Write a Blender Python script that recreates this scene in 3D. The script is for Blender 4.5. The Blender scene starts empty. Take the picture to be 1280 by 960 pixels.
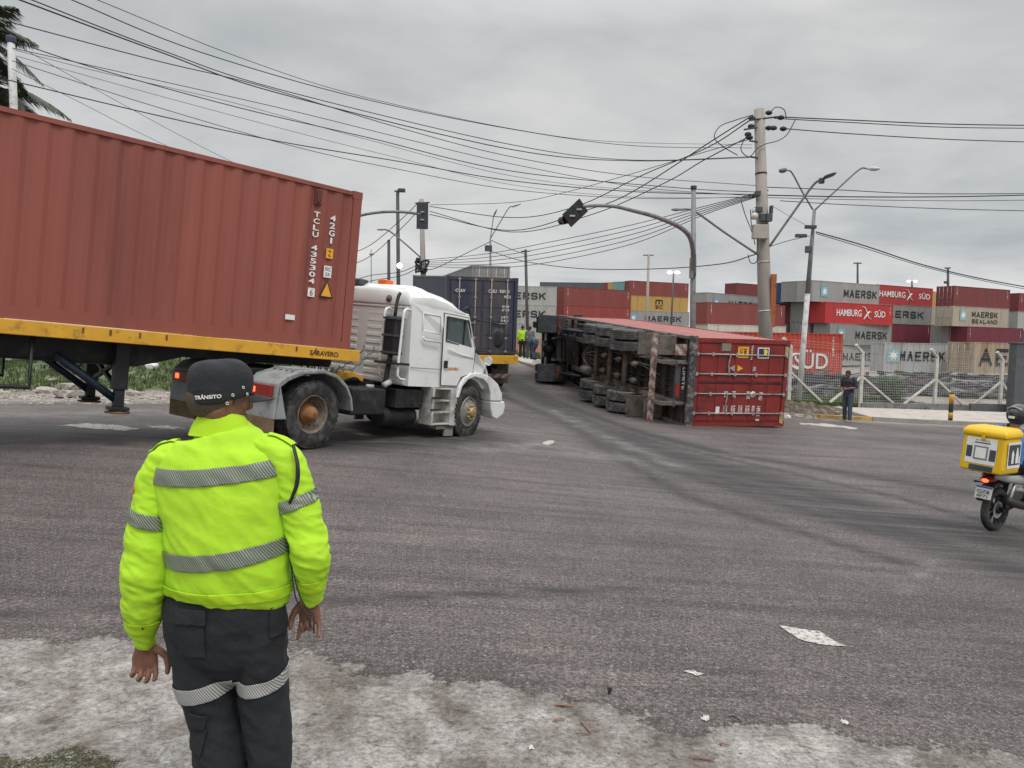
import bpy, bmesh, math, random
import numpy as np
from mathutils import Vector, Matrix, noise
R_ = math.radians
sc = bpy.context.scene
COL = sc.collection
random.seed(7)
# ------------------------------------------------------------------ camera
FPX = 960.0                       # focal length in pixels of a 1280 px wide frame
PIT = math.atan(60/960); ROL = 0.02; CH = 2.05
Fw = Vector((0, math.cos(PIT), -math.sin(PIT)))
U0 = Vector((0, math.sin(PIT), math.cos(PIT))); R0 = Vector((1, 0, 0))
Rt = R0*math.cos(ROL)+U0*math.sin(ROL); Up = -R0*math.sin(ROL)+U0*math.cos(ROL)
CP = Vector((0, 0, CH))
cd = bpy.data.cameras.new('camera'); cam = bpy.data.objects.new('camera', cd); COL.objects.link(cam)
cd.sensor_width = 36; cd.lens = 36*FPX/1280; cd.clip_start = .05; cd.clip_end = 3000
cam.matrix_world = Matrix(((Rt.x, Up.x, -Fw.x, CP.x), (Rt.y, Up.y, -Fw.y, CP.y), (Rt.z, Up.z, -Fw.z, CP.z), (0, 0, 0, 1)))
sc.camera = cam
def P(px, py, d): return CP+(Fw+Rt*((px-640)/FPX)+Up*((480-py)/FPX))*d
def px_of(p):
    d = Vector(p)-CP; z = d.dot(Fw); return 640+FPX*d.dot(Rt)/z, 480-FPX*d.dot(Up)/z
# ------------------------------------------------------------------ world: overcast sky
w = bpy.data.worlds.new('World'); sc.world = w; w.use_nodes = True
SUN_EL, SUN_AZ = R_(58), R_(150)
nt = w.node_tree; nt.nodes.clear()
def N(t, typ, **k):
    n = t.nodes.new(typ)
    for a, b in k.items():
        if a == 'i':
            for q, v in b.items(): n.inputs[q].default_value = v
        else: setattr(n, a, b)
    return n
out = N(nt, 'ShaderNodeOutputWorld')
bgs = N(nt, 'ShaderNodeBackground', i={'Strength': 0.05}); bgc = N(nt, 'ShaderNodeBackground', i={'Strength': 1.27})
sky = N(nt, 'ShaderNodeTexSky', sky_type='NISHITA', sun_disc=False, sun_elevation=SUN_EL, sun_rotation=SUN_AZ, air_density=1.5, dust_density=5.0)
nt.links.new(sky.outputs[0], bgs.inputs[0])
tc = N(nt, 'ShaderNodeTexCoord'); sx = N(nt, 'ShaderNodeSeparateXYZ'); nt.links.new(tc.outputs['Generated'], sx.inputs[0])
# flatten the direction onto a cloud deck: (x,y)/(z+.12)
zc = N(nt, 'ShaderNodeMath', operation='MAXIMUM', i={1: 0.0}); nt.links.new(sx.outputs[2], zc.inputs[0])
za = N(nt, 'ShaderNodeMath', operation='ADD', i={1: .16}); nt.links.new(zc.outputs[0], za.inputs[0])
dx = N(nt, 'ShaderNodeMath', operation='DIVIDE'); dy = N(nt, 'ShaderNodeMath', operation='DIVIDE')
nt.links.new(sx.outputs[0], dx.inputs[0]); nt.links.new(za.outputs[0], dx.inputs[1])
nt.links.new(sx.outputs[1], dy.inputs[0]); nt.links.new(za.outputs[0], dy.inputs[1])
cv = N(nt, 'ShaderNodeCombineXYZ'); nt.links.new(dx.outputs[0], cv.inputs[0]); nt.links.new(dy.outputs[0], cv.inputs[1])
n1 = N(nt, 'ShaderNodeTexNoise', i={'Scale': .55, 'Detail': 6, 'Roughness': .55, 'Distortion': .5}); nt.links.new(cv.outputs[0], n1.inputs[0])
n2 = N(nt, 'ShaderNodeTexNoise', i={'Scale': 2.2, 'Detail': 5, 'Roughness': .6, 'Distortion': .3}); nt.links.new(cv.outputs[0], n2.inputs[0])
mx = N(nt, 'ShaderNodeMath', operation='MULTIPLY_ADD', i={1: .3}); nt.links.new(n2.outputs[0], mx.inputs[0]); nt.links.new(n1.outputs[0], mx.inputs[2])
cr = N(nt, 'ShaderNodeValToRGB'); nt.links.new(mx.outputs[0], cr.inputs[0])
cr.color_ramp.elements[0].position = .46; cr.color_ramp.elements[0].color = (.36, .39, .412, 1)
cr.color_ramp.elements[1].position = .82; cr.color_ramp.elements[1].color = (.66, .65, .64, 1)
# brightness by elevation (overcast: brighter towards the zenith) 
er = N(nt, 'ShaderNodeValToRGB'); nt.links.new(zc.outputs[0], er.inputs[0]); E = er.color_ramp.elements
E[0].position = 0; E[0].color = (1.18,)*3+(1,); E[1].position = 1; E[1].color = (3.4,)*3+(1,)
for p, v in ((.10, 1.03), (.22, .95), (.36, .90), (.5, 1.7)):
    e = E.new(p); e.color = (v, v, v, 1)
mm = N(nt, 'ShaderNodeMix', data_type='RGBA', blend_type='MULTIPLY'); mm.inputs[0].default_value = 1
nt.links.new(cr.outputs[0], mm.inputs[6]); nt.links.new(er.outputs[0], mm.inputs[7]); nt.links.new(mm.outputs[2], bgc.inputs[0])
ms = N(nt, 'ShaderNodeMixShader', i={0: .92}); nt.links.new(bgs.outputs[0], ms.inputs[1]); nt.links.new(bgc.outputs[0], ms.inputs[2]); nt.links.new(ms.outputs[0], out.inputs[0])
sl = bpy.data.lights.new('sun', 'SUN'); sl.energy = 1.3; sl.angle = R_(14); sl.color = (1, .97, .93)
so = bpy.data.objects.new('sun', sl); COL.objects.link(so)
sd = Vector((math.sin(SUN_AZ)*math.cos(SUN_EL), math.cos(SUN_AZ)*math.cos(SUN_EL), math.sin(SUN_EL)))
so.rotation_euler = sd.to_track_quat('Z', 'Y').to_euler()
vs = sc.view_settings; vs.view_transform = 'Standard'; vs.look = 'None'; vs.exposure = 0.0; vs.gamma = 1; vs.use_curve_mapping = False
sc.render.engine = 'CYCLES'
# ------------------------------------------------------------------ materials
MATS = {}
def mat(name, col, rough=.6, metal=0, var=.15, scale=6, dirt=None, dscale=2.5, damt=.35, bump=0, bscale=40, emit=0, trans=0, streak=False, spec=.4, coat=0):
    if name in MATS: return MATS[name]
    m = bpy.data.materials.new(name); MATS[name] = m; m.use_nodes = True; t = m.node_tree; b = t.nodes['Principled BSDF']
    L = t.links.new
    b.inputs['Roughness'].default_value = rough; b.inputs['Metallic'].default_value = metal
    b.inputs['Specular IOR Level'].default_value = spec
    b.inputs['Transmission Weight'].default_value = trans
    b.inputs['Coat Weight'].default_value = coat
    c4 = tuple(col)+(1,)
    if emit: b.inputs['Emission Color'].default_value = c4; b.inputs['Emission Strength'].default_value = emit
    tcn = N(t, 'ShaderNodeTexCoord'); src = tcn.outputs['Object']
    if streak:
        mp = N(t, 'ShaderNodeMapping'); mp.inputs['Scale'].default_value = (1, 1, .12); L(src, mp.inputs[0]); src2 = mp.outputs[0]
    else: src2 = src
    if var > 0:
        n = N(t, 'ShaderNodeTexNoise', i={'Scale': scale, 'Detail': 6, 'Roughness': .65}); L(src2, n.inputs[0])
        r = N(t, 'ShaderNodeValToRGB'); L(n.outputs[0], r.inputs[0])
        r.color_ramp.elements[0].position = .3; r.color_ramp.elements[1].position = .72
        r.color_ramp.elements[0].color = tuple(max(0, x*(1-var)) for x in col)+(1,)
        r.color_ramp.elements[1].color = tuple(min(1, x*(1+var)) for x in col)+(1,)
        o = r.outputs[0]
        if dirt:
            n3 = N(t, 'ShaderNodeTexNoise', i={'Scale': dscale, 'Detail': 9, 'Roughness': .72}); L(src2, n3.inputs[0])
            r3 = N(t, 'ShaderNodeValToRGB'); L(n3.outputs[0], r3.inputs[0])
            th = .72-damt*.4
            r3.color_ramp.elements[0].position = th-.05; r3.color_ramp.elements[0].color = (0, 0, 0, 1)
            r3.color_ramp.elements[1].position = th+.12; r3.color_ramp.elements[1].color = (1, 1, 1, 1)
            mxx = N(t, 'ShaderNodeMix', data_type='RGBA'); L(r3.outputs[0], mxx.inputs[0]); L(o, mxx.inputs[6]); mxx.inputs[7].default_value = tuple(dirt)+(1,)
            o = mxx.outputs[2]
        L(o, b.inputs['Base Color'])
        rr = N(t, 'ShaderNodeMapRange', i={3: max(.02, rough-.12), 4: min(1, rough+.12)}); L(n.outputs[0], rr.inputs[0]); L(rr.outputs[0], b.inputs['Roughness'])
    else: b.inputs['Base Color'].default_value = c4
    if bump:
        nb = N(t, 'ShaderNodeTexNoise', i={'Scale': bscale, 'Detail': 5}); L(src, nb.inputs[0])
        bp = N(t, 'ShaderNodeBump', i={'Strength': bump, 'Distance': .02}); L(nb.outputs[0], bp.inputs['Height']); L(bp.outputs[0], b.inputs['Normal'])
    return m
RUST = (.16, .06, .025)
M_blk = mat('black_metal', (.02, .021, .024), .55, .2, .4, 5, (.07, .06, .05), 3, .4)
M_rub = mat('tyre_rubber', (.022, .022, .023), .85, 0, .3, 9, (.09, .085, .08), 5, .55, bump=.3, bscale=60)
M_wht = mat('white_cab_paint', (.72, .73, .72), .35, 0, .05, 2, (.36, .34, .31), 1.4, .22, coat=.3)
M_whd = mat('dusty_white_paint', (.55, .55, .53), .5, 0, .1, 3, (.27, .25, .22), 2.2, .55)
M_gry = mat('grey_plastic', (.27, .29, .29), .5, 0, .12, 4, (.13, .12, .11), 3, .4)
M_dgr = mat('dark_grey_plastic', (.055, .065, .075), .55, 0, .2, 4, (.1, .095, .09), 3, .4)
M_yel = mat('worn_yellow_paint', (.62, .33, .03), .55, 0, .12, 3, (.10, .05, .03), 4, .3)
M_red = mat('oxide_red_paint', (.255, .073, .053), .55, 0, .13, 1.2, (.175, .053, .041), 1.0, .35, streak=True)
M_red2 = mat('fresh_red_paint', (.235, .028, .024), .5, 0, .15, 1.4, (.13, .024, .02), 1.6, .5)
M_pink = mat('faded_red_sheen_paint', (.36, .145, .13), .6, 0, .18, 1.5, (.25, .09, .08), 1.5, .45)
M_steel = mat('galvanised_steel', (.42, .42, .41), .45, .5, .2, 8, (.16, .10, .07), 6, .35)
M_rust = mat('rusty_metal', (.20, .095, .04), .85, .1, .35, 14, (.06, .03, .02), 7, .5)
M_rim = mat('dusty_rim', (.19, .16, .13), .75, .1, .3, 8, (.08, .05, .03), 6, .5)
M_glass = mat('cab_glass', (.03, .05, .05), .06, 0, 0, spec=.8, trans=.0)
M_lamp_r = mat('lit_red_lamp', (1, .10, .03), .3, 0, 0, emit=3)
M_lens = mat('red_lens', (.25, .03, .02), .3, 0, .1)
M_org = mat('orange_plastic', (.8, .13, .02), .4, 0, .1)
M_white = mat('white_lettering', (.72, .72, .70), .6, 0, .12, 12)
M_blklet = mat('black_lettering', (.018, .02, .024), .6, 0, .2, 12)
M_conc = mat('weathered_concrete', (.27, .26, .24), .9, 0, .15, 4, (.15, .14, .13), 3, .35, bump=.3, bscale=25)
M_wood = mat('splintered_wood', (.22, .12, .075), .85, 0, .3, 20)
M_cable = mat('black_cable', (.02, .02, .022), .6, 0, 0)
M_dkbr = mat('muddy_underside', (.055, .045, .038), .85, 0, .35, 4, (.15, .12, .10), 2.5, .5, bump=.2, bscale=20)
M_mudc = mat('dusty_brown_steel', (.17, .145, .13), .8, .1, .3, 4, (.07, .055, .045), 3, .5)
# ------------------------------------------------------------------ mesh helper
def catmull(pts, n=6):
    pts = [np.array(p, float) for p in pts]; o = []
    if len(pts) < 3:
        return pts
    q = [2*pts[0]-pts[1]]+pts+[2*pts[-1]-pts[-2]]
    for i in range(1, len(q)-2):
        for k in range(n):
            t = k/n; p0, p1, p2, p3 = q[i-1:i+3]
            o.append(.5*((2*p1)+(-p0+p2)*t+(2*p0-5*p1+4*p2-p3)*t*t+(-p0+3*p1-3*p2+p3)*t**3))
    o.append(pts[-1]); return o
class MB:
    def __init__(s): s.v = []; s.f = []; s.sm = []
    def add(s, vs, fs, smooth=False):
        b = len(s.v); s.v += [tuple(map(float, v)) for v in vs]; s.f += [tuple(b+i for i in f) for f in fs]; s.sm += [smooth]*len(fs); return s
    def box(s, x0, x1, y0, y1, z0, z1, M=None):
        vs = [Vector((x, y, z)) for z in (z0, z1) for y in (y0, y1) for x in (x0, x1)]
        if M is not None: vs = [M@v for v in vs]
        return s.add(vs, [(0, 2, 3, 1), (4, 5, 7, 6), (0, 1, 5, 4), (2, 6, 7, 3), (0, 4, 6, 2), (1, 3, 7, 5)])
    def bar(s, p0, p1, w, h, up=(0, 0, 1)):
        p0 = Vector(p0); p1 = Vector(p1); d = (p1-p0); L = d.length; d.normalize(); u = Vector(up); sd_ = d.cross(u)
        if sd_.length < 1e-3: sd_ = d.cross(Vector((0, 1, 0)))
        sd_.normalize(); u = sd_.cross(d)
        M = Matrix((d, sd_, u)).transposed().to_4x4(); M.translation = p0
        return s.box(0, L, -w/2, w/2, -h/2, h/2, M)
    def prism(s, poly, axis, a, b, M=None):
        n = len(poly)
        def mk(p, t):
            v = {'y': (p[0], t, p[1]), 'x': (t, p[0], p[1]), 'z': (p[0], p[1], t)}[axis]
            v = Vector(v); return M@v if M is not None else v
        vs = [mk(p, a) for p in poly]+[mk(p, b) for p in poly]
        return s.add(vs, [tuple(range(n))[::-1], tuple(range(n, 2*n))]+[(i, (i+1) % n, n+(i+1) % n, n+i) for i in range(n)])
    def rings(s, rings, caps=True, smooth=True):
        n = len(rings[0]); vs = [v for r in rings for v in r]; fs = []
        for k in range(len(rings)-1):
            for i in range(n): fs.append((k*n+i, k*n+(i+1) % n, (k+1)*n+(i+1) % n, (k+1)*n+i))
        if caps: fs.append(tuple(range(n))[::-1]); fs.append(tuple((len(rings)-1)*n+i for i in range(n)))
        return s.add(vs, fs, smooth)
    def tube(s, pts, r, n=8, side=None, cat=0, caps=True, round_=False):
        """pts; r scalar / list of scalars / list of (a,b) with a measured along `side`"""
        rs = r if isinstance(r, (list, tuple)) else [r]*len(pts)
        rs = [(x, x) if not isinstance(x, (list, tuple)) else x for x in rs]
        P4 = [np.array(list(p)+list(q), float) for p, q in zip(pts, rs)]
        if cat: P4 = catmull(P4, cat)
        pp = [p[:3] for p in P4]; rr = [np.maximum(p[3:], 1e-4) for p in P4]
        ref = None; out_ = []
        T = []
        for i in range(len(pp)):
            a = pp[max(0, i-1)]; b = pp[min(len(pp)-1, i+1)]; t = b-a; T.append(t/(np.linalg.norm(t)+1e-9))
        if side is not None: ref = np.array(side, float)
        else:
            t = T[0]; ref = np.cross(t, [0, 0, 1.]);
            if np.linalg.norm(ref) < .1: ref = np.cross(t, [0, 1., 0])
        for i in range(len(pp)):
            t = T[i]; a = ref-t*(ref@t); a = a/(np.linalg.norm(a)+1e-9); b = np.cross(t, a)
            if side is None: ref = a
            def ring(c, k): return [c+a*rr[i][0]*k*math.cos(2*math.pi*j/n)+b*rr[i][1]*k*math.sin(2*math.pi*j/n) for j in range(n)]
            if round_ and i == 0:
                m = min(rr[i]); 
                for g in (1.35, .95, .5, .15): out_.append(ring(pp[i]-t*m*math.sin(g)*.9, max(.05, math.cos(g))))
            out_.append(ring(pp[i], 1))
            if round_ and i == len(pp)-1:
                m = min(rr[i])
                for g in (.15, .5, .95, 1.35): out_.append(ring(pp[i]+t*m*math.sin(g)*.9, max(.05, math.cos(g))))
        return s.rings(out_, caps)
    def lathe(s, prof, c, ax, n=32, caps=False):
        """prof list (offset along ax, radius)"""
        c = Vector(c); ax = Vector(ax).normalized(); u = ax.orthogonal().normalized(); v = ax.cross(u)
        rg = [[c+ax*a+(u*math.cos(2*math.pi*j/n)+v*math.sin(2*math.pi*j/n))*r for j in range(n)] for a, r in prof]
        return s.rings(rg, caps)
    def ball(s, c, r, n=12, m=8):
        rx, ry, rz = r if isinstance(r, (list, tuple)) else (r, r, r)
        rg = []
        for k in range(m+1):
            th = math.pi*k/m; q = max(math.sin(th), .02)
            rg.append([(c[0]+rx*q*math.cos(2*math.pi*j/n), c[1]+ry*q*math.sin(2*math.pi*j/n), c[2]-rz*math.cos(th)) for j in range(n)])
        return s.rings(rg)
    def mesh(s, name):
        me = bpy.data.meshes.new(name); me.from_pydata(s.v, [], s.f)
        me.polygons.foreach_set('use_smooth', s.sm); me.update(); return me
    def build(s, name, m=None, parent=None, bevel=0, segs=2, fix=True, label=None):
        me = s.mesh(name)
        if fix:
            bm = bmesh.new(); bm.from_mesh(me); bmesh.ops.recalc_face_normals(bm, faces=bm.faces); bm.to_mesh(me); bm.free()
        return link(name, me, m, parent, bevel, segs, label)
def link(name, me, m=None, parent=None, bevel=0, segs=2, label=None):
    o = bpy.data.objects.new(name, me); COL.objects.link(o)
    if m is not None:
        if len(me.materials) == 0: me.materials.append(m)
        else: o.material_slots[0].link = 'OBJECT'; o.material_slots[0].material = m
    if parent is not None: o.parent = parent
    if bevel:
        md = o.modifiers.new('bevel', 'BEVEL'); md.width = bevel; md.segments = segs; md.limit_method = 'ANGLE'; md.angle_limit = R_(35)
    if label: o['label'] = label
    return o
def thing(name, label, cat, M=None, group=None):
    o = bpy.data.objects.new(name, None); COL.objects.link(o); o['label'] = label; o['category'] = cat
    if group: o['group'] = group
    if M is not None: o.matrix_world = M
    return o
def tag(o, label, cat, group=None, kind=None):
    o['label'] = label; o['category'] = cat
    if group: o['group'] = group
    if kind: o['kind'] = kind
    return o
def struct(o): o['kind'] = 'structure'; return o
def copy_tree(o, parent=None):
    c = o.copy(); COL.objects.link(c)
    if parent is not None: c.parent = parent
    for ch in list(o.children): copy_tree(ch, c)
    return c
def rot(yaw, pitch, roll):
    cy, sy, cp, sp, cr_, sr = math.cos(yaw), math.sin(yaw), math.cos(pitch), math.sin(pitch), math.cos(roll), math.sin(roll)
    Z = Matrix(((cy, -sy, 0), (sy, cy, 0), (0, 0, 1))); Y = Matrix(((cp, 0, sp), (0, 1, 0), (-sp, 0, cp))); X = Matrix(((1, 0, 0), (0, cr_, -sr), (0, sr, cr_)))
    return Z@Y@X
def pose(t, yaw, pitch=0, roll=0):
    M = rot(R_(yaw), R_(pitch), R_(roll)).to_4x4(); M.translation = Vector(t); return M
def evalmesh(o):
    dg = bpy.context.evaluated_depsgraph_get(); dg.update()
    return bpy.data.meshes.new_from_object(o.evaluated_get(dg))
TXT = {}
def text(s, wd, ht, o, u, v, m, name='lettering', parent=None, bold=.0, lines=1):
    """flat lettering filling a wd x ht box; o = lower left corner, u/v unit vectors"""
    key = (s, bold)
    if key not in TXT:
        cu = bpy.data.curves.new('t', 'FONT'); cu.body = s; cu.offset = bold; cu.align_x = 'CENTER'; cu.resolution_u = 3
        ob = bpy.data.objects.new('t', cu); COL.objects.link(ob); me = evalmesh(ob)
        co = np.array([v_.co[:] for v_ in me.vertices]); fc = [tuple(p.vertices) for p in me.polygons]
        bpy.data.objects.remove(ob); bpy.data.meshes.remove(me); bpy.data.curves.remove(cu)
        mn, mxv = co.min(0), co.max(0); TXT[key] = ((co-mn)/np.maximum(mxv-mn, 1e-6), fc)
    co, fc = TXT[key]; o = Vector(o); u = Vector(u); v = Vector(v)
    mb = MB(); mb.add([o+u*(c[0]*wd)+v*(c[1]*ht) for c in co], fc)
    if parent is False: return mb
    return mb.build(name, m, parent, fix=False)
def boolean(o, cutters):
    for c in cutters:
        md = o.modifiers.new('b', 'BOOLEAN'); md.operation = 'DIFFERENCE'; md.object = c; md.solver = 'EXACT'
    me = evalmesh(o); old = o.data; o.modifiers.clear(); o.data = me
    for c in cutters: bpy.data.objects.remove(c)
    return o

STROKES = {'M': [((0, 0), (0, 1)), ((0, 1), (.5, .25)), ((.5, .25), (1, 1)), ((1, 1), (1, 0))], 'A': [((0, 0), (.5, 1)), ((.5, 1), (1, 0)), ((.2, .32), (.8, .32))],
 'E': [((0, 0), (0, 1)), ((0, 1), (1, 1)), ((0, .5), (.85, .5)), ((0, 0), (1, 0))], 'R': [((0, 0), (0, 1)), ((0, 1), (.8, 1)), ((.8, 1), (1, .85)), ((1, .85), (1, .62)), ((1, .62), (.8, .47)), ((0, .47), (.8, .47)), ((.5, .47), (1, 0))],
 'S': [((1, .85), (.85, 1)), ((.85, 1), (.15, 1)), ((.15, 1), (0, .85)), ((0, .85), (0, .65)), ((0, .65), (.15, .52)), ((.15, .52), (.85, .48)), ((.85, .48), (1, .35)), ((1, .35), (1, .15)), ((1, .15), (.85, 0)), ((.85, 0), (.15, 0)), ((.15, 0), (0, .15))],
 'K': [((0, 0), (0, 1)), ((0, .42), (1, 1)), ((.38, .62), (1, 0))], 'L': [((0, 1), (0, 0)), ((0, 0), (1, 0))], 'N': [((0, 0), (0, 1)), ((0, 1), (1, 0)), ((1, 0), (1, 1))], 'D': [((0, 0), (0, 1)), ((0, 1), (.7, 1)), ((.7, 1), (1, .75)), ((1, .75), (1, .25)), ((1, .25), (.7, 0)), ((.7, 0), (0, 0))],
 'm': [((0, 0), (0, 1)), ((0, 1), (.85, 1)), ((.5, 1), (.5, 0)), ((.85, 1), (1, .85)), ((1, .85), (1, 0))], 'C': [((1, .85), (.85, 1)), ((.85, 1), (.15, 1)), ((.15, 1), (0, .85)), ((0, .85), (0, .15)), ((0, .15), (.15, 0)), ((.15, 0), (.85, 0)), ((.85, 0), (1, .15))]}
def block_text(s, wd, ht, o, u, v, m, parent, name='lettering', weight=.2, gap=.32):
    o, u, v = Vector(o), Vector(u), Vector(v); nrm = v.cross(u).normalized()*-1; n = len(s); cw = wd/(n+gap*(n-1)); mb = MB(); w_ = ht*weight; kk = 0
    for i, ch in enumerate(s):
        x0 = i*cw*(1+gap)
        for (a, b) in STROKES[ch]:
            f = lambda p: Vector((x0+w_*.42+p[0]*(cw-w_*.84), w_/2+p[1]*(ht-w_)))
            p, q = f(a), f(b); d = (q-p).normalized(); e = Vector((-d.y, d.x))*w_/2; p = p-d*w_*.46; q = q+d*w_*.46; kk += 1
            mb.add([o+u*c.x+v*c.y-nrm*(.0012*(kk % 9)) for c in (p-e, q-e, q+e, p+e)], [(0, 1, 2, 3)])
    return mb.build(name, m, parent, fix=False)
# ------------------------------------------------------------------ terrain
ANC = [(-.97, 2.6, .2), (0, 0, .2), (2.5, 2.8, .1), (-3, 4, .2), (-3.11, 11.74, .27), (-.9, 15.13, .02), (-5.1, 13.0, .41), (-2.9, 16.4, .15), (7.7, 21.6, -.37), (4.87, 20.94, -.35), (4.9, 33.4, .45), (2.06, 32.8, .47),
       (11.2, 25.8, -.55), (6.7, 10.3, -.35), (1.3, 41, .82), (-1, 26, .14), (-2.5, 37.6, .85), (-7, 17, .35), (-12, 17, .38), (-8, 25, 1.0), (-15, 25, 1.0), (-14, 5, .7), (-6.5, 21.5, .65), (-13, 21.5, .62),
       (14.1, 31, -.6), (18, 33, -.76), (21.5, 33.5, -.88), (15.3, 26.4, -.75), (19, 27, -.8), (2, 7, .0), (12, 14, -.5), (1, 20, -.05), (-6, 9, .32), (8, 31, -.2), (10, 36, -.45), (11, 5, -.3), (-4, 45, 1.0), (20, 15, -.7), (5, 3, 0), (2, 30, .2), (14, 44.5, -.10), (8, 45, -.08), (20, 46, -.1), (26, 63, -.45), (34, 63, -.5)]
_A = np.array(ANC); SG = 6.5; Z0 = -.45
_K = np.exp(-((_A[:, None, :2]-_A[None, :, :2])**2).sum(-1)/(2*SG*SG))+np.eye(len(_A))*.03
_W = np.linalg.solve(_K, _A[:, 2]-Z0)
def terr(X, Y):
    X = np.asarray(X, float); Y = np.asarray(Y, float)
    k = np.exp(-((X[..., None]-_A[:, 0])**2+(Y[..., None]-_A[:, 1])**2)/(2*SG*SG))
    z = Z0+k@_W
    far = np.clip((Y-60)/30, 0, 1); far = far*far*(3-2*far)
    return z*(1-far)+(-1.0)*far
def gz(x, y): return float(terr(x, y))
def G(px, py, lift=0.0):
    d = (Fw+Rt*((px-640)/FPX)+Up*((480-py)/FPX)); t = 1.0; st = .05
    while t < 400:
        p = CP+d*t
        if p.z < gz(p.x, p.y): break
        t += max(.05, t*.01)
    a = t-max(.05, t*.011); b = t
    for _ in range(20):
        m = (a+b)/2; p = CP+d*m
        if p.z < gz(p.x, p.y): b = m
        else: a = m
    p = CP+d*b; return Vector((p.x, p.y, gz(p.x, p.y)+lift))
ROADP = [(-60, -30), (-60, 17.2), (-11, 17.3), (-6, 17.7), (-4.7, 20), (-5.3, 30), (-8, 70), (-1.0, 70), (-.2, 40), (.3, 36), (1.0, 33.6), (5.2, 34.6), (8.6, 27.2), (10.3, 25.7), (12.5, 26.05), (15.3, 26.4), (19, 26.9), (60, 33), (60, -30)]
def seg_d(X, Y, poly, closed=True):
    D = np.full(X.shape, 1e9); n = len(poly)
    for i in range(n if closed else n-1):
        ax_, ay = poly[i]; bx, by = poly[(i+1) % n]; ex, ey = bx-ax_, by-ay; L = ex*ex+ey*ey+1e-9
        t = np.clip(((X-ax_)*ex+(Y-ay)*ey)/L, 0, 1); D = np.minimum(D, np.hypot(X-ax_-t*ex, Y-ay-t*ey))
    return D
def inside(X, Y, poly):
    c = np.zeros(X.shape, bool); n = len(poly)
    for i in range(n):
        ax_, ay = poly[i]; bx, by = poly[(i+1) % n]
        cnd = ((ay > Y) != (by > Y)) & (X < (bx-ax_)*(Y-ay)/(by-ay+1e-12)+ax_); c ^= cnd
    return c
def sdist(X, Y, poly): return seg_d(X, Y, poly)*np.where(inside(X, Y, poly), 1, -1)
# px polylines -> world
def gl(pts): return [tuple(G(*p)[:2]) for p in pts]
APR = gl([(-400, 775), (0, 806), (120, 800), (230, 792), (400, 815), (470, 838), (620, 852), (700, 862), (780, 885), (860, 906), (1000, 902), (1080, 925), (1280, 944), (1500, 965)])
APR = [(-30, APR[0][1])]+APR+[(30, APR[-1][1]), (30, -25), (-30, -25)]
def band(pts, wd): return (gl(pts), wd)
SK = [band([(628, 468), (680, 500), (740, 535), (820, 563), (950, 598), (1100, 640), (1290, 690)], .75),
      band([(622, 492), (690, 520), (770, 560), (880, 600), (1010, 640), (1180, 690)], .35),
      band([(640, 470), (700, 520), (770, 572), (860, 622), (980, 660), (1130, 705)], .16), band([(655, 486), (740, 528), (830, 556), (960, 585), (1120, 622), (1290, 668)], .14), band([(900, 598), (1060, 640), (1200, 690), (1290, 722)], .6),
      band([(650, 478), (720, 512), (800, 541), (900, 566), (1060, 592), (1290, 628)], .30),
      band([(0, 541), (120, 543), (230, 545), (400, 556), (520, 552), (590, 549)], .75),  # broad darker strip below the trailer, on to the truck's wheels
       
      band([(0, 768), (420, 752), (620, 742), (780, 738)], .07)]
LT = [band([(690, 512), (760, 548), (850, 585)], .3), band([(0, 557), (90, 558), (180, 563)], .035), band([(440, 552), (500, 553), (560, 557), (604, 560)], .05), band([(600, 560), (680, 556), (780, 575)], .5), band([(1165, 700), (1130, 745), (1070, 778)], .025), band([(0, 520), (220, 518)], 1.0)]
def strength(X, Y, L):
    s = np.zeros(X.shape)
    for pl, wd in L: s = np.maximum(s, np.exp(-(seg_d(X, Y, pl, False)/wd)**2))
    return s
def axis_(a, b, step, far):
    c = list(np.arange(a, b+1e-6, step)); g = step
    lo = [a]; hi = [c[-1]]
    while hi[-1] < far: g *= 1.16; hi.append(hi[-1]+g)
    g = step
    while lo[-1] > -far: g *= 1.16; lo.append(lo[-1]-g)
    return np.array(lo[1:][::-1]+c+hi[1:])
gx = axis_(-16, 20, .16, 900); gy = axis_(.8, 40, .16, 900)
XX, YY = np.meshgrid(gx, gy); ZZ = terr(XX, YY)
nx, ny = len(gx), len(gy)
SD = sdist(XX, YY, ROADP)
def sheet(name, mask, lift, attrs, m):
    idx = -np.ones(nx*ny, int); fs = []
    jj, ii = np.nonzero(mask)
    base = jj*nx+ii; quads = np.stack([base, base+1, base+nx+1, base+nx], 1)
    used = np.unique(quads); idx[used] = np.arange(len(used))
    co = np.stack([XX.ravel()[used], YY.ravel()[used], ZZ.ravel()[used]+lift], 1)
    me = bpy.data.meshes.new(name); me.from_pydata(co.tolist(), [], idx[quads].tolist())
    for k, a in attrs.items():
        at = me.attributes.new(k, 'FLOAT', 'POINT'); at.data.foreach_set('value', a.ravel()[used].astype(np.float32))
    me.polygons.foreach_set('use_smooth', [True]*len(me.polygons)); me.update()
    o = link(name, me, m); return struct(o)
def nodes(name):
    m = bpy.data.materials.new(name); m.use_nodes = True; t = m.node_tree; return m, t, t.nodes['Principled BSDF'], t.links.new
def nz(t, src, scale, detail=5, rough=.6, dist=0):
    n = N(t, 'ShaderNodeTexNoise', i={'Scale': scale, 'Detail': detail, 'Roughness': rough, 'Distortion': dist}); t.links.new(src, n.inputs[0]); return n.outputs[0]
def ramp(t, src, stops):
    r = N(t, 'ShaderNodeValToRGB'); t.links.new(src, r.inputs[0]); e = r.color_ramp.elements
    for i, (p, c) in enumerate(stops):
        c = (c,)*3+(1,) if not isinstance(c, (tuple, list)) else tuple(c)+(1,)
        if i < 2: e[i].position = p; e[i].color = c
        else: q = e.new(p); q.color = c
    return r.outputs[0]
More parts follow.
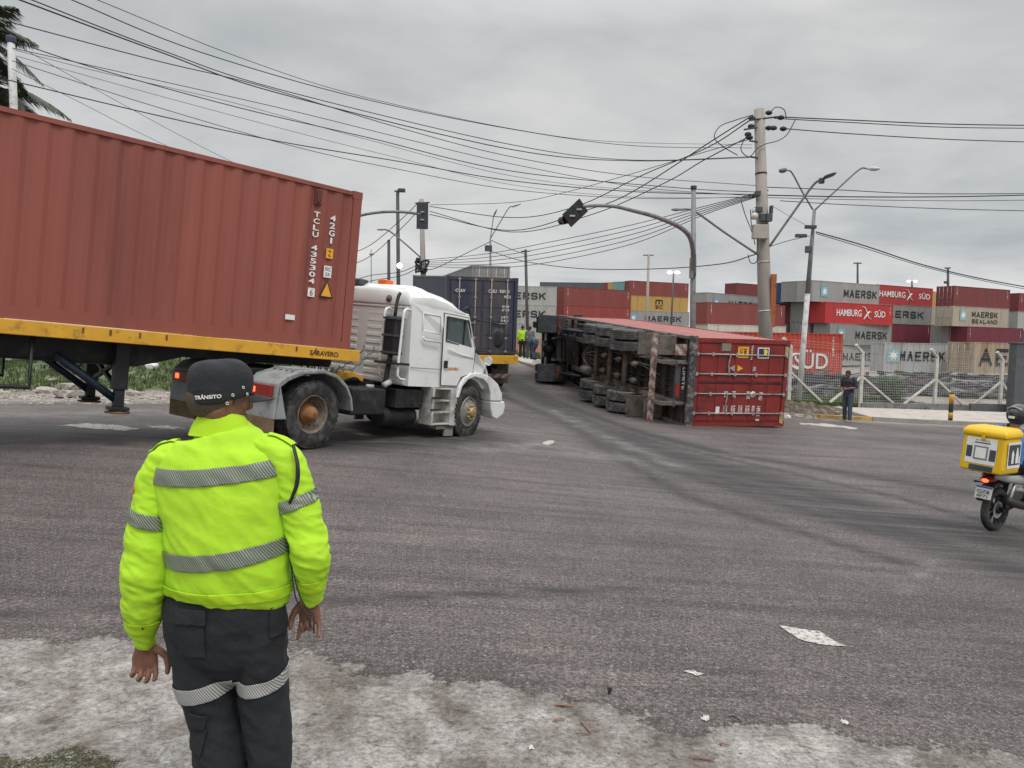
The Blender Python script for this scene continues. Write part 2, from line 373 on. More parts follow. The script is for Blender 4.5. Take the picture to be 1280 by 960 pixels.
def mix(t, f, a, b, bt='MIX'):
    n = N(t, 'ShaderNodeMix', data_type='RGBA', blend_type=bt)
    for s, k in ((f, 0), (a, 6), (b, 7)):
        if isinstance(s, (int, float)): n.inputs[k].default_value = s
        elif isinstance(s, tuple): n.inputs[k].default_value = s+(1,)
        else: t.links.new(s, n.inputs[k])
    return n.outputs[2]
def mth(t, op, a, b=None, c=None, clamp=False):
    n = N(t, 'ShaderNodeMath', operation=op); n.use_clamp = clamp
    for i, s in enumerate((a, b, c)):
        if s is None: continue
        if isinstance(s, (int, float)): n.inputs[i].default_value = s
        else: t.links.new(s, n.inputs[i])
    return n.outputs[0]
def attr(t, k): return N(t, 'ShaderNodeAttribute', attribute_name=k).outputs['Fac']
# asphalt
M_asph, t, b, L = nodes('asphalt'); tcn = N(t, 'ShaderNodeTexCoord').outputs['Object']
big = nz(t, tcn, .28, 6, .6, .4); mid = nz(t, tcn, 1.7, 8, .7); fine = nz(t, tcn, 38, 6, .85); grain = nz(t, tcn, 75, 3, .6)
mp = N(t, 'ShaderNodeMapping'); mp.inputs['Rotation'].default_value = (0, 0, R_(-6)); mp.inputs['Scale'].default_value = (.16, 2.4, 1); L(tcn, mp.inputs[0])
strk = nz(t, mp.outputs[0], 1.6, 8, .72)
mp2 = N(t, 'ShaderNodeMapping'); mp2.inputs['Rotation'].default_value = (0, 0, R_(-52)); mp2.inputs['Scale'].default_value = (.2, 5, 1); L(tcn, mp2.inputs[0]); strk2 = nz(t, mp2.outputs[0], 1.2, 7, .7)
c = ramp(t, big, [(.34, (.058, .048, .046)), (.66, (.118, .098, .094))])
c = mix(t, .55, c, ramp(t, mid, [(.3, .62), (.7, 1.3)]), 'MULTIPLY')
c = mix(t, .75, c, ramp(t, strk, [(.36, .5), (.5, 1.0), (.64, 1.3)]), 'MULTIPLY')
c = mix(t, .85, c, ramp(t, fine, [(.36, .15), (.5, .9), (.61, 2.4)]), 'MULTIPLY')
sp = ramp(t, grain, [(.60, 0.0), (.66, 1.0)])
c = mix(t, mth(t, 'MULTIPLY', sp, .5), c, (.52, .49, .46))
sk = mth(t, 'MULTIPLY', attr(t, 'skid_dark'), ramp(t, strk2, [(.34, .25), (.54, 1.0)]))
c = mix(t, mth(t, 'MULTIPLY', sk, .95, clamp=True), c, (.022, .020, .021))
lt = mth(t, 'MULTIPLY', attr(t, 'light'), ramp(t, mid, [(.42, .05), (.66, .5)])); c = mix(t, mth(t, 'MULTIPLY', lt, .7), c, (.40, .37, .35))
# pale washed-out cement and dirt along the near edge
ad = mth(t, 'ADD', attr(t, 'apron'), mth(t, 'MULTIPLY_ADD', nz(t, tcn, 2.2, 9, .72), .9, -.45)); ad = mth(t, 'ADD', ad, mth(t, 'MULTIPLY_ADD', fine, .22, -.11))
am = ramp(t, ad, [(0.0, 0.0), (.035, .75), (.30, 1.0)])
ac = ramp(t, nz(t, tcn, 4.5, 10, .78), [(.30, (.10, .082, .066)), (.43, (.21, .188, .168)), (.55, (.31, .29, .27)), (.75, (.42, .40, .38))])
mp3 = N(t, 'ShaderNodeMapping'); mp3.inputs['Scale'].default_value = (1, 1.35, 1); L(tcn, mp3.inputs[0])
ac = mix(t, .8, ac, ramp(t, nz(t, mp3.outputs[0], 9, 9, .8, .6), [(.38, .25), (.46, .9), (.7, 1.15)]), 'MULTIPLY')
ac = mix(t, .85, ac, ramp(t, fine, [(.36, .35), (.5, 1.0), (.64, 1.5)]), 'MULTIPLY')
vo = N(t, 'ShaderNodeTexVoronoi', feature='DISTANCE_TO_EDGE', i={'Scale': 1.9}); wp = N(t, 'ShaderNodeVectorMath', operation='ADD'); L(tcn, wp.inputs[0]); wn = N(t, 'ShaderNodeTexNoise', i={'Scale': 3.0, 'Detail': 6}); L(tcn, wn.inputs[0]); ws_ = N(t, 'ShaderNodeVectorMath', operation='SCALE', i={'Scale': .55}); L(wn.outputs['Color'], ws_.inputs[0]); L(ws_.outputs[0], wp.inputs[1]); L(wp.outputs[0], vo.inputs['Vector'])
crk = mth(t, 'MULTIPLY', ramp(t, vo.outputs['Distance'], [(0.0, 1.0), (.022, 0.0)]), ramp(t, nz(t, tcn, 1.1, 3, .5), [(.48, 0.0), (.56, 1.0)]))
ac = mix(t, mth(t, 'MULTIPLY', crk, .5), ac, (.06, .05, .042))
c = mix(t, mth(t, 'MULTIPLY', crk, .45), c, (.03, .027, .026))
ac = mix(t, .75, ac, ramp(t, nz(t, tcn, 1.1, 8, .75), [(.38, (.55, .50, .45)), (.52, (1.0, 1.0, 1.0)), (.66, (1.25, 1.24, 1.22))]), 'MULTIPLY')
c = mix(t, am, c, ac)
# dust at the road's outer edges
ed = ramp(t, mth(t, 'ADD', attr(t, 'edge'), mth(t, 'MULTIPLY_ADD', mid, 1.2, -.6)), [(0.0, .85), (.9, 0.0)])
c = mix(t, mth(t, 'MULTIPLY', ed, .8), c, (.33, .29, .25))
L(c, b.inputs['Base Color']); rgh = N(t, 'ShaderNodeMapRange', i={3: .62, 4: .95}); L(mid, rgh.inputs[0]); L(rgh.outputs[0], b.inputs['Roughness'])
hb = mth(t, 'ADD', mth(t, 'MULTIPLY', fine, .6), mth(t, 'MULTIPLY', nz(t, tcn, 7, 6, .7), mth(t, 'MULTIPLY', am, 2.2)))
bp = N(t, 'ShaderNodeBump', i={'Strength': .8, 'Distance': .014}); L(hb, bp.inputs['Height']); L(bp.outputs[0], b.inputs['Normal'])
# bare ground
M_gnd, t, b, L = nodes('bare_ground'); tcn = N(t, 'ShaderNodeTexCoord').outputs['Object']
c = ramp(t, nz(t, tcn, .8, 9, .7), [(.3, (.13, .105, .08)), (.5, (.25, .215, .18)), (.72, (.36, .33, .29))])
c = mix(t, .6, c, ramp(t, nz(t, tcn, 22, 6, .75), [(.35, .5), (.65, 1.4)]), 'MULTIPLY')
gr = mth(t, 'MULTIPLY', attr(t, 'grass'), ramp(t, nz(t, tcn, 1.3, 8, .7), [(.36, 0.1), (.5, .95)]))
c = mix(t, gr, c, ramp(t, nz(t, tcn, 9, 5, .7), [(.3, (.035, .055, .02)), (.7, (.10, .13, .045))]))
L(c, b.inputs['Base Color']); b.inputs['Roughness'].default_value = .95
bp = N(t, 'ShaderNodeBump', i={'Strength': .6, 'Distance': .05}); L(nz(t, tcn, 14, 7, .7), bp.inputs['Height']); L(bp.outputs[0], b.inputs['Normal'])
GRP = [(-60, 19.2), (-12, 19.0), (-7, 18.8), (-5.4, 20.5), (-6, 40), (-60, 60)]
GRP2 = [(8.8, 28.6), (11.5, 31), (14.5, 31.3), (19, 33.2), (19, 38), (14, 38), (6, 42)]
gra = np.maximum(np.clip(sdist(XX, YY, GRP)/.8+.3, 0, 1), np.clip(sdist(XX, YY, GRP2)/.6+.3, 0, 1))
allm = np.ones((ny-1, nx-1), bool)
sheet('ground', allm, 0, {'grass': gra}, M_gnd)
SDc = (SD[:-1, :-1]+SD[1:, 1:])/2
xc = (gx[:-1]+gx[1:])/2; yc = (gy[:-1]+gy[1:])/2
wob = np.array([[noise.noise(Vector((x*.9, y*.9, 0)))*.22 if abs(x) < 25 and abs(y) < 60 else 0 for x in xc] for y in yc])
near = (np.abs(XX[:-1, :-1]) < 62) & (YY[:-1, :-1] < 72)
attrs = dict(skid_dark=strength(XX, YY, SK), light=strength(XX, YY, LT), apron=sdist(XX, YY, APR), edge=SD)
sheet('road', (SDc+wob > 0) & near, .006, attrs, M_asph)
# worn road paint left on the asphalt
M_mark, t, b, L = nodes('worn_road_paint'); tcn = N(t, 'ShaderNodeTexCoord').outputs['Object']
c = ramp(t, nz(t, tcn, 28, 6, .75), [(.40, (.10, .09, .088)), (.50, (.46, .43, .40)), (.7, (.60, .57, .53))]); L(c, b.inputs['Base Color']); b.inputs['Roughness'].default_value = .85
def marking(pts, name='road_marking', jit=.03, sub=5):
    pl = []
    for i in range(len(pts)):
        a = Vector(pts[i]+(0,)); b_ = Vector(pts[(i+1) % len(pts)]+(0,))
        for k in range(sub): q = a.lerp(b_, k/sub); g = G(q.x+random.uniform(-1, 1)*jit*60, q.y+random.uniform(-1, 1)*jit*22); pl.append((g.x, g.y, g.z+.011))
    bm = bmesh.new(); vs = [bm.verts.new(p) for p in pl]; f = bm.faces.new(vs); bmesh.ops.triangulate(bm, faces=[f])
    me = bpy.data.meshes.new(name); bm.to_mesh(me); bm.free(); return struct(link(name, me, M_mark))
marking([(975, 784), (998, 787), (1022, 791), (1058, 810), (1040, 809), (1012, 805), (990, 796)])
marking([(70, 532), (110, 530), (150, 532), (175, 537), (155, 539), (110, 536)])
marking([(184, 533), (210, 533), (232, 536), (215, 537), (190, 535)])
marking([(1000, 529), (1032, 530), (1072, 535), (1070, 537), (1030, 533), (1000, 530.5)])
marking([(855, 841), (862, 839), (880, 844), (872, 847)])
marking([(677, 553), (686, 551), (693, 551), (690, 555), (686, 557), (681, 556)])
# ------------------------------------------------------------------ pavement beside the fence, kerb and the patch at the back
def strip(name, left, right, top, bot, m, bevel=.02):
    """solid strip between two world polylines of equal length; top/bottom above terrain"""
    mb = MB(); rg = []
    for (a, b_) in zip(left, right):
        rg.append([(a[0], a[1], gz(*a)+bot), (b_[0], b_[1], gz(*b_)+bot), (b_[0], b_[1], gz(*b_)+top), (a[0], a[1], gz(*a)+top)])
    mb.rings(rg, True, False); return mb.build(name, m)
def dens(pl, step=1.0):
    o = []
    for a, b_ in zip(pl[:-1], pl[1:]):
        n = max(1, int(math.dist(a, b_)/step)); o += [(a[0]+(b_[0]-a[0])*k/n, a[1]+(b_[1]-a[1])*k/n) for k in range(n)]
    return o+[pl[-1]]
def resamp(pl, n):
    d = [0]
    for a, b_ in zip(pl[:-1], pl[1:]): d.append(d[-1]+math.dist(a, b_))
    xs = np.linspace(0, d[-1], n); return list(zip(np.interp(xs, d, [p[0] for p in pl]), np.interp(xs, d, [p[1] for p in pl])))
M_pave = mat('pale_pavement', (.42, .38, .34), .9, 0, .12, 3, (.20, .17, .14), 2, .35, bump=.3, bscale=30)
KL = [(12.3, 26.0), (15.3, 26.35), (19, 26.85), (26, 27.8), (45, 30)]; KR = [(12.6, 29.9), (15.5, 30.9), (19.5, 31.8), (26.3, 32.4), (45, 33)]
struct(strip('pavement', resamp([(a, b_+.16) for a, b_ in KL], 34), resamp(KR, 34), .13, -.2, M_pave))
struct(strip('kerb', resamp(KL, 34), resamp([(a, b_+.155) for a, b_ in KL], 34), .145, -.2, M_conc))
struct(strip('kerb', dens([(10.35, 25.6), (12.25, 25.95)]), dens([(10.3, 25.8), (12.2, 26.15)]), .13, -.2, mat('yellow_kerb_paint', (.45, .28, .07), .8, 0, .2, 5, (.2, .16, .12), 4, .5)))
struct(strip('pavement', resamp([(-.95, 70), (-.15, 40), (.35, 36), (1.1, 33.9), (5.2, 34.8)], 20), resamp([(5, 70), (6, 48), (6.5, 42), (7, 39), (7.5, 37)], 20), .1, -.2, M_pave))
# ------------------------------------------------------------------ shipping containers
CORR = {}
def corr_pts(L, d, per=.278):
    """trapezoid corrugation along 0..L: list of (s, depth)"""
    n = max(1, round(L/per)); p = L/n; o = []
    for i in range(n):
        a = i*p; o += [(a+.0*p, 0), (a+.27*p, 0), (a+.5*p, d), (a+.77*p, d)]
    o.append((L, 0)); return o
def corr_panel(o, u, v, wv, L, Hh, d):
    """o corner, u along, v up, wv inward unit vectors"""
    o, u, v, wv = map(Vector, (o, u, v, wv)); mb = MB(); pr = corr_pts(L, d)
    vs = []
    for s, q in pr: vs += [o+u*s+wv*q, o+u*s+wv*q+v*Hh]
    mb.add(vs, [(2*i, 2*i+2, 2*i+3, 2*i+1) for i in range(len(pr)-1)]); return mb
def cont_meshes(L, H, W=2.438, dep=.04):
    k = (L, H, dep)
    if k in CORR: return CORR[k]
    r = {}; p = .16
    fr = MB()
    for x in (0, L-p):
        for y in (0, W-.12): fr.box(x+.004, x+p-.004, y+.003, y+.117, .11, H-.11)
    for x in (0, L-.178):
        for y in (0, W-.162):
            for z in (0, H-.118): fr.box(x, x+.178, y, y+.162, z, z+.118)
    for y in (.008, W-.068):
        fr.box(.17, L-.17, y, y+.06, H-.075, H-.012); fr.box(.17, L-.17, y, y+.06, .0015, .17)
    for x in (.01, L-.12):
        fr.box(x, x+.11, .15, W-.15, H-.12, H-.012); fr.box(x, x+.11, .15, W-.15, .015, .15)
    q = fr.v; r['frame'] = fr.mesh('frame')
    r['side_panel'] = [corr_panel((p, .022, .165), (1, 0, 0), (0, 0, 1), (0, 1, 0), L-2*p, H-.235, dep).mesh('side_panel'),
                       corr_panel((p, W-.022, .165), (1, 0, 0), (0, 0, 1), (0, -1, 0), L-2*p, H-.235, dep).mesh('side_panel')]
    r['front_panel'] = corr_panel((L-.02, .115, .15), (0, 1, 0), (0, 0, 1), (-1, 0, 0), W-.23, H-.27, .05).mesh('front_panel')
    r['roof_panel'] = corr_panel((.12, .06, H-.02), (1, 0, 0), (0, 1, 0), (0, 0, -1), L-.24, W-.12, .02).mesh('roof_panel')
    fl = MB(); fl.box(.1, L-.1, .05, W-.05, .10, .14); r['floor'] = fl.mesh('floor')
    # doors at x=0
    dw = (W-.26)/2; r['door'] = []
    for s in (0, 1):
        y0 = .13+s*dw; d = MB(); z0, z1 = .15, H-.125
        d.box(.03, .07, y0+.006, y0+dw-.006, z0, z1)
        hh = (z1-z0)
        for kk in range(5):      # pressed horizontal panels
            a = z0+hh*(kk+.09)/5; b_ = z0+hh*(kk+.91)/5; d.box(.016, .04, y0+.05, y0+dw-.05, a, b_)
        r['door'].append(d.mesh('door'))
    r['rods'] = []
    for s in (0, 1):
        y0 = .13+s*dw; rd = MB()
        for f in (.22, .72):
            y = y0+dw*f; rd.tube([(-.005, y, .06), (-.005, y, H-.05)], .019, 8)
            for z in (.1, .55, 1.25, 1.9, H-.09): rd.box(-.03, .02, y-.045, y+.045, z-.03, z+.03)
            rd.box(-.035, .0, y-.02, y+.03, 1.02+.0*s, 1.10); rd.bar((-.03, y, 1.06), (-.03, y+(.35 if f < .5 else -.35), 1.02), .025, .03)
        r['rods'].append(rd.mesh('locking_rods'))
    CORR[k] = r; return r
PAINTS = {}
def paint(col, dirt=None, damt=.35):
    k = ('paint',)+tuple(col)
    return mat('container_paint_%02x%02x%02x' % tuple(int(255*c) for c in col), col, .55, 0, .12, 1.5, dirt or tuple(c*.62+.02 for c in col), 1.1, damt, streak=True)
def container(M, L, H, col, label, group=None, dirt=None, damt=.35, rods=True, front=True, doorcol=None, m=None, cat='container', dep=.04):
    r = cont_meshes(L, H, dep=dep); m = m or paint(col, dirt, damt)
    t = thing('shipping_container', label, cat, M, group)
    link('frame', r['frame'], m, t)
    for s in (0, 1): link('side_panel', r['side_panel'][s], m, t)
    link('front_panel', r['front_panel'], m, t); link('roof_panel', r['roof_panel'], m, t); link('floor', r['floor'], m, t)
    for s in (0, 1):
        d = link('door', r['door'][s], doorcol or m, t)
        if rods: link('locking_rod', r['rods'][s], M_steel, d)
    return t
# --- 1: the container on the yellow trailer at the left
LH = 2.591
MC = pose((-2.70125, 12.73555, 1.77199), 40.889, 4.4614, 1.0588)
ML = MC@Matrix.Translation((-12.192, 0, 0))
c1 = container(ML, 12.192, LH, (.25, .07, .052), 'large oxide red container with white vertical code, riding on the yellow edged trailer', m=M_red, dep=.024)
X1 = 12.192
def vert_text(s, x, ztop, zbot, wd, mm, parent, y=-.004, nm='lettering'):
    n = len(s); h = (ztop-zbot)/n; mb = MB()
    for i, ch in enumerate(s):
        if ch == ' ': continue
        q = text(ch, wd*(.35 if ch in '1I' else 1), h*.8, (x-wd/2+(wd*.32 if ch in '1I' else 0), y, ztop-(i+1)*h+h*.1), (1, 0, 0), (0, 0, 1), None, parent=False, bold=.02)
        mb.add(q.v, q.f)
    return mb.build(nm, mm, parent, fix=False)
vert_text('TCLU 435304', X1-.77, 2.14, .98, .105, M_white, c1, y=.014)
bxm = MB(); bxm.add([(X1-.82, .014, .78), (X1-.70, .014, .78), (X1-.70, .014, .92), (X1-.82, .014, .92)], [(0, 1, 2, 3)]); ck = bxm.build('check_digit_plate', M_white, c1, fix=False)
text('6', .05, .1, (X1-.785, .009, .80), (1, 0, 0), (0, 0, 1), M_red, parent=ck)
vert_text('42G1', X1-.49, 2.14, 1.66, .10, M_white, c1, y=.014)
M_yst = mat('yellow_sticker', (.75, .38, .03), .5, 0, .1, 10)
def quad(nm, x0, x1, z0, z1, m, par, y=.016, pts=None):
    q = MB(); q.prism(pts or [(x0, z0), (x1, z0), (x1, z1), (x0, z1)], 'y', y-.004, y); return q.build(nm, m, par)
hs = quad('warning_sticker', X1-.56, X1-.44, 1.43, 1.59, M_yst, c1)
text('9\n6', .05, .11, (X1-.525, .010, 1.455), (1, 0, 0), (0, 0, 1), M_blklet, parent=hs)
ws = quad('code_sticker', X1-.575, X1-.44, 1.12, 1.31, M_white, c1); text('BIC\nEA', .1, .14, (X1-.555, .010, 1.145), (1, 0, 0), (0, 0, 1), M_blklet, parent=ws)
tr = quad('warning_triangle', 0, 0, 0, 0, M_blklet, c1, pts=[(X1-.62, .80), (X1-.38, .80), (X1-.50, 1.08)])
quad('triangle_face', 0, 0, 0, 0, M_yst, tr, y=.011, pts=[(X1-.59, .818), (X1-.41, .818), (X1-.50, 1.035)])
quad('label_plate', X1-1.16, X1-1.0, .38, .46, M_white, c1)
b_ = MB(); b_.box(X1-.80, X1-.75, -.015, .03, 2.27, 2.46); b_.box(X1-.83, X1-.72, .0, .03, 2.24, 2.48); b_.build('vent_cover', mat('dark_red_vent', (.10, .035, .03)), c1, bevel=.006)
# --- semi-trailer
def wheel_mesh():
    ty = MB(); w_ = .29; R = .52
    prof = [(-w_/2+.03, .30), (-w_/2, .36), (-w_/2-.004, .44), (-w_/2+.012, R-.035), (-w_/2+.03, R-.006)]
    xs = np.linspace(-w_/2+.045, w_/2-.045, 5)
    for i, x in enumerate(xs):
        prof += [(x-.02, R), (x+.016, R), (x+.017, R-.014), (x+.022, R-.014)] if i < 4 else [(x-.02, R), (x+.016, R)]
    prof += [(w_/2-.03, R-.006), (w_/2-.012, R-.035), (w_/2+.004, .44), (w_/2, .36), (w_/2-.03, .30)]
    ty.lathe(prof, (0, 0, 0), (0, 1, 0), 40)
    # tread lugs on the shoulders
    for k in range(40):
        a = 2*math.pi*k/40
        for sy in (-1, 1):
            Mr = Matrix.Rotation(a, 4, 'Y'); ty.box(-.022, .022, sy*(w_/2-.05)-.035, sy*(w_/2-.05)+.035, R-.012, R+.004, Mr)
    # dish: opening on the -y side
    rim = MB(); rim.lathe([(-w_/2+.03, .305), (-w_/2+.02, .29), (-w_/2+.05, .275), (-.02, .262), (.02, .235), (.03, .12), (.03, .02)], (0, 0, 0), (0, 1, 0), 32)
    rim.lathe([(w_/2-.03, .305), (w_/2-.02, .285), (.05, .27), (.035, .2), (.034, .02)], (0, 0, 0), (0, 1, 0), 32)
    hub = MB(); hub.lathe([(.03, .16), (-.01, .155), (-.03, .13), (-.10, .115), (-.135, .08), (-.15, .07), (-.15, .01)], (0, 0, 0), (0, 1, 0), 24)
    for k in range(10):
        a = 2*math.pi*k/10; hub.lathe([(.03, .016), (-.005, .016), (-.01, .01), (-.01, .001)], (.20*math.cos(a), 0, .20*math.sin(a)), (0, 1, 0), 8)
    fr = MB(); fr.lathe([(-w_/2+.03, .305), (-w_/2+.0, .29), (-w_/2+.03, .27), (-w_/2+.02, .22), (-w_/2-.035, .17), (-w_/2-.035, .02)], (0, 0, 0), (0, 1, 0), 32)
    fh = MB(); fh.lathe([(-w_/2-.03, .10), (-w_/2-.085, .095), (-w_/2-.10, .07), (-w_/2-.10, .005)], (0, 0, 0), (0, 1, 0), 20)
    for k in range(10):
        a = 2*math.pi*k/10; fh.lathe([(-w_/2-.03, .018), (-w_/2-.075, .018), (-w_/2-.08, .008), (-w_/2-.08, .001)], (.138*math.cos(a), 0, .138*math.sin(a)), (0, 1, 0), 8)
    o = {k: m.build(k, None) for k, m in (('tyre', ty), ('rim', rim), ('hub', hub), ('front_rim', fr), ('front_hub', fh))}
    me = {k: v.data for k, v in o.items()}
    for v in o.values(): bpy.data.objects.remove(v)
    for v in me.values(): v.materials.clear()
    return me
WM = wheel_mesh()
def wheel(parent, x, y, z, side, hubm=M_rim, rimm=M_rim, front=False, steer=0, tym=M_rub):
    t = link('wheel', WM['tyre'], tym, parent)
    t.location = (x, y, z); t.rotation_euler = (0, random.uniform(0, 6), (0 if side < 0 else math.pi)+steer); t.rotation_mode = 'ZYX' if 0 else 'XYZ'
    t.matrix_parent_inverse.identity()
    t.matrix_basis = Matrix.Translation((x, y, z))@Matrix.Rotation((0 if side < 0 else math.pi)+steer, 4, 'Z')@Matrix.Rotation(random.uniform(0, 6), 4, 'Y')
    link('front_rim' if front else 'rim', WM['front_rim' if front else 'rim'], rimm, t)
    link('front_hub' if front else 'hub', WM['front_hub' if front else 'hub'], hubm, t)
    return t
def trailer(M, label, railm, beamm, x0=-.15, axles=(1.9, 3.2, 4.5), legs=True, depth=.5, flaps=True, tym=M_rub, under=M_dkbr):
    """frame of reference: the container's: x forward 0..12.19, z=0 its floor"""
    t = thing('semi_trailer', label, 'trailer', M); W = 2.438; XF = 12.37
    r = MB(); r.box(x0, XF, -.035, .05, -.195, -.005); r.build('side_rail', railm, t, bevel=.01)
    r = MB(); r.box(x0, XF, W-.05, W+.035, -.195, -.005); r.build('side_rail', railm, t, bevel=.01)
    r = MB(); r.box(XF-.09, XF, .052, W-.052, -.19, -.01); r.build('front_bolster', railm, t, bevel=.01)
    c_ = MB()
    x = x0+.3
    while x < XF-.3: c_.box(x, x+.07, .052, W-.052, -.16, -.02); x += .62
    c_.build('cross_member', under, t)
    q = MB(); q.box(x0+.1, XF-.1, .06, W-.06, -.022, -.008); q.build('deck_plate', under, t)
    for y in (.62, 1.72):
        m_ = MB(); zb = -.17-depth+.17
        m_.prism([(x0+.1, -.165), (12.2, -.165), (12.2, -.30), (9.75, -.34), (9.1, -depth-.03), (x0+.1, -depth)], 'y', y, y+.03)
        m_.prism([(x0+.1, -depth+.02), (9.1, -depth-.01), (9.1, -depth-.03), (x0+.1, -depth)], 'y', y-.07, y+.1)
        m_.build('main_beam', beamm, t)
    g = MB(); g.box(9.0, 12.2, .66, 1.72, -.34, -.30); g.build('coupler_plate', beamm, t)
    if legs:
        for y in (.28, 1.94):
            l = MB(); l.box(8.74, 8.92, y, y+.17, -.85, -.165); l.box(8.765, 8.895, y+.02, y+.15, -1.10, -.85); l.box(8.70, 8.96, y-.03, y+.2, -1.15, -1.10)
            lg = l.build('landing_leg', M_blk, t, bevel=.008)
            br = MB(); br.tube([(8.80, y+.1, -1.0), (8.02, y+.1, -.42)], .055, 8); br.build('leg_brace', mat('blue_black_steel', (.03, .045, .07), .4, .3, .4, 20), lg)
            fo = MB(); fo.lathe([(0, .16), (.02, .17), (.035, .08), (.035, .01)], (8.83, y+.085, -1.19), (0, 0, 1), 14); fo.build('foot', M_rust, lg)
        b_ = MB(); b_.bar((8.82, .4, -.45), (8.82, 2.0, -.85), .06, .05); b_.bar((8.82, .4, -.85), (8.82, 2.0, -.45), .06, .05); b_.build('leg_crossbar', M_blk, t)
    gd = MB()
    for y in (.1, W-.1):
        gd.tube([(7.70, y, -.2), (7.70, y, -.86), (6.7, y, -.86), (5.6, y, -.86)], .03, 6); gd.tube([(7.28, y, -.3), (7.28, y, -.52), (7.15, y, -.56), (5.6, y, -.56)], .025, 6); gd.tube([(5.65, y, -.2), (5.65, y, -.88)], .03, 6)
    gd.build('side_guard', M_blk, t)
    for ax in axles:
        a = MB(); a.tube([(ax, .25, -.86), (ax, W-.25, -.86)], .075, 12); a.build('axle', under, t)
        for y in (.66, W-.66):
            s_ = MB(); s_.box(ax-.45, ax+.45, y-.04, y+.04, -.76, -.70); s_.box(ax-.1, ax+.1, y-.07, y+.07, -.95, -.76); s_.box(ax+.52, ax+.62, y-.06, y+.06, -.80, -.45); s_.build('leaf_spring', under, t)
        for y, sd_ in ((-.02+.145, -1), (.46, -1), (W-.125, 1), (W-.46, 1)): wheel(t, ax, y, -.86, sd_, tym=tym, rimm=M_mudc, hubm=M_mudc)
    if flaps:
        for y in (0, W-.62):
            f = MB(); f.prism([(1.15, -.28), (1.15, -1.15), (1.12, -1.15), (1.05, -.25), (1.5, -.22), (1.5, -.26)], 'y', y, y+.6); f.build('mud_flap', M_mudc, t)
    return t
t1 = trailer(ML, 'long flatbed semi-trailer with yellow side rails and black landing legs', M_yel, M_blk)
# stencilled word on the yellow rail, twice
for xx in (X1-.72, X1-6.05): text('SARAVERO', .50, .085, (xx, -.0385, -.145), (1, 0, 0), (0, 0, 1), mat('dark_stencil', (.09, .04, .015), .7, 0, .3, 12), 'stencil_lettering', t1, bold=.04)
bl = MB()
for xx in (-.62, -.95, -2.9, -3.25, -3.62, -3.95, -5.1): bl.box(X1+xx-.012, X1+xx+.012, -.045, -.03, -.10, -.03)
bl.build('rail_bracket', M_rust, t1)
# --- overturned container, its trailer
tO = Vector((7.69536596, 21.61201363, -.35267916)); RO = rot(R_(103.38579468), R_(-3.88345926), R_(.47947782))
ex, ey, ez = RO.col[0].copy(), RO.col[1].copy(), RO.col[2].copy()
OH = 2.896
MO = Matrix((ex, ez, -ey)).transposed().to_4x4(); MO.translation = tO+ey*OH
c2 = container(MO, 12.192, OH, (.25, .026, .022), 'red container lying on its side on the road, steel rods across its doors', m=M_red2, cat='container')
# upper flank: faded paint, with reflected light put into the pink colour
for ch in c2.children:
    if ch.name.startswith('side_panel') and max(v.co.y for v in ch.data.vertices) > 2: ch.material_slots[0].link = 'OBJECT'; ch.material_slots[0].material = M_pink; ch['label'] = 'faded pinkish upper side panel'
def dtext(s, z, u, wd, ht, par=c2, m=M_white, bold=.02, nm='lettering'):
    """door coordinates: reading direction is +... seen from outside the door (x<0): right = -y"""
    # seen in the photo: up = towards the container roof, reading goes down the picture
    return text(s, wd, ht, (.009, 2.438-u, z), (0, -1, 0), (0, 0, 1), m, nm, par, bold)
def dplate(nm, z0, z1, u0, u1, m, x=.012, par=c2, pts=None):
    q = MB(); q.prism([(2.438-p[0], p[1]) for p in (pts or [(u0, z0), (u1, z0), (u1, z1), (u0, z1)])], 'x', x-.004, x); return q.build(nm, m, par)
dplate('data_plate', .80, 1.08, .13, .34, mat('tarnished_plate', (.26, .23, .19), .5, .3))
a_ = dplate('warning_sticker', 1.30, 1.63, .21, .52, M_yst); dtext('EMP\nCAR', 1.36, .25, .22, .2, a_, M_blklet).location.x = -.004
a_ = dplate('emblem_sticker', 1.90, 2.26, .22, .52, M_white); 
q_ = dplate('emblem_face', 1.93, 2.23, .25, .49, mat('navy_sticker', (.02, .035, .12), .5), x=.007, par=a_)
mb = MB()
for k, (a, b__) in enumerate(((2.08, .30), (2.13, .36))): mb.add([(.0015, 2.438-.27, a), (.0015, 2.438-.40, a+.02), (.0015, 2.438-.47, a-.09), (.0015, 2.438-.43, a+.05), (.0015, 2.438-.33, a+.075), (.0015, 2.438-.27, a+.05)], [(0, 1, 4, 5), (1, 2, 3, 4)])
mb.build('emblem_curve', mat('yellow_ink', (.75, .62, .03)), q_, fix=False)
dtext('MAERSK LINE'[:0] or 'TRITON', 1.70, .16, .40, .055)
dplate('triangle_sticker', 0, 0, 0, 0, M_steel, pts=[(.72, 1.24), (.90, 1.24), (.81, 1.07)])
dplate('triangle_sticker', 0, 0, 0, 0, M_yst, pts=[(.72, 1.32), (.90, 1.32), (.81, 1.50)])
dplate('small_plate', 1.79, 1.89, .76, .88, M_steel)
dtext('FTAU', 2.05, 1.47, .22, .11); dtext('149101', 2.01, 1.86, .28, .12); dtext('0', 2.0, 2.22, .06, .12)
dtext('45G1', 1.86, 1.84, .20, .09)
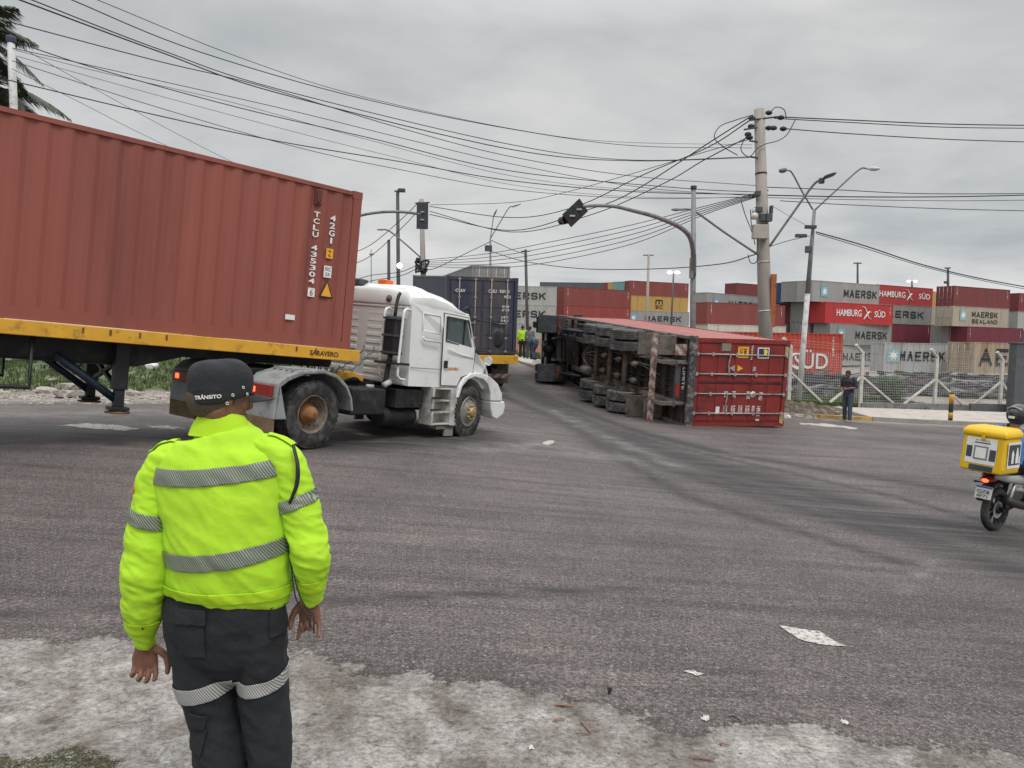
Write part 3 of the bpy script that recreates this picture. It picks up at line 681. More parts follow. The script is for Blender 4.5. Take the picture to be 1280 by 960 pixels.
for z, a, b__ in ((1.66, '30 480 KG', '67 200 LB'), (1.44, '3 860 KG', '8 510 LB'), (1.22, '26 620 KG', '58 690 LB'), (.98, '76.4 CU.M', '2 700 CU.FT')):
    dtext(a+'\n'+b__, z, 1.84, .25, .13, bold=.03)
    if z != 1.44: dtext({1.66: 'MAX.WT.', 1.22: 'NET', .98: 'CU.CAP'}[z]+'\n ', z, 1.45, .22 if z > 1.3 else .18, .11, bold=.03)
dplate('white_patch', .76, .87, 1.88, 2.1, M_white)
q = MB(); q.lathe([(0, .085), (-.003, .08), (-.003, .001)], (.012, 2.438-1.53, 1.86), (1, 0, 0), 20); q.build('round_sticker', M_white, c2)
for u0 in (.2, 2.05):     # striped conspicuity tape on the roof-side posts
    st = MB()
    for k in range(7): st.prism([(2.438-u0-k*.045+.03, OH-.15), (2.438-u0-k*.045-.005, OH-.04), (2.438-u0-k*.045-.03, OH-.04), (2.438-u0-k*.045+.005, OH-.15)], 'x', -.003, .0)
    st.build('hazard_stripes', mat('pale_yellow_tape', (.65, .55, .25)), c2)
t2 = trailer(MO, 'overturned semi-trailer showing its axles, dual tyres and dusty chassis', M_mudc, M_mudc, axles=(2.75, 4.05, 5.35), legs=True, under=mat('dusty_axles', (.12, .095, .078), .85, .1, .35, 5, (.05, .04, .033), 3, .5), tym=mat('dusty_tyre', (.06, .06, .062), .85, 0, .3, 7, (.17, .155, .14), 4, .5, bump=.3, bscale=50), flaps=False, depth=.52)
# rear bumper with red/white tape, tail frame, mud guards of the overturned trailer
M_tape = bpy.data.materials.new('red_white_tape'); M_tape.use_nodes = True; t = M_tape.node_tree; L = t.links.new
tcn = N(t, 'ShaderNodeTexCoord').outputs['Object']; wv = N(t, 'ShaderNodeTexWave', wave_type='BANDS', bands_direction='DIAGONAL', i={'Scale': 2.1, 'Distortion': .4, 'Detail': 2}); L(tcn, wv.inputs[0])
cc = ramp(t, wv.outputs[0], [(.45, (.25, .06, .055)), (.55, (.46, .42, .39))]); nn_ = nz(t, tcn, 14, 7, .75)
cc = mix(t, ramp(t, nn_, [(.47, 0.0), (.56, 1.0)]), cc, (.22, .19, .16)); L(cc, t.nodes['Principled BSDF'].inputs['Base Color']); t.nodes['Principled BSDF'].inputs['Roughness'].default_value = .6
q = MB(); q.box(.55, .67, -.03, 2.47, -.98, -.84); q.build('rear_bumper', M_tape, t2, bevel=.01)
q = MB(); q.box(-.16, -.04, -.06, 2.50, -.20, -.0); q.build('rear_cross_beam', mat('scuffed_dark_steel', (.06, .06, .065), .6, .2, .5, 9, (.34, .31, .28), 6, .45), t2, bevel=.012)
for y in (.62, 1.75):
    q = MB(); q.box(.0, .12, y-.04, y+.06, -.90, -.2); q.bar((.1, y, -.85), (.6, y, -.9), .08, .08); q.build('bumper_bracket', M_mudc, t2)
q = MB(); q.box(.02, .10, .75, 1.68, -.50, -.36); lp = q.build('light_bar', M_dgr, t2)
q = MB(); q.box(-.01, .02, .82, 1.18, -.49, -.37); q.build('tail_light', M_lens, lp)
text('LIMITE', .6, .07, (.016, 1.62, -.30), (0, -1, 0), (0, 0, 1), M_white, 'lettering', lp)
q = MB(); q.box(.02, .05, 1.95, 2.25, -.55, -.22); q.build('striped_plate', M_tape, t2)
for y, sh_ in ((-.03, 0), (2.47-.62, -.62)):
    f_ = lambda L_: [(a+sh_, b_) for a, b_ in L_]
    q = MB(); q.prism(f_([(1.78, -.30), (1.70, -1.18), (1.73, -1.19), (1.83, -.34), (2.15-sh_, -.28), (2.15-sh_, -.24), (1.8, -.24)]), 'y', y, y+.62)
    q.prism(f_([(1.70, -.22), (1.25, -.25), (1.2, -.85), (1.23, -.85), (1.30, -.29), (1.70, -.26)]), 'y', y+.05, y+.6)
    q.build('mud_flap', M_mudc, t2, bevel=.01, label='bent dusty mud flap')
for i in range(5):
    q = MB(); y = .85+.17*i; q.tube([(.3, y, -.22), (3.0, y+.05, -.30-.05*(i % 2)), (8.6, y, -.26)], .02, 6, cat=4); q.build('brake_hose', M_cable, t2)
for x in (2.1, 3.4, 4.7):
    for y in (.95, 1.45):
        q = MB(); q.tube([(x+.2, y, -.72), (x+.42, y, -.72)], .09, 12); q.tube([(x+.42, y, -.72), (x+.62, y, -.80)], .02, 6); q.build('brake_chamber', M_mudc, t2)
q = MB(); q.tube([(6.3, .75, -.72), (7.1, .75, -.72)], .15, 16); q.build('air_tank', M_mudc, t2)
q = MB(); q.box(6.3, 7.2, 1.75, 2.3, -.75, -.25); q.build('tool_box', M_dgr, t2, bevel=.01)

M_dax = bpy.data.materials['dusty_axles']
for x in (2.75, 4.05, 5.35):
    for y in (.66, 1.78):
        q = MB(); q.bar((x-.02, y, -.86), (x+.95, y*.97, -.52), .05, .06); q.build('radius_arm', M_mudc, t2)
        q = MB(); [q.tube([(x+dx, y-.09, -.98), (x+dx, y-.09, -.62)], .012, 6) or q.tube([(x+dx, y+.09, -.98), (x+dx, y+.09, -.62)], .012, 6) for dx in (-.07, .07)]; q.build('u_bolt', M_rust, t2)
    q = MB(); q.tube([(x+.12, .5, -.90), (x+.12, 1.95, -.90)], .022, 6); q.build('brake_shaft', M_rust, t2)
rr_ = random.Random(3)
for i in range(9):
    y = .5+.16*i; q = MB(); q.tube([(.8+rr_.uniform(0, 1.5), y, -.5), (3.0, y+rr_.uniform(-.2, .2), -.62), (4.2, y+rr_.uniform(-.3, .3), -.5), (6.4, y, -.58), (8.0, 1.2, -.5)], rr_.choice((.010, .014, .018)), 6, cat=5); q.build('brake_hose', rr_.choice((M_cable, M_mudc, M_rust)), t2)
for i, x in enumerate((7.5, 8.2, 9.6, 10.4)):
    q = MB(); q.box(x, x+.09, .06, 2.38, -.33, -.20); q.build('frame_slat', M_mudc, t2)

for (y0, y1, z0, z1) in ((.118, .136, .15, OH-.13), (2.302, 2.32, .15, OH-.13), (1.205, 1.233, .15, OH-.13), (.13, 2.31, .135, .155), (.13, 2.31, OH-.135, OH-.115)):
    q = MB(); q.box(.012, .036, y0, y1, z0, z1); q.build('door_gasket', M_blk, c2)
# ------------------------------------------------------------------ tractor truck (x forward, y left, z up, rear axle at x=0)
WB = 4.05
def tractor(M, label, cabm=M_wht, detail=True, steer=.10):
    t = thing('tractor_truck', label, 'truck', M)
    for y in (-.42, .42):
        q = MB(); q.box(-.95, 4.9, y-.04, y+.04, .74, .99); q.build('chassis_rail', M_blk, t, bevel=.01)
    q = MB()
    for x in (-.85, -.1, .8, 1.7, 2.6, 3.5): q.box(x, x+.1, -.38, .38, .78, .95)
    q.build('cross_member', M_blk, t)
    q = MB(); q.prism([(-.75, 1.05), (-.95, 1.0), (-.95, 1.06), (-.7, 1.14), (.45, 1.16), (.45, 1.08)], 'y', -.45, .45); q.box(-.4, .3, -.5, .5, .99, 1.08); q.build('fifth_wheel', M_blk, t, bevel=.01)
    # wheels
    for s in (-1, 1):
        wheel(t, 0, s*1.10, .52, s, hubm=mat('brown_hub', (.30, .14, .05), .8, .1, .3, 9, (.1, .05, .03), 6, .4)); wheel(t, 0, s*.76, .52, s)
        wheel(t, WB, s*1.08, .52, s, front=True, steer=steer, hubm=mat('brass_hub', (.42, .30, .12), .5, .4, .2), rimm=mat('steel_rim', (.30, .29, .27), .5, .4, .25, 6, (.12, .09, .06), 5, .5))
    q = MB(); q.tube([(0, -1, .52), (0, 1, .52)], .09, 12); q.ball((0, 0, .52), (.28, .25, .26)); q.build('rear_axle', M_blk, t)
    q = MB(); q.tube([(WB, -.95, .48), (WB, .95, .48)], .06, 10); q.build('front_axle', M_blk, t)
    # rear mudguards with lamp panels
    po = [(-.80, .46), (-.76, .98), (-.62, 1.10), (-.3, 1.19), (.12, 1.215), (.42, 1.14), (.64, .98), (.76, .78), (.81, .57)]
    pi_ = [(.77, .57), (.72, .77), (.60, .94), (.39, 1.09), (.12, 1.16), (-.28, 1.135), (-.56, 1.03), (-.70, .94), (-.74, .46)]
    for s in (-1, 1):
        y0, y1 = (-1.27, -.60) if s < 0 else (.60, 1.27)
        q = MB(); q.prism(po+pi_, 'y', y0, y1)
        yo = y0 if s < 0 else y1
        q.prism([(-.79, .46), (-.755, .97), (-.70, .93), (-.58, .55), (-.55, .46)], 'y', yo-.0 if s < 0 else yo-.03, yo+.03 if s < 0 else yo)
        fd = q.build('mudguard', M_gry, t, bevel=.018)
        q = MB()
        for k in range(4): q.box(-.45+.02, .05, y0+.12+k*.13, y0+.15+k*.13, 1.165, 1.215)
        q.build('mudguard_rib', M_gry, fd, bevel=.008)
        q = MB(); q.box(-.835, -.77, y0+.08, y1-.08, .78, .95); lp = q.build('tail_light', M_lens, fd, bevel=.01)
        q = MB(); cy_ = y1-.22; q.box(-.846, -.83, cy_-.045, cy_+.045, .825, .905); q.build('lit_bulb', M_lamp_r, lp, bevel=.01)
        q = MB(); q.prism([(-.80, .47), (-.76, .47), (-.75, .22), (-.79, .22)], 'y', y0+.02, y1-.02); q.build('mud_flap', mat('muddy_flap', (.20, .14, .08), .9, 0, .3), fd)
    # cab shell, hollow with real window openings
    prof = [(2.15, 1.0), (2.13, 2.46), (3.84, 2.40), (4.08, 1.72), (4.60, 1.45), (4.70, 1.28), (4.70, .98)]
    def shell(p, hw, hwt, zt0=1.9):
        mb = MB(); n = len(p); wz = lambda z: hw if z < zt0 else hw+(hwt-hw)*(z-zt0)/(2.46-zt0)
        vs = [(x, -wz(z)*(.93 if x > 4.5 else 1), z) for x, z in p]+[(x, wz(z)*(.93 if x > 4.5 else 1), z) for x, z in p]
        mb.add(vs, [tuple(range(n))[::-1], tuple(range(n, 2*n))]+[(i, (i+1) % n, n+(i+1) % n, n+i) for i in range(n)]); return mb
    cab = shell(prof, 1.22, 1.15).build('cab_body', cabm, None)
    cuts = [shell([(2.22, 1.05), (2.20, 2.38), (3.79, 2.33), (4.02, 1.70), (4.02, 1.05)], 1.16, 1.10).build('k', None)]
    winp = [(3.13, 1.88), (3.12, 2.33), (3.78, 2.30), (4.0, 1.76), (3.92, 1.77)]
    q = MB(); q.prism(winp, 'y', -1.5, 1.5); cuts.append(q.build('k', None))
    q = MB(); q.prism([(3.7, 2.30), (4.3, 2.26), (4.5, 1.82), (3.9, 1.80)], 'y', -1.0, 1.0); cuts.append(q.build('k', None))
    q = MB(); q.tube([(WB, -2, .52), (WB, 2, .52)], .66, 40); cuts.append(q.build('k', None))
    boolean(cab, cuts); cab.parent = t
    md = cab.modifiers.new('bevel', 'BEVEL'); md.width = .022; md.segments = 2; md.limit_method = 'ANGLE'; md.angle_limit = R_(30)
    for p in cab.data.polygons: p.use_smooth = False
    # roof cap (high roof, rounded, sloping to the windscreen)
    rg = []
    for x, z, hw in ((2.11, 2.62, 1.08), (2.16, 2.70, 1.10), (2.7, 2.745, 1.12), (3.1, 2.70, 1.12), (3.45, 2.62, 1.11), (3.75, 2.50, 1.09), (3.92, 2.40, 1.06)):
        pr = [(-hw-.035, 2.42 if x < 3.8 else 2.36), (-hw-.03, z-.13 if z > 2.57 else 2.44), (-hw+.10, z-.03), (-hw*.5, z+.01), (0, z+.02), (hw*.5, z+.01), (hw-.10, z-.03), (hw+.03, z-.13 if z > 2.57 else 2.44), (hw+.035, 2.42 if x < 3.8 else 2.36)]
        rg.append([(x, y, zz) for y, zz in pr])
    q = MB(); q.rings(rg, True, True); rf = q.build('roof', cabm, t, bevel=.02)
    q = MB(); rg = []
    for x, z in ((2.35, 2.73), (2.45, 2.80), (2.75, 2.82), (2.98, 2.80), (3.2, 2.71)): rg.append([(x, -.75, 2.70), (x, -.62, z), (x, .62, z), (x, .75, 2.70)])
    q.rings(rg, True, True); q.build('roof_hatch', cabm, rf, bevel=.02)
    q = MB(); q.box(2.55, 2.75, -.1, .12, 2.80, 2.90); q.build('roof_beacon', M_org, rf, bevel=.015)
    q = MB(); q.box(2.25, 2.50, .30, .62, 2.75, 2.87); q.build('roof_vent', M_dgr, rf, bevel=.03)
    # doors: a proud panel each side with its own window frame
    dp = [(3.06, 1.03), (3.04, 2.38), (3.80, 2.36), (4.04, 1.72), (4.04, 1.30), (3.66, 1.20), (3.56, 1.03)]
    for s in (-1, 1):
        q = MB(); n = len(dp); f = lambda z: 1.226 if z < 1.9 else 1.226-.07*(z-1.9)/.56
        vs = [(x, s*(f(z)-.02), z) for x, z in dp]+[(x, s*(f(z)+.006), z) for x, z in dp]
        q.add(vs, [tuple(range(n))[::-1], tuple(range(n, 2*n))]+[(i, (i+1) % n, n+(i+1) % n, n+i) for i in range(n)])
        d = q.build('door', cabm, None)
        q = MB(); q.prism([(3.155, 1.885), (3.15, 2.305), (3.76, 2.28), (3.965, 1.79), (3.90, 1.79)], 'y', s*1.0, s*1.4); boolean(d, [q.build('k', None)])
        d.parent = t; md = d.modifiers.new('bevel', 'BEVEL'); md.width = .008; md.segments = 2; md.limit_method = 'ANGLE'
        q = MB()
        for a, b_ in zip(dp, dp[1:]+dp[:1]): q.bar((a[0], s*(f(a[1])+.0), a[1]), (b_[0], s*(f(b_[1])+.0), b_[1]), .012, .016, up=(0, 1, 0))
        q.build('door_seal', M_blk, d)
        q = MB(); q.box(3.105, 3.185, s*1.226-.02, s*1.226+.035 if s > 0 else s*1.226+.02, 1.36, 1.50) if s > 0 else q.box(3.105, 3.185, -1.262, -1.215, 1.36, 1.50); q.build('door_handle', M_blk, d, bevel=.012)
        g = MB(); yy = s*1.17; gp = [(3.13, 1.87), (3.12, 2.32), (3.78, 2.30), (3.99, 1.77), (3.91, 1.77)]
        g.prism(gp, 'y', yy-.004, yy+.004); g.build('window', bpy.data.materials['cab_pane'], d)
        q = MB(); q.bar((3.68, s*1.185, 2.30), (3.70, s*1.185, 1.80), .03, .02, up=(0, 1, 0))
        for a, b_ in zip(gp, gp[1:]+gp[:1]): q.bar((a[0], s*1.195, a[1]), (b_[0], s*1.195, b_[1]), .022, .03, up=(0, 1, 0))
        q.build('window_frame', M_blk, d)
        q = MB(); q.tube([(3.18, s*1.238, 1.72), (3.6, s*1.242, 1.63), (4.0, s*1.238, 1.58)], .012, 6); q.build('door_crease', cabm, d)
    # side pressing behind the door
    for s in (-1, 1):
        q = MB(); q.tube([(2.42, s*1.222, 1.90), (2.47, s*1.226, 1.84), (2.95, s*1.226, 1.83)], .02, 8); q.tube([(2.44, s*1.215, 2.0), (2.95, s*1.215, 1.98)], .012, 8)
        q.tube([(2.42, s*1.205, 2.0), (2.44, s*1.17, 2.32), (2.93, s*1.17, 2.31), (2.95, s*1.205, 2.0)], .010, 6); q.build('side_pressing', cabm, t)
        q = MB(); q.box(2.16, 3.04, s*1.2215-.003, s*1.2215+.003, 1.325, 1.335); q.build('body_seam', M_dgr, t)
    # back wall: pressed ribs in two columns
    q = MB()
    for (a, b_) in ((.12, .98), (-.92, -.12)):
        z = 1.14
        while z < 2.30:
            q.prism([(2.148, z), (2.130, z+.012), (2.133, z+.07), (2.148, z+.10)], 'y', a, b_); z += .135
    q.build('back_wall_rib', cabm, t, bevel=.006)
    q = MB(); q.box(2.119, 2.150, -1.12, 1.12, 1.02, 1.09); q.box(2.119, 2.150, -1.08, 1.08, 2.36, 2.40); q.build('back_wall_rail', cabm, t, bevel=.01)
    q = MB(); q.lathe([(0, .07), (-.03, .06), (-.04, .001)], (2.12, -.62, 2.52), (1, 0, 0), 14); q.build('work_lamp', M_mudc, t)
    # air intake with pipes behind the cab's right corner
    q = MB(); q.box(1.80, 1.98, -1.12, -.84, 1.52, 2.20); it = q.build('air_intake', M_blk, t, bevel=.03)
    q = MB()
    for z in (1.56, 1.86, 2.16): q.box(1.785, 1.995, -1.15, -.81, z-.02, z+.02)
    q.build('clamp_band', M_dgr, it, bevel=.006)
    q = MB(); q.tube([(1.9, -.98, 2.2), (1.93, -.98, 2.5), (1.98, -.98, 2.62)], .03, 8, cat=4); q.build('intake_pipe', M_blk, it)
    q = MB(); q.tube([(1.88, -.98, 1.52), (1.86, -.96, 1.2), (1.84, -.95, 1.02)], .045, 8, cat=4); q.build('intake_pipe', M_blk, it)
    for y in (-1.20, -.76):
        q = MB(); q.tube([(2.10, y+.05, 2.33), (1.97, y+.02, 2.34), (1.88, y, 2.26), (1.87, y, 1.9), (1.86, y, 1.3), (1.90, y, 1.14), (2.08, y, 1.10)], .024, 8, cat=4); q.build('grab_pipe', cabm, it)
    q = MB(); q.box(1.78, 2.1, -1.25, -.70, 1.36, 1.40); q.build('bracket', M_blk, it)
    # hood front, grille, bumper, front fenders
    q = MB(); q.box(4.70, 4.76, -.80, .80, .98, 1.32)
    for k in range(5): q.box(4.755, 4.775, -.75, .75, 1.0+k*.06, 1.03+k*.06)
    q.build('grille', M_dgr, t, bevel=.01)
    for s in (-1, 1):
        q = MB()
        for k in range(5): q.bar((4.50+.035*k*.4, s*1.145, 1.22+.045*k), (4.62, s*1.135, 1.24+.045*k), .02, .014)
        q.build('hood_vent', M_blk, t)
        fp = [(3.54, .80), (3.60, 1.02), (3.74, 1.20), (3.95, 1.29), (4.25, 1.31), (4.62, 1.24), (4.92, 1.10), (5.10, .90), (5.14, .74), (4.72, .74), (4.68, .90), (4.56, 1.08), (4.38, 1.18), (4.08, 1.22), (3.86, 1.16), (3.70, 1.02), (3.62, .80)]
        q = MB(); q.prism(fp, 'y', s*1.27, s*.93); f_ = q.build('front_fender', cabm, t, bevel=.022)
        bp_ = [(4.72, .735), (5.24, .735), (5.29, .62), (5.24, .46), (5.02, .36), (4.86, .40), (4.78, .55)]
        q = MB(); q.prism(bp_, 'y', s*1.26, s*.95); q.build('bumper_corner', cabm, f_, bevel=.025)
        q = MB(); q.box(5.0, 5.2, s*.92, s*.66, .76, .93); q.build('headlight', M_steel, f_, bevel=.02)
        q = MB(); q.box(5.08, 5.13, s*1.26, s*1.18, .80, .92); q.build('indicator_light', M_org, f_, bevel=.01)
        # steps
        q = MB(); q.prism([(2.84, .99), (2.86, .28), (3.56, .26), (3.52, .99)], 'y', s*1.0, s*.94)
        q.prism([(2.84, .99), (2.86, .28), (2.92, .28), (2.90, .99)], 'y', s*1.25, s*.95); q.prism([(3.38, .80), (3.42, .27), (3.66, .25), (3.60, .80), (3.52, .98), (3.38, .98)], 'y', s*1.25, s*.95)
        for z in (.28, .50, .72, .95): q.box(2.9, 3.42, s*1.24, s*.95, z, z+.035)
        st = q.build('cab_step', M_whd, t, bevel=.01)
        q = MB()
        for z in (.56, .78): q.box(2.82, 3.1, s*1.26, s*1.235, z, z+.03)
        q.build('step_tread', M_blk, st)
        q = MB(); q.box(3.36, 3.62, s*1.2, s*1.16, .06, .27) if s < 0 else q.box(3.36, 3.62, 1.16, 1.2, .06, .27); q.box(3.10, 3.60, s*1.2, s*1.0, .20, .26); q.build('mud_flap', mat('dusty_flap', (.25, .22, .18), .9), t)
    q = MB(); q.box(5.02, 5.27, -.95, .95, .44, .735); q.build('bumper', cabm, t, bevel=.03)
    q = MB(); q.prism([(4.75, .95), (5.0, .90), (5.14, .74), (4.75, .74)], 'y', -.94, .94); q.build('front_panel', cabm, t, bevel=.02)
    # mirrors, visor, wiper
    for s in (-1, 1):
        q = MB(); q.tube([(3.86, s*1.12, 2.36), (4.15, s*1.35, 2.33), (4.42, s*1.50, 2.30)], .014, 6); q.tube([(4.05, s*1.2, 1.74), (4.28, s*1.42, 1.76), (4.36, s*1.5, 1.82)], .014, 6); ma = q.build('mirror_arm', M_blk, t)
        q = MB(); q.tube([(4.38, s*1.50, 1.84), (4.40, s*1.50, 1.92), (4.40, s*1.51, 2.14), (4.40, s*1.50, 2.22)], [(.07, .03), (.12, .055), (.12, .055), (.07, .03)], 14, side=(0, 1, 0)); q.build('mirror', M_blk, ma)
        q = MB(); q.tube([(4.66, s*.9, 1.42), (4.85, s*1.0, 1.50)], .012, 6); q.lathe([(0, .10), (.03, .095), (.05, .05), (.055, .002)], (4.85, s*1.0, 1.55), (.9, 0, .2), 16); q.build('round_mirror', cabm, ma)
        q = MB(); q.bar((3.88, s*.5, 2.40), (4.08, s*.95, 2.40), .08, .02); q.build('sun_visor', M_blk, t)
        q = MB(); q.tube([(4.02, s*1.16, 1.74), (4.10, s*1.22, 1.71), (4.18, s*1.22, 1.73)], .02, 6); q.build('hood_latch', M_blk, t)
    q = MB(); q.prism([(3.80, 2.37), (4.07, 1.77), (4.075, 1.775), (3.81, 2.375)], 'y', -1.06, 1.06); q.build('windscreen', bpy.data.materials['cab_pane'], t)
    q = MB(); q.tube([(3.84, -1.0, 2.50), (3.93, -1.02, 2.56), (4.0, -1.04, 2.47), (3.98, -1.04, 2.40)], .03, 8, cat=3); q.build('roof_horn', M_blk, t)
    # seat and steering wheel inside
    q = MB(); q.box(2.9, 3.4, .25, .85, 1.25, 1.45); q.box(2.85, 2.98, .25, .85, 1.45, 2.05); q.box(2.9, 3.4, -.85, -.25, 1.25, 1.45); q.box(2.85, 2.98, -.85, -.25, 1.45, 2.05); q.build('seat', mat('worn_seat', (.10, .13, .13), .9), t, bevel=.04)
    q = MB(); q.box(3.75, 4.0, -1.1, 1.1, 1.2, 1.72); q.build('dashboard', M_dgr, t, bevel=.03)
    # tanks and boxes along the chassis
    for s in (-1, 1):
        q = MB(); q.box(.90, 1.72, s*1.12, s*.50, .48, .93); q.build('battery_box', M_blk, t, bevel=.03)
        q = MB(); q.box(1.98, 2.72, s*1.12, s*.50, .60, .93)
        for k in range(4): q.box(2.02+k*.18, 2.14+k*.18, s*1.13, s*1.11, .64, .90)
        q.build('air_filter_box', M_blk, t, bevel=.015)
        q = MB(); q.tube([(1.85, s*.85, .42), (2.72, s*.85, .42)], .17, 20, round_=False); q.build('fuel_tank', M_blk, t, bevel=.02)
        q = MB(); q.tube([(1.75, s*1.0, .98), (1.9, s*1.02, 1.05)], .05, 10); q.tube([(1.42, s*1.0, .93), (1.42, s*1.0, .99)], .07, 12); q.build('filler_cap', M_whd, t)
        for k in range(3):
            q = MB(); q.tube([(1.5+k*.05, s*.6, 1.0), (1.2, s*(.7+.05*k), 1.02+.03*k), (.95, s*.6, .9)], .016, 6, cat=4); q.build('air_hose', M_cable, t)
    q = MB(); q.box(2.7, 3.9, -.35, .35, .45, 1.0); q.build('engine', M_blk, t, bevel=.03)
    # curly air lines and the yellow deck part behind the cab
    q = MB(); q.prism([(.72, 1.00), (1.72, 1.00), (1.72, 1.08), (1.40, 1.17), (1.05, 1.12), (.72, 1.17)], 'y', -.55, -.32); q.build('yellow_bracket', M_yel, t, bevel=.01)
    for k, cc_ in enumerate(((.10, .16, .18), (.07, .07, .08))):
        pts = []
        for i in range(90):
            a = i*.75; f = i/89; pts.append((2.05-1.5*f, -.45+.25*k+.035*math.cos(a), 1.62-.55*math.sin(min(1, f*1.6)*math.pi/2)+.035*math.sin(a)+.12*f))
        q = MB(); q.tube(pts, .011, 5); q.build('coiled_air_line', mat('air_line_%s' % ('teal' if k == 0 else 'black'), cc_, .4, 0, 0), t)
    return t
mp_ = bpy.data.materials.new('cab_pane'); mp_.use_nodes = True; b = mp_.node_tree.nodes['Principled BSDF']
b.inputs['Base Color'].default_value = (.55, .65, .64, 1); b.inputs['Roughness'].default_value = .03; b.inputs['Transmission Weight'].default_value = .9; b.inputs['IOR'].default_value = 1.15; b.inputs['Specular IOR Level'].default_value = .8
MT = pose((-4.10795, 12.39749, .33717), 57.0088, 3.5455, 3.3648)
tk = tractor(MT, 'white tractor truck turning at the junction, grey mudguards and lit tail lights')
text('SARAVERO', .36, .06, (3.20, -1.2345, 1.325), (1, 0, 0), (0, 0, 1), mat('orange_lettering', (.62, .22, .03), .5, 0, .1), 'door_lettering', tk, bold=.04)
# overturned tractor (jack-knifed ahead of the trailer), lying on its side
Mk = MO@Matrix.Translation((10.1, 1.22, -1.72))@Matrix.Rotation(R_(-5), 4, 'Z')@Matrix.Rotation(R_(-13), 4, 'Y')
tk2 = tractor(Mk, 'overturned dark tractor truck jack-knifed in front of the trailer', cabm=M_whd, steer=0)
for o in tk2.children:
    if o.name.startswith('mudguard'):
        o.material_slots[0].link = 'OBJECT'; o.material_slots[0].material = mat('sooty_plastic', (.032, .037, .042), .6, 0, .2, 5, (.09, .085, .08), 4, .4)
        for c_ in list(o.children):
            if c_.name.startswith('mud_flap'): c_.material_slots[0].link = 'OBJECT'; c_.material_slots[0].material = M_dgr
            if c_.name.startswith('tail_light'): c_.material_slots[0].link = 'OBJECT'; c_.material_slots[0].material = mat('dull_red_lens', (.09, .02, .018), .4)
            for g in list(c_.children): bpy.data.objects.remove(g)
M_soot = mat('sooty_plastic', (.032, .037, .042), .6)
for s in (-1, 1):
    y0, y1 = sorted((s*1.27, s*.60))
    q = MB(); q.box(-.87, -.83, y0, y1, .04, .50); fl_ = q.build('mud_flap', M_soot, tk2, bevel=.01)
    q = MB()
    for k in range(4): q.box(-.875, -.868, y0+.04, y1-.04, .09+.1*k, .115+.1*k)
    q.build('flap_rib', M_soot, fl_)
# blue container truck driving up the road
MB1 = pose((-2.27+2.44*math.cos(R_(12.7)), 25.75+2.44*math.sin(R_(12.7)), 1.42), 90+12.7, -4.2, 0)
c3 = container(MB1, 12.192, LH, (.035, .045, .075), 'dark blue weathered container with pale lock rods, seen from its doors behind the white cab', dirt=(.10, .085, .085), damt=.55)
for ch in c3.children:
    if ch.name.startswith('side_panel'): ch.material_slots[0].link = 'OBJECT'; ch.material_slots[0].material = mat('greyed_blue_paint', (.075, .088, .11), .6, 0, .25, 2, (.06, .07, .09), 2, .5, streak=True)
    for g in ch.children:
        if g.name.startswith('locking_rod'): g.material_slots[0].link = 'OBJECT'; g.material_slots[0].material = mat('pale_rust_rods', (.34, .27, .23), .6, .2, .2)
for s, z, u, wd, ht in (('CSAV', 2.06, .30, .34, .11), ('CRSU', 2.07, 1.42, .28, .11), ('920115', 2.07, 1.80, .34, .11), ('45G1', 1.90, 1.95, .24, .10), ('30 480\n67 200', 1.46, 1.90, .25, .2), ('3 850\n8 490', 1.1, 1.88, .25, .2)):
    text(s, wd, ht, (.006, 2.438-u, z), (0, -1, 0), (0, 0, 1), M_white, 'lettering', c3, bold=.02)
t3 = trailer(MB1, 'yellow framed trailer under the dark blue container', M_yel, M_blk, axles=(2.2, 3.5))
q = MB(); q.box(.35, .47, .1, 2.34, -.85, -.72); q.build('rear_bumper', M_tape, t3)
q = MB(); q.box(-.02, .12, 1.0, 1.6, -.5, -.32); q.build('plate_holder', M_blk, t3)
q = MB(); q.box(-.29, -.16, -.03, 2.47, -.30, -.02); q.build('rear_cross_beam', M_yel, t3, bevel=.01)
tractor(MB1@Matrix.Translation((11.2, 1.22, -1.42)), 'tractor truck hidden ahead of the dark blue container', cabm=M_whd, steer=0)
# ------------------------------------------------------------------ container yard: every container placed by its near vertical edge
YG = -1.0
def yh(px): return 420+.02*(px-640)
def place(x0, x1, yt, hpx, L=12.192, lev=None, H=LH, far='R', D=None):
    """returns matrix; side face from px x0 (left) to x1 (right); `far` tells which end is farther; yt,hpx at the nearer edge"""
    xn, xf = (x0, x1) if far == 'R' else (x1, x0)
    D = D or FPX*H/hpx
    zt = CH+(yh(xn)-yt)*D/FPX; zb = zt-H
    if lev is not None:
        zg = YG if D > 75 else gz((xn-640)/FPX*D, D); zb = zg+lev*LH; zt = zb+H
        if yh(xn)-yt > 14: D = FPX*(zt-CH)/(yh(xn)-yt)
    X0, Y0 = (xn-640)/FPX*D, D; k = (xf-640)/FPX
    # |(k*Y - X0, Y-Y0)| = L
    a = k*k+1; b_ = -2*(k*X0+Y0); c_ = X0*X0+Y0*Y0-L*L; disc = b_*b_-4*a*c_
    Yf = (-b_+math.sqrt(max(0, disc)))/(2*a) if disc > 0 else -b_/(2*a)
    Xf = k*Yf
    if far == 'R': A, B = (X0, Y0), (Xf, Yf)
    else: A, B = (Xf, Yf), (X0, Y0)
    yaw = math.atan2(B[1]-A[1], B[0]-A[0])
    Lm = math.dist(A, B)
    M = Matrix.Rotation(yaw, 4, 'Z'); M.translation = (A[0], A[1], zb); return M
YG=-1.0
GRY = (.30, .305, .30); GRD = (.24, .245, .24); BEI = (.38, .34, .27); HRD = (.42, .035, .035); DRD = (.18, .042, .045); MAR = (.15, .03, .045); TRD = (.225, .058, .052); YLW = (.46, .30, .09)
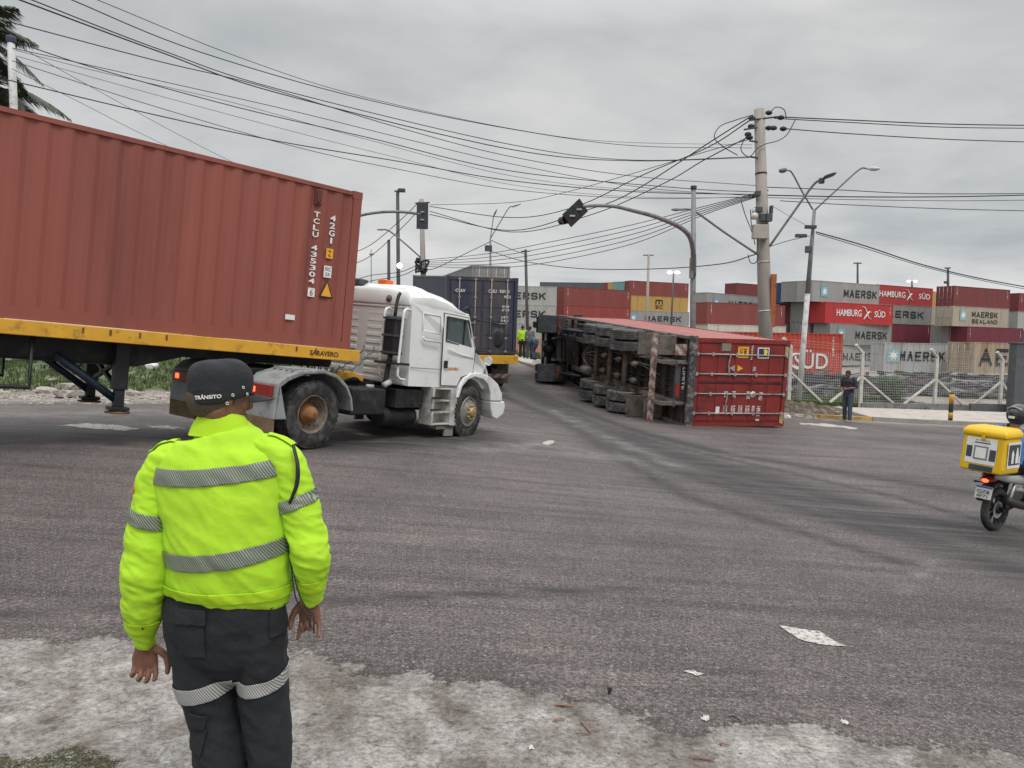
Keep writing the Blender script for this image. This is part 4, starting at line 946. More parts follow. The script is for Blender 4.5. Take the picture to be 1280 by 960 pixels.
M_sky = mat('light_blue_panel', (.17, .36, .45), .5, 0, .1); M_navy = M_blklet
def star_panel(t, x, z, s, y=.0, fade=False):
    q = MB(); q.prism([(x, z), (x+s, z), (x+s, z+s), (x, z+s)], 'y', y-.012, y-.004); p = q.build('logo_panel', M_sky if not fade else mat('faded_blue_panel', (.24, .38, .42), .6, 0, .2), t)
    c = (x+s/2, z+s/2); pts = []
    for k in range(14):
        r = s*(.42 if k % 2 == 0 else .17); a = math.pi/2+k*math.pi/7; pts.append((c[0]+r*math.cos(a), c[1]+r*math.sin(a)))
    q = MB(); q.prism(pts, 'y', y-.022, y-.013); q.build('white_star', M_white, p)
def lettering(t, s, x, z, wd, ht, m=M_blklet, bold=.022, y=-.012):
    if m is M_blklet: return block_text(s, wd, ht, (x, y, z), (1, 0, 0), (0, 0, 1), m, t)
    return text(s, wd, ht, (x, y, z), (1, 0, 0), (0, 0, 1), m, 'lettering', t, bold)
def swoosh(t, x, z, s, m=M_white):
    q = MB(); 
    q.tube([(x, -.02, z+s), (x+s*.35, -.02, z+s*.95), (x+s*.62, -.02, z+s*.55), (x+s*.8, -.02, z+s*.2), (x+s*1.15, -.02, z+s*.05)], [.02, .05, .09, .07, .015], 6, cat=4)
    q.tube([(x+s*.25, -.02, z), (x+s*.5, -.02, z+s*.3), (x+s*.85, -.02, z+s*.62), (x+s*1.1, -.02, z+s*.6)], [.03, .09, .08, .015], 6, cat=4)
    q.build('emblem', m, t)
def hsud(t, x, z, wd, ht):
    lettering(t, 'HAMBURG', x, z, wd*.5, ht, M_white, .01); swoosh(t, x+wd*.50, z-ht*.45, ht*1.9); lettering(t, 'SÜD', x+wd*.77, z, wd*.23, ht*1.12, M_white, .01)
def codes(t, L, z=1.0, n=2, left=True, m=M_white):
    for xx in ([.55] if left else [])+[L-.62]:
        mb = MB()
        for i in range(7): q = text('TEXU194'[i], .11, .13, (xx, .0, 2.25-i*.17), (1, 0, 0), (0, 0, 1), None, parent=False); mb.add(q.v, q.f)
        mb.build('code_lettering', m, t, fix=False)
YRD = 'stacked shipping containers in the yard beyond the road'
def yaw_of(x0, x1, D, L, far='R'):
    return place(x0, x1, 400, 20, L, None, LH, far, D)
def mk(word='MAERSK', x=.46, w_=.50, z=.75, h=.95, star=True, sx_=.12, fade=False, up=.0):
    def f(t, L):
        lettering(t, word, L*x, z, L*w_, h)
        if star: star_panel(t, L*sx_, z-.12, 1.3 if L > 8 else 1.15, fade=fade)
    return f
S = 6.058; L4 = 12.192
def cd_(t, L): codes(t, L)
def cr_(t, L): codes(t, L, left=False)
def mscf(t, L):
    block_text('m', 1.5, .85, (L*.43, -.012, 1.2), (1, 0, 0), (0, 0, 1), M_blklet, t, weight=.26)
    block_text('SC', 1.45, .62, (L*.432, -.012, .42), (1, 0, 0), (0, 0, 1), M_blklet, t, weight=.2)
nhid = [0]
def stack(x0, D, yt, items, x1=None, yaw=None, L=L4, far='R', base=None, down=True):
    """items from the top down: None = a hidden filler, or dict(col,label,fn,dx,flip,L,damt,dirt)"""
    xn = x0 if far == 'R' else x1
    zt = CH+(yh(xn)-yt)*D/FPX; k = 0; px0 = x0
    base = YG if base is None else base
    while True:
        it = items[k] if k < len(items) else None
        zb = zt-(k+1)*LH
        if it is None and (zb+LH < base+.15 or not down): break
        it0 = it; it = it or dict(col=[TRD, GRY, MAR, GRD, (.05, .08, .16), BEI][(k+int(x0)) % 6], label='plain %s container low in its stack, mostly hidden behind nearer ones' % ('red', 'grey', 'maroon', 'dark grey', 'blue', 'beige')[(k+int(x0)) % 6])
        Lk = it.get('L', L); dx = it.get('dx', 0)
        if yaw is not None:
            M = Matrix.Rotation(R_(yaw), 4, 'Z'); M.translation = ((x0+dx-640)/FPX*D, D, 0)
        else: M = place(x0+dx, x1+it.get('dx1', dx), 400, 20, Lk, None, LH, far, D)
        M.translation.z = zb
        t = container(M, Lk, LH, it['col'], it['label'], YRD, damt=it.get('damt', .35), dirt=it.get('dirt'), rods=it0 is not None)
        if it.get('flip', True):
            F = Matrix.Translation((Lk, 2.438, 0))@Matrix.Rotation(math.pi, 4, 'Z')
            for ch in t.children:
                if ch.name.split('.')[0] in ('front_panel', 'door'): ch.matrix_basis = F
        if it.get('fn'): it['fn'](t, Lk)
        k += 1
def I(col, label, fn=None, **k): return dict(col=col, label=label, fn=fn, **k)
# right-hand block, near column
stack(1011, 93.9, 350.5, [
    I(GRY, 'top grey container with blue star panel, left of the high red lettered one', mk()),
    I(HRD, 'bright red container with white lettering under the top grey one', lambda t, L: (hsud(t, L*.16, .95, L*.72, .85), codes(t, L, left=False)), dx=17, dx1=18.5),
    I(GRD, 'grey container with blue star panel directly under the bright red lettered one', mk(x=.40, w_=.52), dx=24, dx1=18),
    I((.34, .34, .33), 'pale grey lettered container at ground level behind the near red one', mk(x=.22, w_=.66, star=False, z=.6), dx=26, dx1=10)], x1=1094)
YA = 37
stack(993.3, 96, 351.5, [I(GRD, 'ribbed grey container end left of the top grey starred one'), I(GRD, 'grey container doors between the maroon and bright red ones', dx=13, flip=False), I((.26, .26, .25), 'grey container doors above the near red container', dx=13, flip=False)], yaw=YA)
stack(975.5, 98.1, 353.5, [I((.03, .06, .15), 'narrow blue container end beside the concrete pole, top level'), I(MAR, 'maroon container end right of the concrete pole, second row', dx=16)], yaw=YA)
# second column behind it
stack(1092, 103.5, 355.8, [
    I((.36, .045, .045), 'high red container with white lettering right of the top grey one', lambda t, L: hsud(t, L*.03, 1.0, L*.92, .8)),
    I(GRD, 'ribbed grey lettered container under the high red one', mk('MAERSK', .06, .78, .85, .95, star=False)),
    I(MAR, 'maroon container between the ribbed grey one and the front pale one', cr_)], x1=1160.5)
stack(1150, 115, 361, [I(YLW, 'sliver of yellow container between two high stacks'), None, I((.33, .04, .045), 'sliver of red container with white letters between two stacks', lambda t, L: lettering(t, 'SUD', L*.1, 1.0, L*.5, 1.0, M_white))], x1=1169)
# right stack
stack(1187, 99.5, 357.5, [
    I(DRD, 'top dark red container of the right stack, doors showing', cd_, flip=False),
    I(BEI, 'rusty beige container with two lines of lettering in the right stack', lambda t, L: (star_panel(t, L*.12, .75, 1.4, fade=True), lettering(t, 'MAERSK', L*.33, 1.25, L*.46, .75), lettering(t, 'SEALAND', L*.33, .45, L*.46, .55)), damt=.5, dirt=(.20, .12, .07), flip=False),
    I(MAR, 'long maroon container of the right stack above the front beige one', cd_, dx=19)], x1=1256.5)
stack(1185.5, 101.5, 406, [I(GRD, 'short ribbed grey container end left of the long maroon one')], yaw=48)
stack(1268, 108, 366.5, [I(DRD, 'dark red container at the right edge, high row', cd_), I((.36, .37, .35), 'whitish container at the right edge under the dark red one')], x1=1335)
stack(1259, 118, 383, [I(DRD, 'dark red container far behind at the right edge')], yaw=45)
# front row behind the fence
stack(1104, 66.5, 427.8, [I((.38, .40, .40), 'front pale grey blue container with star panel behind the fence', mk(x=.22, w_=.66, z=1.0, h=.85, sx_=.04, fade=True), damt=.5, dirt=(.27, .24, .20))], x1=1190, L=S, down=False)
stack(1217, 63, 427.5, [I((.38, .32, .24), 'front beige container with very large dark letters behind the fence', lambda t, L: (lettering(t, 'MAERSK'[1:], L*.05, .62, L*.80, 1.45, bold=.03)), damt=.55, dirt=(.24, .15, .09), flip=False)], yaw=24, down=False)
stack(796, 46, 412, [I((.47, .065, .04), 'near bright red container with large white letters, just behind the overturned one', lambda t, L: (lettering(t, 'HAMBURG', L*.05, .55, L*.58, 1.1, M_white, .0), swoosh(t, L*.645, .25, 1.7), lettering(t, 'SÜD', L*.765, .45, L*.165, 1.15, M_white, .01), codes(t, L, left=False)))], x1=1052, down=False)
# middle block
stack(880, 99, 365.5, [I(GRY, 'grey lettered container peeking above the dark red one left of the concrete pole', mk(x=.40, w_=.54))], x1=946)
stack(881, 90.4, 377.5, [I(TRD, 'dark red container left of the concrete pole, upper row', cd_), I((.52, .50, .45), 'cream white container under the dark red one by the pole', lambda t, L: star_panel(t, L*.3, .9, .9, fade=True), dx=2)], x1=978)
stack(917, 116, 354, [I(DRD, 'red container far behind, just left of the concrete pole')], x1=985)
stack(785, 135, 351, [I(TRD, 'red container on top of the yellow one', cd_), I(YLW, 'yellow container in the middle block', mscf), I(GRY, 'grey lettered container under the yellow one', mk(x=.26, w_=.60, sx_=.02), dx=-1, dx1=2)], x1=857)
stack(703, 110, 358.6, [I(TRD, 'long red container, upper of two left of the yellow one', cd_), I((.28, .055, .048), 'long red container, lower of two left of the yellow one', cd_)], x1=786)
stack(584, 106, 356, [I((.36, .365, .35), 'pale grey lettered container right of the dark blue one, upper', mk(x=.34, w_=.53, star=False)), I((.35, .355, .34), 'pale grey lettered container right of the dark blue one, lower', mk(x=.34, w_=.53, star=False, z=.85)), I((.33, .33, .31), 'ribbed pale container at the bottom of the stack behind the workers')], x1=693.5)
stack(672, 150, 353, [I((.09, .10, .12), 'far dark grey container behind the long red ones')], x1=751)
stack(762.5, 139.5, 353.3, [I(TRD, 'sliver of red container left of the high red one')], yaw=45)
stack(770, 138, 352.8, [I(YLW, 'sliver of yellow container left of the high red one')], yaw=45)
stack(777, 136.5, 352.2, [I((.15, .32, .30), 'sliver of green container left of the high red one')], yaw=45)
stack(544, 48, 331.5, [I((.24, .245, .24), 'grey ribbed container high above the dark blue one'), I(GRD, 'lower grey container hidden behind the dark blue one')], x1=588, far='L', down=False)
print('containers', len([o for o in bpy.data.objects if o.get('group') == YRD]))
# ------------------------------------------------------------------ poles, lamps, signals
def PP(px, py, D): p = P(px, py, D); return p
M_cpole = mat('concrete_pole', (.30, .275, .25), .9, 0, .12, 3, (.17, .15, .13), 2.5, .4, bump=.25, bscale=18, streak=True)
M_gpole = mat('painted_grey_pole', (.20, .21, .215), .6, .2, .15, 5, (.12, .11, .10), 4, .4)
M_dpole = mat('dark_pole', (.06, .06, .065), .7, 0, .2, 5)
M_lampw = mat('lit_white_lamp', (1, .97, .92), .4, 0, 0, emit=9)
M_lhead = mat('lamp_head', (.16, .165, .17), .5, .3, .15)
def foot_of(p): return Vector((p.x, p.y, gz(p.x, p.y)-.1))
def pole_px(top, D, bx=None):
    """top px, returns (foot, top) for a near vertical pole whose base stands at px column bx at the same depth"""
    a = P(top[0], top[1], D)
    if bx is None: return Vector((a.x, a.y, gz(a.x, a.y)-.1)), a
    b_ = P(bx[0], bx[1], D); d = (b_-a); 
    # extend to the ground
    t = 1
    for _ in range(40):
        q = a+d*t
        if q.z < gz(q.x, q.y)-.1: break
        t += .05
    return a+d*t, a
# main concrete pole
D0 = 30.0
ft, tp = pole_px((949, 137), D0, (957, 420))
pole = thing('utility_pole', 'tall concrete utility pole leaning slightly, crowded with cables', 'pole', Matrix.Translation(ft)); Lc = -ft
def loc(o, p): return Vector(p)-Vector(o.matrix_basis.translation)
q = MB(); q.tube([(0, 0, 0), (tp-ft)*.5, tp-ft], [.285, .245, .195], 20); q.build('shaft', M_cpole, pole)
for k, f in enumerate((.18, .34, .5, .62, .79)):
    q = MB(); c = (tp-ft)*f; q.lathe([(-.03, .29-.09*f), (-.03, .30-.09*f), (.03, .30-.09*f), (.03, .29-.09*f)], c, (tp-ft), 20); q.build('steel_band', M_blk if k > 2 else M_steel, pole)
def ins(px, py, D, r=.09, sx=.12):
    c = loc(pole, P(px, py, D)); q = MB(); q.tube([c+Vector((-sx, 0, 0)), c+Vector((-sx*.3, 0, 0)), c+Vector((sx*.3, 0, 0)), c+Vector((sx, 0, 0))], [r*.6, r, r, r*.6], 10, cat=2); q.build('insulator', M_blk, pole)
for px, py in ((940, 148), (939, 158), (935, 168), (937, 172), (961, 141), (967, 160), (961, 160), (976, 147), (979, 161)): ins(px, py, D0-.1)
for (a, b_) in (((938, 150), (972, 146)), ((937, 176), (952, 178)), ((938, 196), (952, 198)), ((930, 162), (955, 158)), ((944, 240), (960, 238))):
    q = MB(); q.tube([loc(pole, P(a[0], a[1], D0-.25)), loc(pole, P(b_[0], b_[1], D0-.05))], .035, 6); q.build('bracket', M_dpole, pole)
for pts in (([(940, 144), (920, 150), (900, 158), (893, 172), (905, 184), (922, 194)]), [(962, 141), (970, 134), (980, 137), (983, 148)], [(994, 150), (984, 168), (972, 176), (957, 180), (946, 186)], [(946, 186), (936, 196), (926, 186), (934, 168)], [(935, 318), (938, 328), (945, 328), (948, 318)], [(938, 262), (940, 285), (947, 300), (946, 316)], [(926, 250), (932, 270), (940, 290), (944, 306)]):
    q = MB(); q.tube([loc(pole, P(a, b_, D0-.3)) for a, b_ in pts], .018, 6, cat=5); q.build('looped_wire', M_cable, pole)
q = MB(); c = loc(pole, P(950, 290, D0-.33)); q.box(c.x-.30, c.x+.30, c.y-.18, c.y+.1, c.z-.27, c.z+.27); q.build('junction_box', mat('beige_box', (.36, .34, .30), .7, 0, .1), pole, bevel=.02)
q = MB(); c = loc(pole, P(943, 270, D0-.3)); q.ball(c, .15); q.tube([c+Vector((0, 0, .3)), c+Vector((0, 0, .1))], .10, 12); q.build('dome_camera', mat('camera_white', (.55, .55, .54), .4), pole)
for px, py, w_, h_ in ((953, 272, .10, .28), (961, 272, .12, .30), (948, 262, .14, .2), (947, 242, .1, .2), (964, 262, .05, .3)):
    q = MB(); c = loc(pole, P(px, py, D0-.34)); q.box(c.x-w_, c.x+w_, c.y-.1, c.y+.12, c.z-h_/2, c.z+h_/2); q.build('splice_box', M_dgr, pole, bevel=.02)
q = MB(); c = P(966, 375, D0-.2); cc_ = loc(pole, c); q.box(cc_.x-.11, cc_.x+.11, cc_.y-.05, cc_.y+.05, cc_.z-1.05, cc_.z+1.0); q.build('rusty_duct', mat('rusty_orange_plate', (.36, .12, .04), .8, 0, .25, 5, (.16, .06, .03), 5, .5), pole, bevel=.02)
def arm_lamp(par, pts, D0_, D1_, r=.045, head=(.32, .1, .055), hm=M_lhead):
    n = len(pts); w_ = [loc(par, P(a, b_, D0_+(D1_-D0_)*i/(n-1))) for i, (a, b_) in enumerate(pts)]
    q = MB(); q.tube(w_, r, 8, cat=4); ar = q.build('lamp_arm', M_gpole, par)
    d = (w_[-1]-w_[-2]).normalized(); q = MB(); e = w_[-1]
    q.tube([e-d*.1, e+d*.1, e+d*head[0], e+d*(head[0]*2)], [(.05, .05), (head[1], head[2]), (head[1]*1.15, head[2]), (head[1]*.5, head[2]*.6)], 14, side=(0, 1, 0) if abs(d.y) < .8 else (1, 0, 0), cat=3, round_=True); q.build('lamp_head', hm, ar)
    return ar
arm_lamp(pole, [(947, 318), (905, 290), (868, 264), (852, 262), (847, 262)], D0-.2, D0-2.0)
arm_lamp(pole, [(962, 308), (990, 268), (1016, 232), (1026, 225), (1032, 222)], D0-.1, D0-1.6, head=(.36, .13, .045))
q = MB(); c = loc(pole, P(1027, 226, D0-1.6)); q.box(c.x-.09, c.x+.09, c.y-.08, c.y+.08, c.z-.1, c.z+.1); q.build('photo_cell', M_dgr, pole, bevel=.02)
# double street lamp, right of the concrete pole
def street_pole(label, top, base, D, r0, r1, m, cat='street lamp', name='street_lamp', split=None, group=None):
    ft, tp = pole_px(top, D, base); t = thing(name, label, cat, Matrix.Translation(ft), group)
    v = tp-ft
    if split:
        q = MB(); q.tube([Vector((0, 0, 0)), v*split[0]], [r0, r0*.9], 12); q.build('lower_shaft', split[1], t)
        q = MB(); q.tube([v*split[0]*.999, v], [r0*.88, r1], 12); q.build('shaft', m, t)
    else: q = MB(); q.tube([Vector((0, 0, 0)), v*.5, v], [r0, (r0+r1)/2, r1], 12); q.build('shaft', m, t)
    return t
M_wpole = mat('whitewashed_pole', (.52, .52, .51), .8, 0, .1, 4, (.25, .23, .2), 3, .4)
sl_ = street_pole('white based street lamp with two spread arms right of the concrete pole', (1018, 263), (1001, 470), 32.5, .12, .07, M_gpole, split=(.58, M_wpole))
arm_lamp(sl_, [(1016, 262), (1003, 240), (990, 216), (984, 213), (981, 213)], 32.5, 31.8, r=.035, head=(.22, .14, .10))
arm_lamp(sl_, [(1018, 263), (1045, 238), (1074, 212), (1084, 211), (1088, 211)], 32.5, 31.8, r=.035, head=(.24, .12, .09), hm=mat('pale_lamp_head', (.45, .46, .47), .3))
for px, py, s in ((1014, 284, .26), (1002, 295, .26), (1011, 310, .14)):
    q = MB(); c = loc(sl_, P(px, py, 32.3)); q.box(c.x-s, c.x+s*.8, c.y-.09, c.y+.09, c.z-.06 if s > .2 else c.z-.2, c.z+.08); q.build('camera_box', M_dgr, sl_, bevel=.02)
# traffic signal with a curved arm, seen against the sky
ts = street_pole('grey signal mast with curved arm holding a tilted dark traffic light', (867, 236), (866, 400), 27.5, .12, .085, M_gpole, 'traffic light', 'traffic_signal')
q = MB(); q.lathe([(-.02, .11), (.1, .11), (.12, .02)], loc(ts, P(867, 236, 27.5)), (0, 0, 1), 12); q.build('cap', M_blk, ts)
q = MB(); q.tube([loc(ts, P(a, b_, 27.4-i*.5)) for i, (a, b_) in enumerate(((867, 345), (867, 320), (863, 298), (850, 284), (820, 271), (790, 263), (768, 258), (745, 257), (728, 258)))], [.09, .09, .085, .08, .075, .065, .06, .055, .05], 10, cat=4); arm = q.build('curved_arm', M_gpole, ts)
q = MB(); c = loc(ts, P(864, 333, 27.3)); q.box(c.x-.07, c.x+.07, c.y-.12, c.y, c.z-.42, c.z+.3); q.build('control_box', M_gpole, ts, bevel=.015)
def signal_head(par, c, yaw, tilt, m, h=1.05):
    Mx = Matrix.Translation(c)@Matrix.Rotation(R_(yaw), 4, 'Z')@Matrix.Rotation(R_(tilt), 4, 'Y')
    q = MB(); q.box(-.24, .24, -.02, .02, -h/2, h/2, Mx); hd = q.build('back_plate', m, par, bevel=.01)
    q = MB(); q.box(-.15, .15, .02, .2, -h/2+.07, h/2-.07, Mx); q.build('housing', m, hd, bevel=.02)
    for k in (-1, 0, 1):
        q = MB(); cc_ = Mx@Vector((0, .2, k*.32)); ax = (Mx.to_3x3()@Vector((0, 1, 0)))
        q.lathe([(0, .13), (.22, .12), (.22, .11), (0, .115)], cc_, ax, 14); q.build('visor', m, hd)
        q = MB(); cc_ = Mx@Vector((0, .2, k*.32)); q.lathe([(0, .11), (.015, .09), (.02, .001)], cc_, ax, 14); q.build('lens', mat(('dead_red_lens', 'dead_amber_lens', 'dead_green_lens')[k+1], ((.10, .02, .02), (.12, .07, .02), (.02, .09, .06))[k+1], .3), hd)
    for k in (-.16, .16): 
        q = MB(); cc_ = Mx@Vector((0, -.03, k)); q.box(cc_.x-.08, cc_.x+.08, cc_.y-.04, cc_.y+.02, cc_.z-.025, cc_.z+.025); q.build('clamp', M_steel, hd)
    return hd
signal_head(ts, loc(ts, P(719, 266, 23.3)), 28, 48, M_blk, .80)
# traffic signal seen from the back, above the white cab
ts2 = street_pole('traffic light seen from behind above the white cab, on an arm from behind the container', (432, 262), (430, 420), 32, .11, .08, M_gpole, 'traffic light', 'traffic_signal')
q = MB(); q.tube([loc(ts2, P(a, b_, 32)) for a, b_ in ((431, 300), (436, 276), (452, 269), (478, 265), (505, 265), (527, 268))], .06, 8, cat=4); q.build('curved_arm', M_gpole, ts2)
signal_head(ts2, loc(ts2, P(528, 270, 32)), 8, 0, mat('signal_back', (.035, .04, .055), .6), 1.08)
# other poles and masts
POLES = [
 ('utility_pole', 'concrete pole with tangled wires right behind the back of the traffic light', 'pole', (527, 249), (529, 345), 50, .2, .15, M_cpole),
 ('floodlight_mast', 'tall dark floodlight mast rising behind the white cab roof', 'mast', (497, 238), (498, 356), 60, .17, .13, M_dpole),
 ('utility_pole', 'dark pole left of the tall floodlight mast', 'pole', (486, 300), (486, 358), 62, .15, .12, M_dpole),
 ('street_lamp', 'thin far pole with a small head, just right of the tilted red container corner', 'street lamp', (464, 312), (464, 358), 75, .06, .05, M_gpole),
 ('street_lamp', 'distant double street lamp standing behind the grey ribbed container', 'street lamp', (613, 297), (613, 350), 58, .10, .07, M_gpole),
 ('utility_pole', 'dark far pole with crossarm right of the dark blue container', 'pole', (657, 312), (658, 356), 78, .17, .14, M_dpole),
 ('utility_pole', 'far pole with a crossarm in front of the yellow container', 'pole', (811, 318), (809, 384), 82, .17, .13, M_cpole),
 ('floodlight_mast', 'far mast with lit twin floodlights above the middle block', 'mast', (842, 341), (840, 385), 95, .14, .10, M_dpole),
 ('floodlight_mast', 'far dark mast with crossarm above the top grey starred container', 'mast', (1072, 328), (1072, 353), 140, .25, .16, M_dpole),
 ('utility_pole', 'far dark pole with lamp above the right stack', 'pole', (1185, 335), (1185, 358), 130, .24, .18, M_dpole),
 ('floodlight_mast', 'tiny far mast with lit lamps above the high red container', 'mast', (1140, 352), (1140, 357), 150, .2, .15, M_dpole)]
PO = []
for n_, l_, c_, tp_, bs_, D, r0, r1, m_ in POLES: PO.append((street_pole(l_, tp_, bs_, D, r0, r1, m_, c_, n_), D, tp_))
def bar_px(par, D, a, b_, r, m, nm): q = MB(); q.tube([loc(par, P(a[0], a[1], D)), loc(par, P(b_[0], b_[1], D))], r, 6); return q.build(nm, m, par)
t_, D, _ = PO[0]
arm_lamp(t_, [(526, 322), (508, 306), (490, 291), (482, 287), (478, 287)], D, D-1.5, r=.05, head=(.3, .12, .06)); bar_px(t_, D-.2, (519, 254), (537, 253), .05, M_dpole, 'crossarm')
for k in range(7):
    q = MB(); q.tube([loc(t_, P(527+random.uniform(-9, 9), 326+random.uniform(-4, 18), D-.3+.1*k)) for _ in range(5)], .07, 6, cat=4); q.build('tangled_wire', M_cable, t_)
t_, D, _ = PO[1]; bar_px(t_, D, (493, 239), (501, 239), .06, M_dpole, 'crossarm')
q = MB(); c = loc(t_, P(502, 238, D)); q.box(c.x-.28, c.x+.28, c.y-.2, c.y+.2, c.z-.13, c.z+.13); q.build('floodlight', M_dpole, t_, bevel=.03)
q = MB(); c = loc(t_, P(499.5, 332, D-.6)); q.ball(c, (.20, .12, .20)); q.build('lit_floodlight', M_lampw, t_); bar_px(t_, D-.3, (497.5, 334), (499.5, 335), .05, M_dpole, 'lamp_bracket')
t_, D, _ = PO[3]; bar_px(t_, D, (462, 318), (467, 318), .1, M_gpole, 'lamp_head')
t_, D, _ = PO[4]; arm_lamp(t_, [(613, 298), (615, 284), (617, 270), (618, 268)], D, D, r=.04, head=(.2, .12, .07)); arm_lamp(t_, [(613, 298), (625, 278), (636, 260), (642, 258)], D, D, r=.04, head=(.28, .1, .05)); q = MB(); c = loc(t_, P(611, 310, D)); q.box(c.x-.3, c.x+.25, c.y-.1, c.y+.1, c.z-.25, c.z+.2); q.build('camera_box', M_dgr, t_, bevel=.03)
t_, D, _ = PO[5]; bar_px(t_, D, (651, 314), (663, 314), .06, M_dpole, 'crossarm')
t_, D, _ = PO[6]; bar_px(t_, D, (804, 319), (817, 319), .06, M_dpole, 'crossarm')
for i, xs in ((7, (837.5, 846.5)), (10, (1136, 1144))):
    t_, D, tp_ = PO[i]; bar_px(t_, D, (xs[0], tp_[1]), (xs[1], tp_[1]), .06, M_dpole, 'crossarm')
    for x in xs: q = MB(); q.ball(loc(t_, P(x, tp_[1]-.5, D-.3)), (.34, .2, .16)); q.build('lit_floodlight', M_lampw, t_)
t_, D, _ = PO[8]; bar_px(t_, D, (1067, 329), (1077, 329), .12, M_dpole, 'crossarm')
t_, D, _ = PO[9]; bar_px(t_, D, (1181, 335), (1188, 335), .12, M_dpole, 'crossarm')
q = MB(); c = loc(t_, P(1183, 353, D)); q.box(c.x-.35, c.x+.2, c.y-.2, c.y+.2, c.z-.2, c.z+.2); q.build('floodlight', M_dpole, t_)
lp_ = street_pole('pale lamp pole with dark cap beside the palm at the left edge', (13.5, 47), (17, 130), 21, .105, .095, M_wpole)
q = MB(); q.lathe([(-.12, .12), (.0, .13), (.06, .11), (.07, .01)], loc(lp_, P(13.5, 48, 21)), (0, 0, 1), 14); q.build('cap', mat('dark_blue_cap', (.03, .035, .07), .6), lp_)
# ------------------------------------------------------------------ cables
CB = 'overhead cables strung between the poles'
def cable(pts, d0, d1, label, r=.018, dm=None):
    n = len(pts); xs = np.linspace(0, 1, n)
    w_ = [P(a, b_, d0+(d1-d0)*f) for (a, b_), f in zip(pts, xs)]
    q = MB(); q.tube(w_, r*.82, 5, cat=8); tag(q.build('overhead_cable', M_cable, None), label, 'cable', CB)
LM = 'from the upper left to the concrete pole'
cable([(90, -10), (122, 0), (300, 72), (450, 120), (640, 161), (765, 177), (940, 181)], 9, 30, 'thin uppermost black cable '+LM, .009)
cable([(60, -12), (90, 0), (250, 65), (450, 122.5), (640, 161.5), (790, 182), (940, 185)], 8.5, 30, 'second black cable from the top, '+LM, .013)
cable([(10, -6), (25, 0), (200, 65), (350, 117), (640, 187), (790, 201), (937, 197)], 8, 30, 'thick lower cable of the close pair '+LM, .017)
cable([(20, -8), (40, 0), (200, 62), (350, 112), (640, 181), (790, 200), (936, 196)], 8.3, 30, 'thick upper cable of the close pair '+LM, .014)
cable([(-15, 22), (10, 27), (200, 77), (325, 107), (500, 160), (640, 196), (790, 220), (945, 232)], 12, 30, 'middle cable starting at the palm, '+LM, .014)
cable([(15, 51), (125, 87), (300, 135), (460, 172), (640, 214), (850, 235), (945, 240)], 20.6, 30, 'cable from the cap of the pale lamp pole to the concrete pole', .019)
cable([(15, 60), (150, 90), (350, 135), (500, 172), (640, 205), (800, 234), (945, 245)], 20.6, 30, 'slightly lower cable from the pale lamp pole to the concrete pole', .014)
cable([(15, 76), (200, 135), (375, 185), (500, 212), (640, 237), (800, 248), (945, 246)], 20.6, 30, 'third cable down on the pale lamp pole, to the concrete pole', .013)
cable([(-10, 96), (10, 100), (200, 145), (350, 177), (500, 202), (640, 226), (800, 240), (945, 243)], 18, 30, 'lowest long cable over the tilted red container to the concrete pole', .019)
cable([(15, 53), (120, 112), (275, 195), (420, 262)], 20.6, 32, 'straight thin cable slanting down behind the tilted container roof', .010)
cable([(15, 86), (100, 128), (195, 176), (380, 262)], 20.6, 32, 'short thin cable slanting down left of the other slanting one', .010)
cable([(16, 62), (125, 90), (290, 128), (450, 172), (640, 220), (800, 238), (945, 243.5)], 20.6, 30, 'thin cable between the two from the pale lamp pole', .010)
cable([(20, 70), (200, 120), (380, 168), (500, 198), (640, 231), (790, 246), (945, 247)], 20.6, 30, 'thin cable just above the third one on the pale lamp pole', .009)
for k, (pts, l_) in enumerate((([(968, 146), (1060, 150), (1180, 155), (1300, 157)], 'upper thick cable leaving the pole top to the right'), ([(968, 148), (1060, 153), (1180, 159), (1300, 160.5)], 'cable close below the upper right one'),
    ([(982, 161), (1060, 167), (1180, 174), (1300, 178)], 'single cable below the pair at the pole top, to the right'), ([(958, 234), (1040, 237), (1150, 242), (1300, 242)], 'upper cable at mid pole to the right edge'),
    ([(958, 244), (1060, 246), (1180, 246), (1300, 243.5)], 'thick cable at mid pole to the right edge'), ([(958, 247), (1040, 249), (1180, 251), (1300, 250)], 'thin cable under the thick mid pole one, right'),
    ([(975, 251), (1060, 256), (1180, 261), (1300, 264)], 'lowest cable at mid pole to the right edge'))):
    cable(pts, 29.9, 34, l_, (.03, .024, .026, .022, .03, .016, .02)[k])
cable([(1020, 290), (1080, 307), (1150, 330), (1220, 347), (1300, 362)], 32.3, 40, 'thick double drop cable from the street lamp to the right edge', .035)
cable([(1020, 292), (1080, 310), (1150, 332), (1220, 349), (1300, 365)], 32.3, 40, 'lower strand of the drop cable from the street lamp', .02)
cable([(960, 309), (985, 301), (1012, 295)], 29.9, 32.3, 'short cable between the concrete pole and the street lamp', .018)
cable([(966, 258), (990, 272), (1016, 286)], 29.9, 32.3, 'pale thin cable from mid pole to the street lamp', .01)
LF = 'fanning down left from the concrete pole top'
cable([(941, 144), (890, 176), (790, 240), (735, 262), (640, 288), (537, 268)], 29.8, 50, 'lowest of the sagging cables '+LF, .032)
cable([(938, 150), (885, 184), (805, 218), (720, 258), (640, 272), (537, 258)], 29.8, 50, 'middle sagging cable '+LF, .03)
cable([(938, 170), (880, 200), (830, 229), (740, 268), (640, 290), (537, 264)], 29.8, 50, 'sagging cable under the middle one '+LF, .03)
cable([(937, 174), (860, 196), (780, 220), (700, 242), (640, 253), (537, 256)], 29.8, 50, 'thin highest cable '+LF, .02)
LB = 'of the bundle sloping from mid pole down to the far left pole'
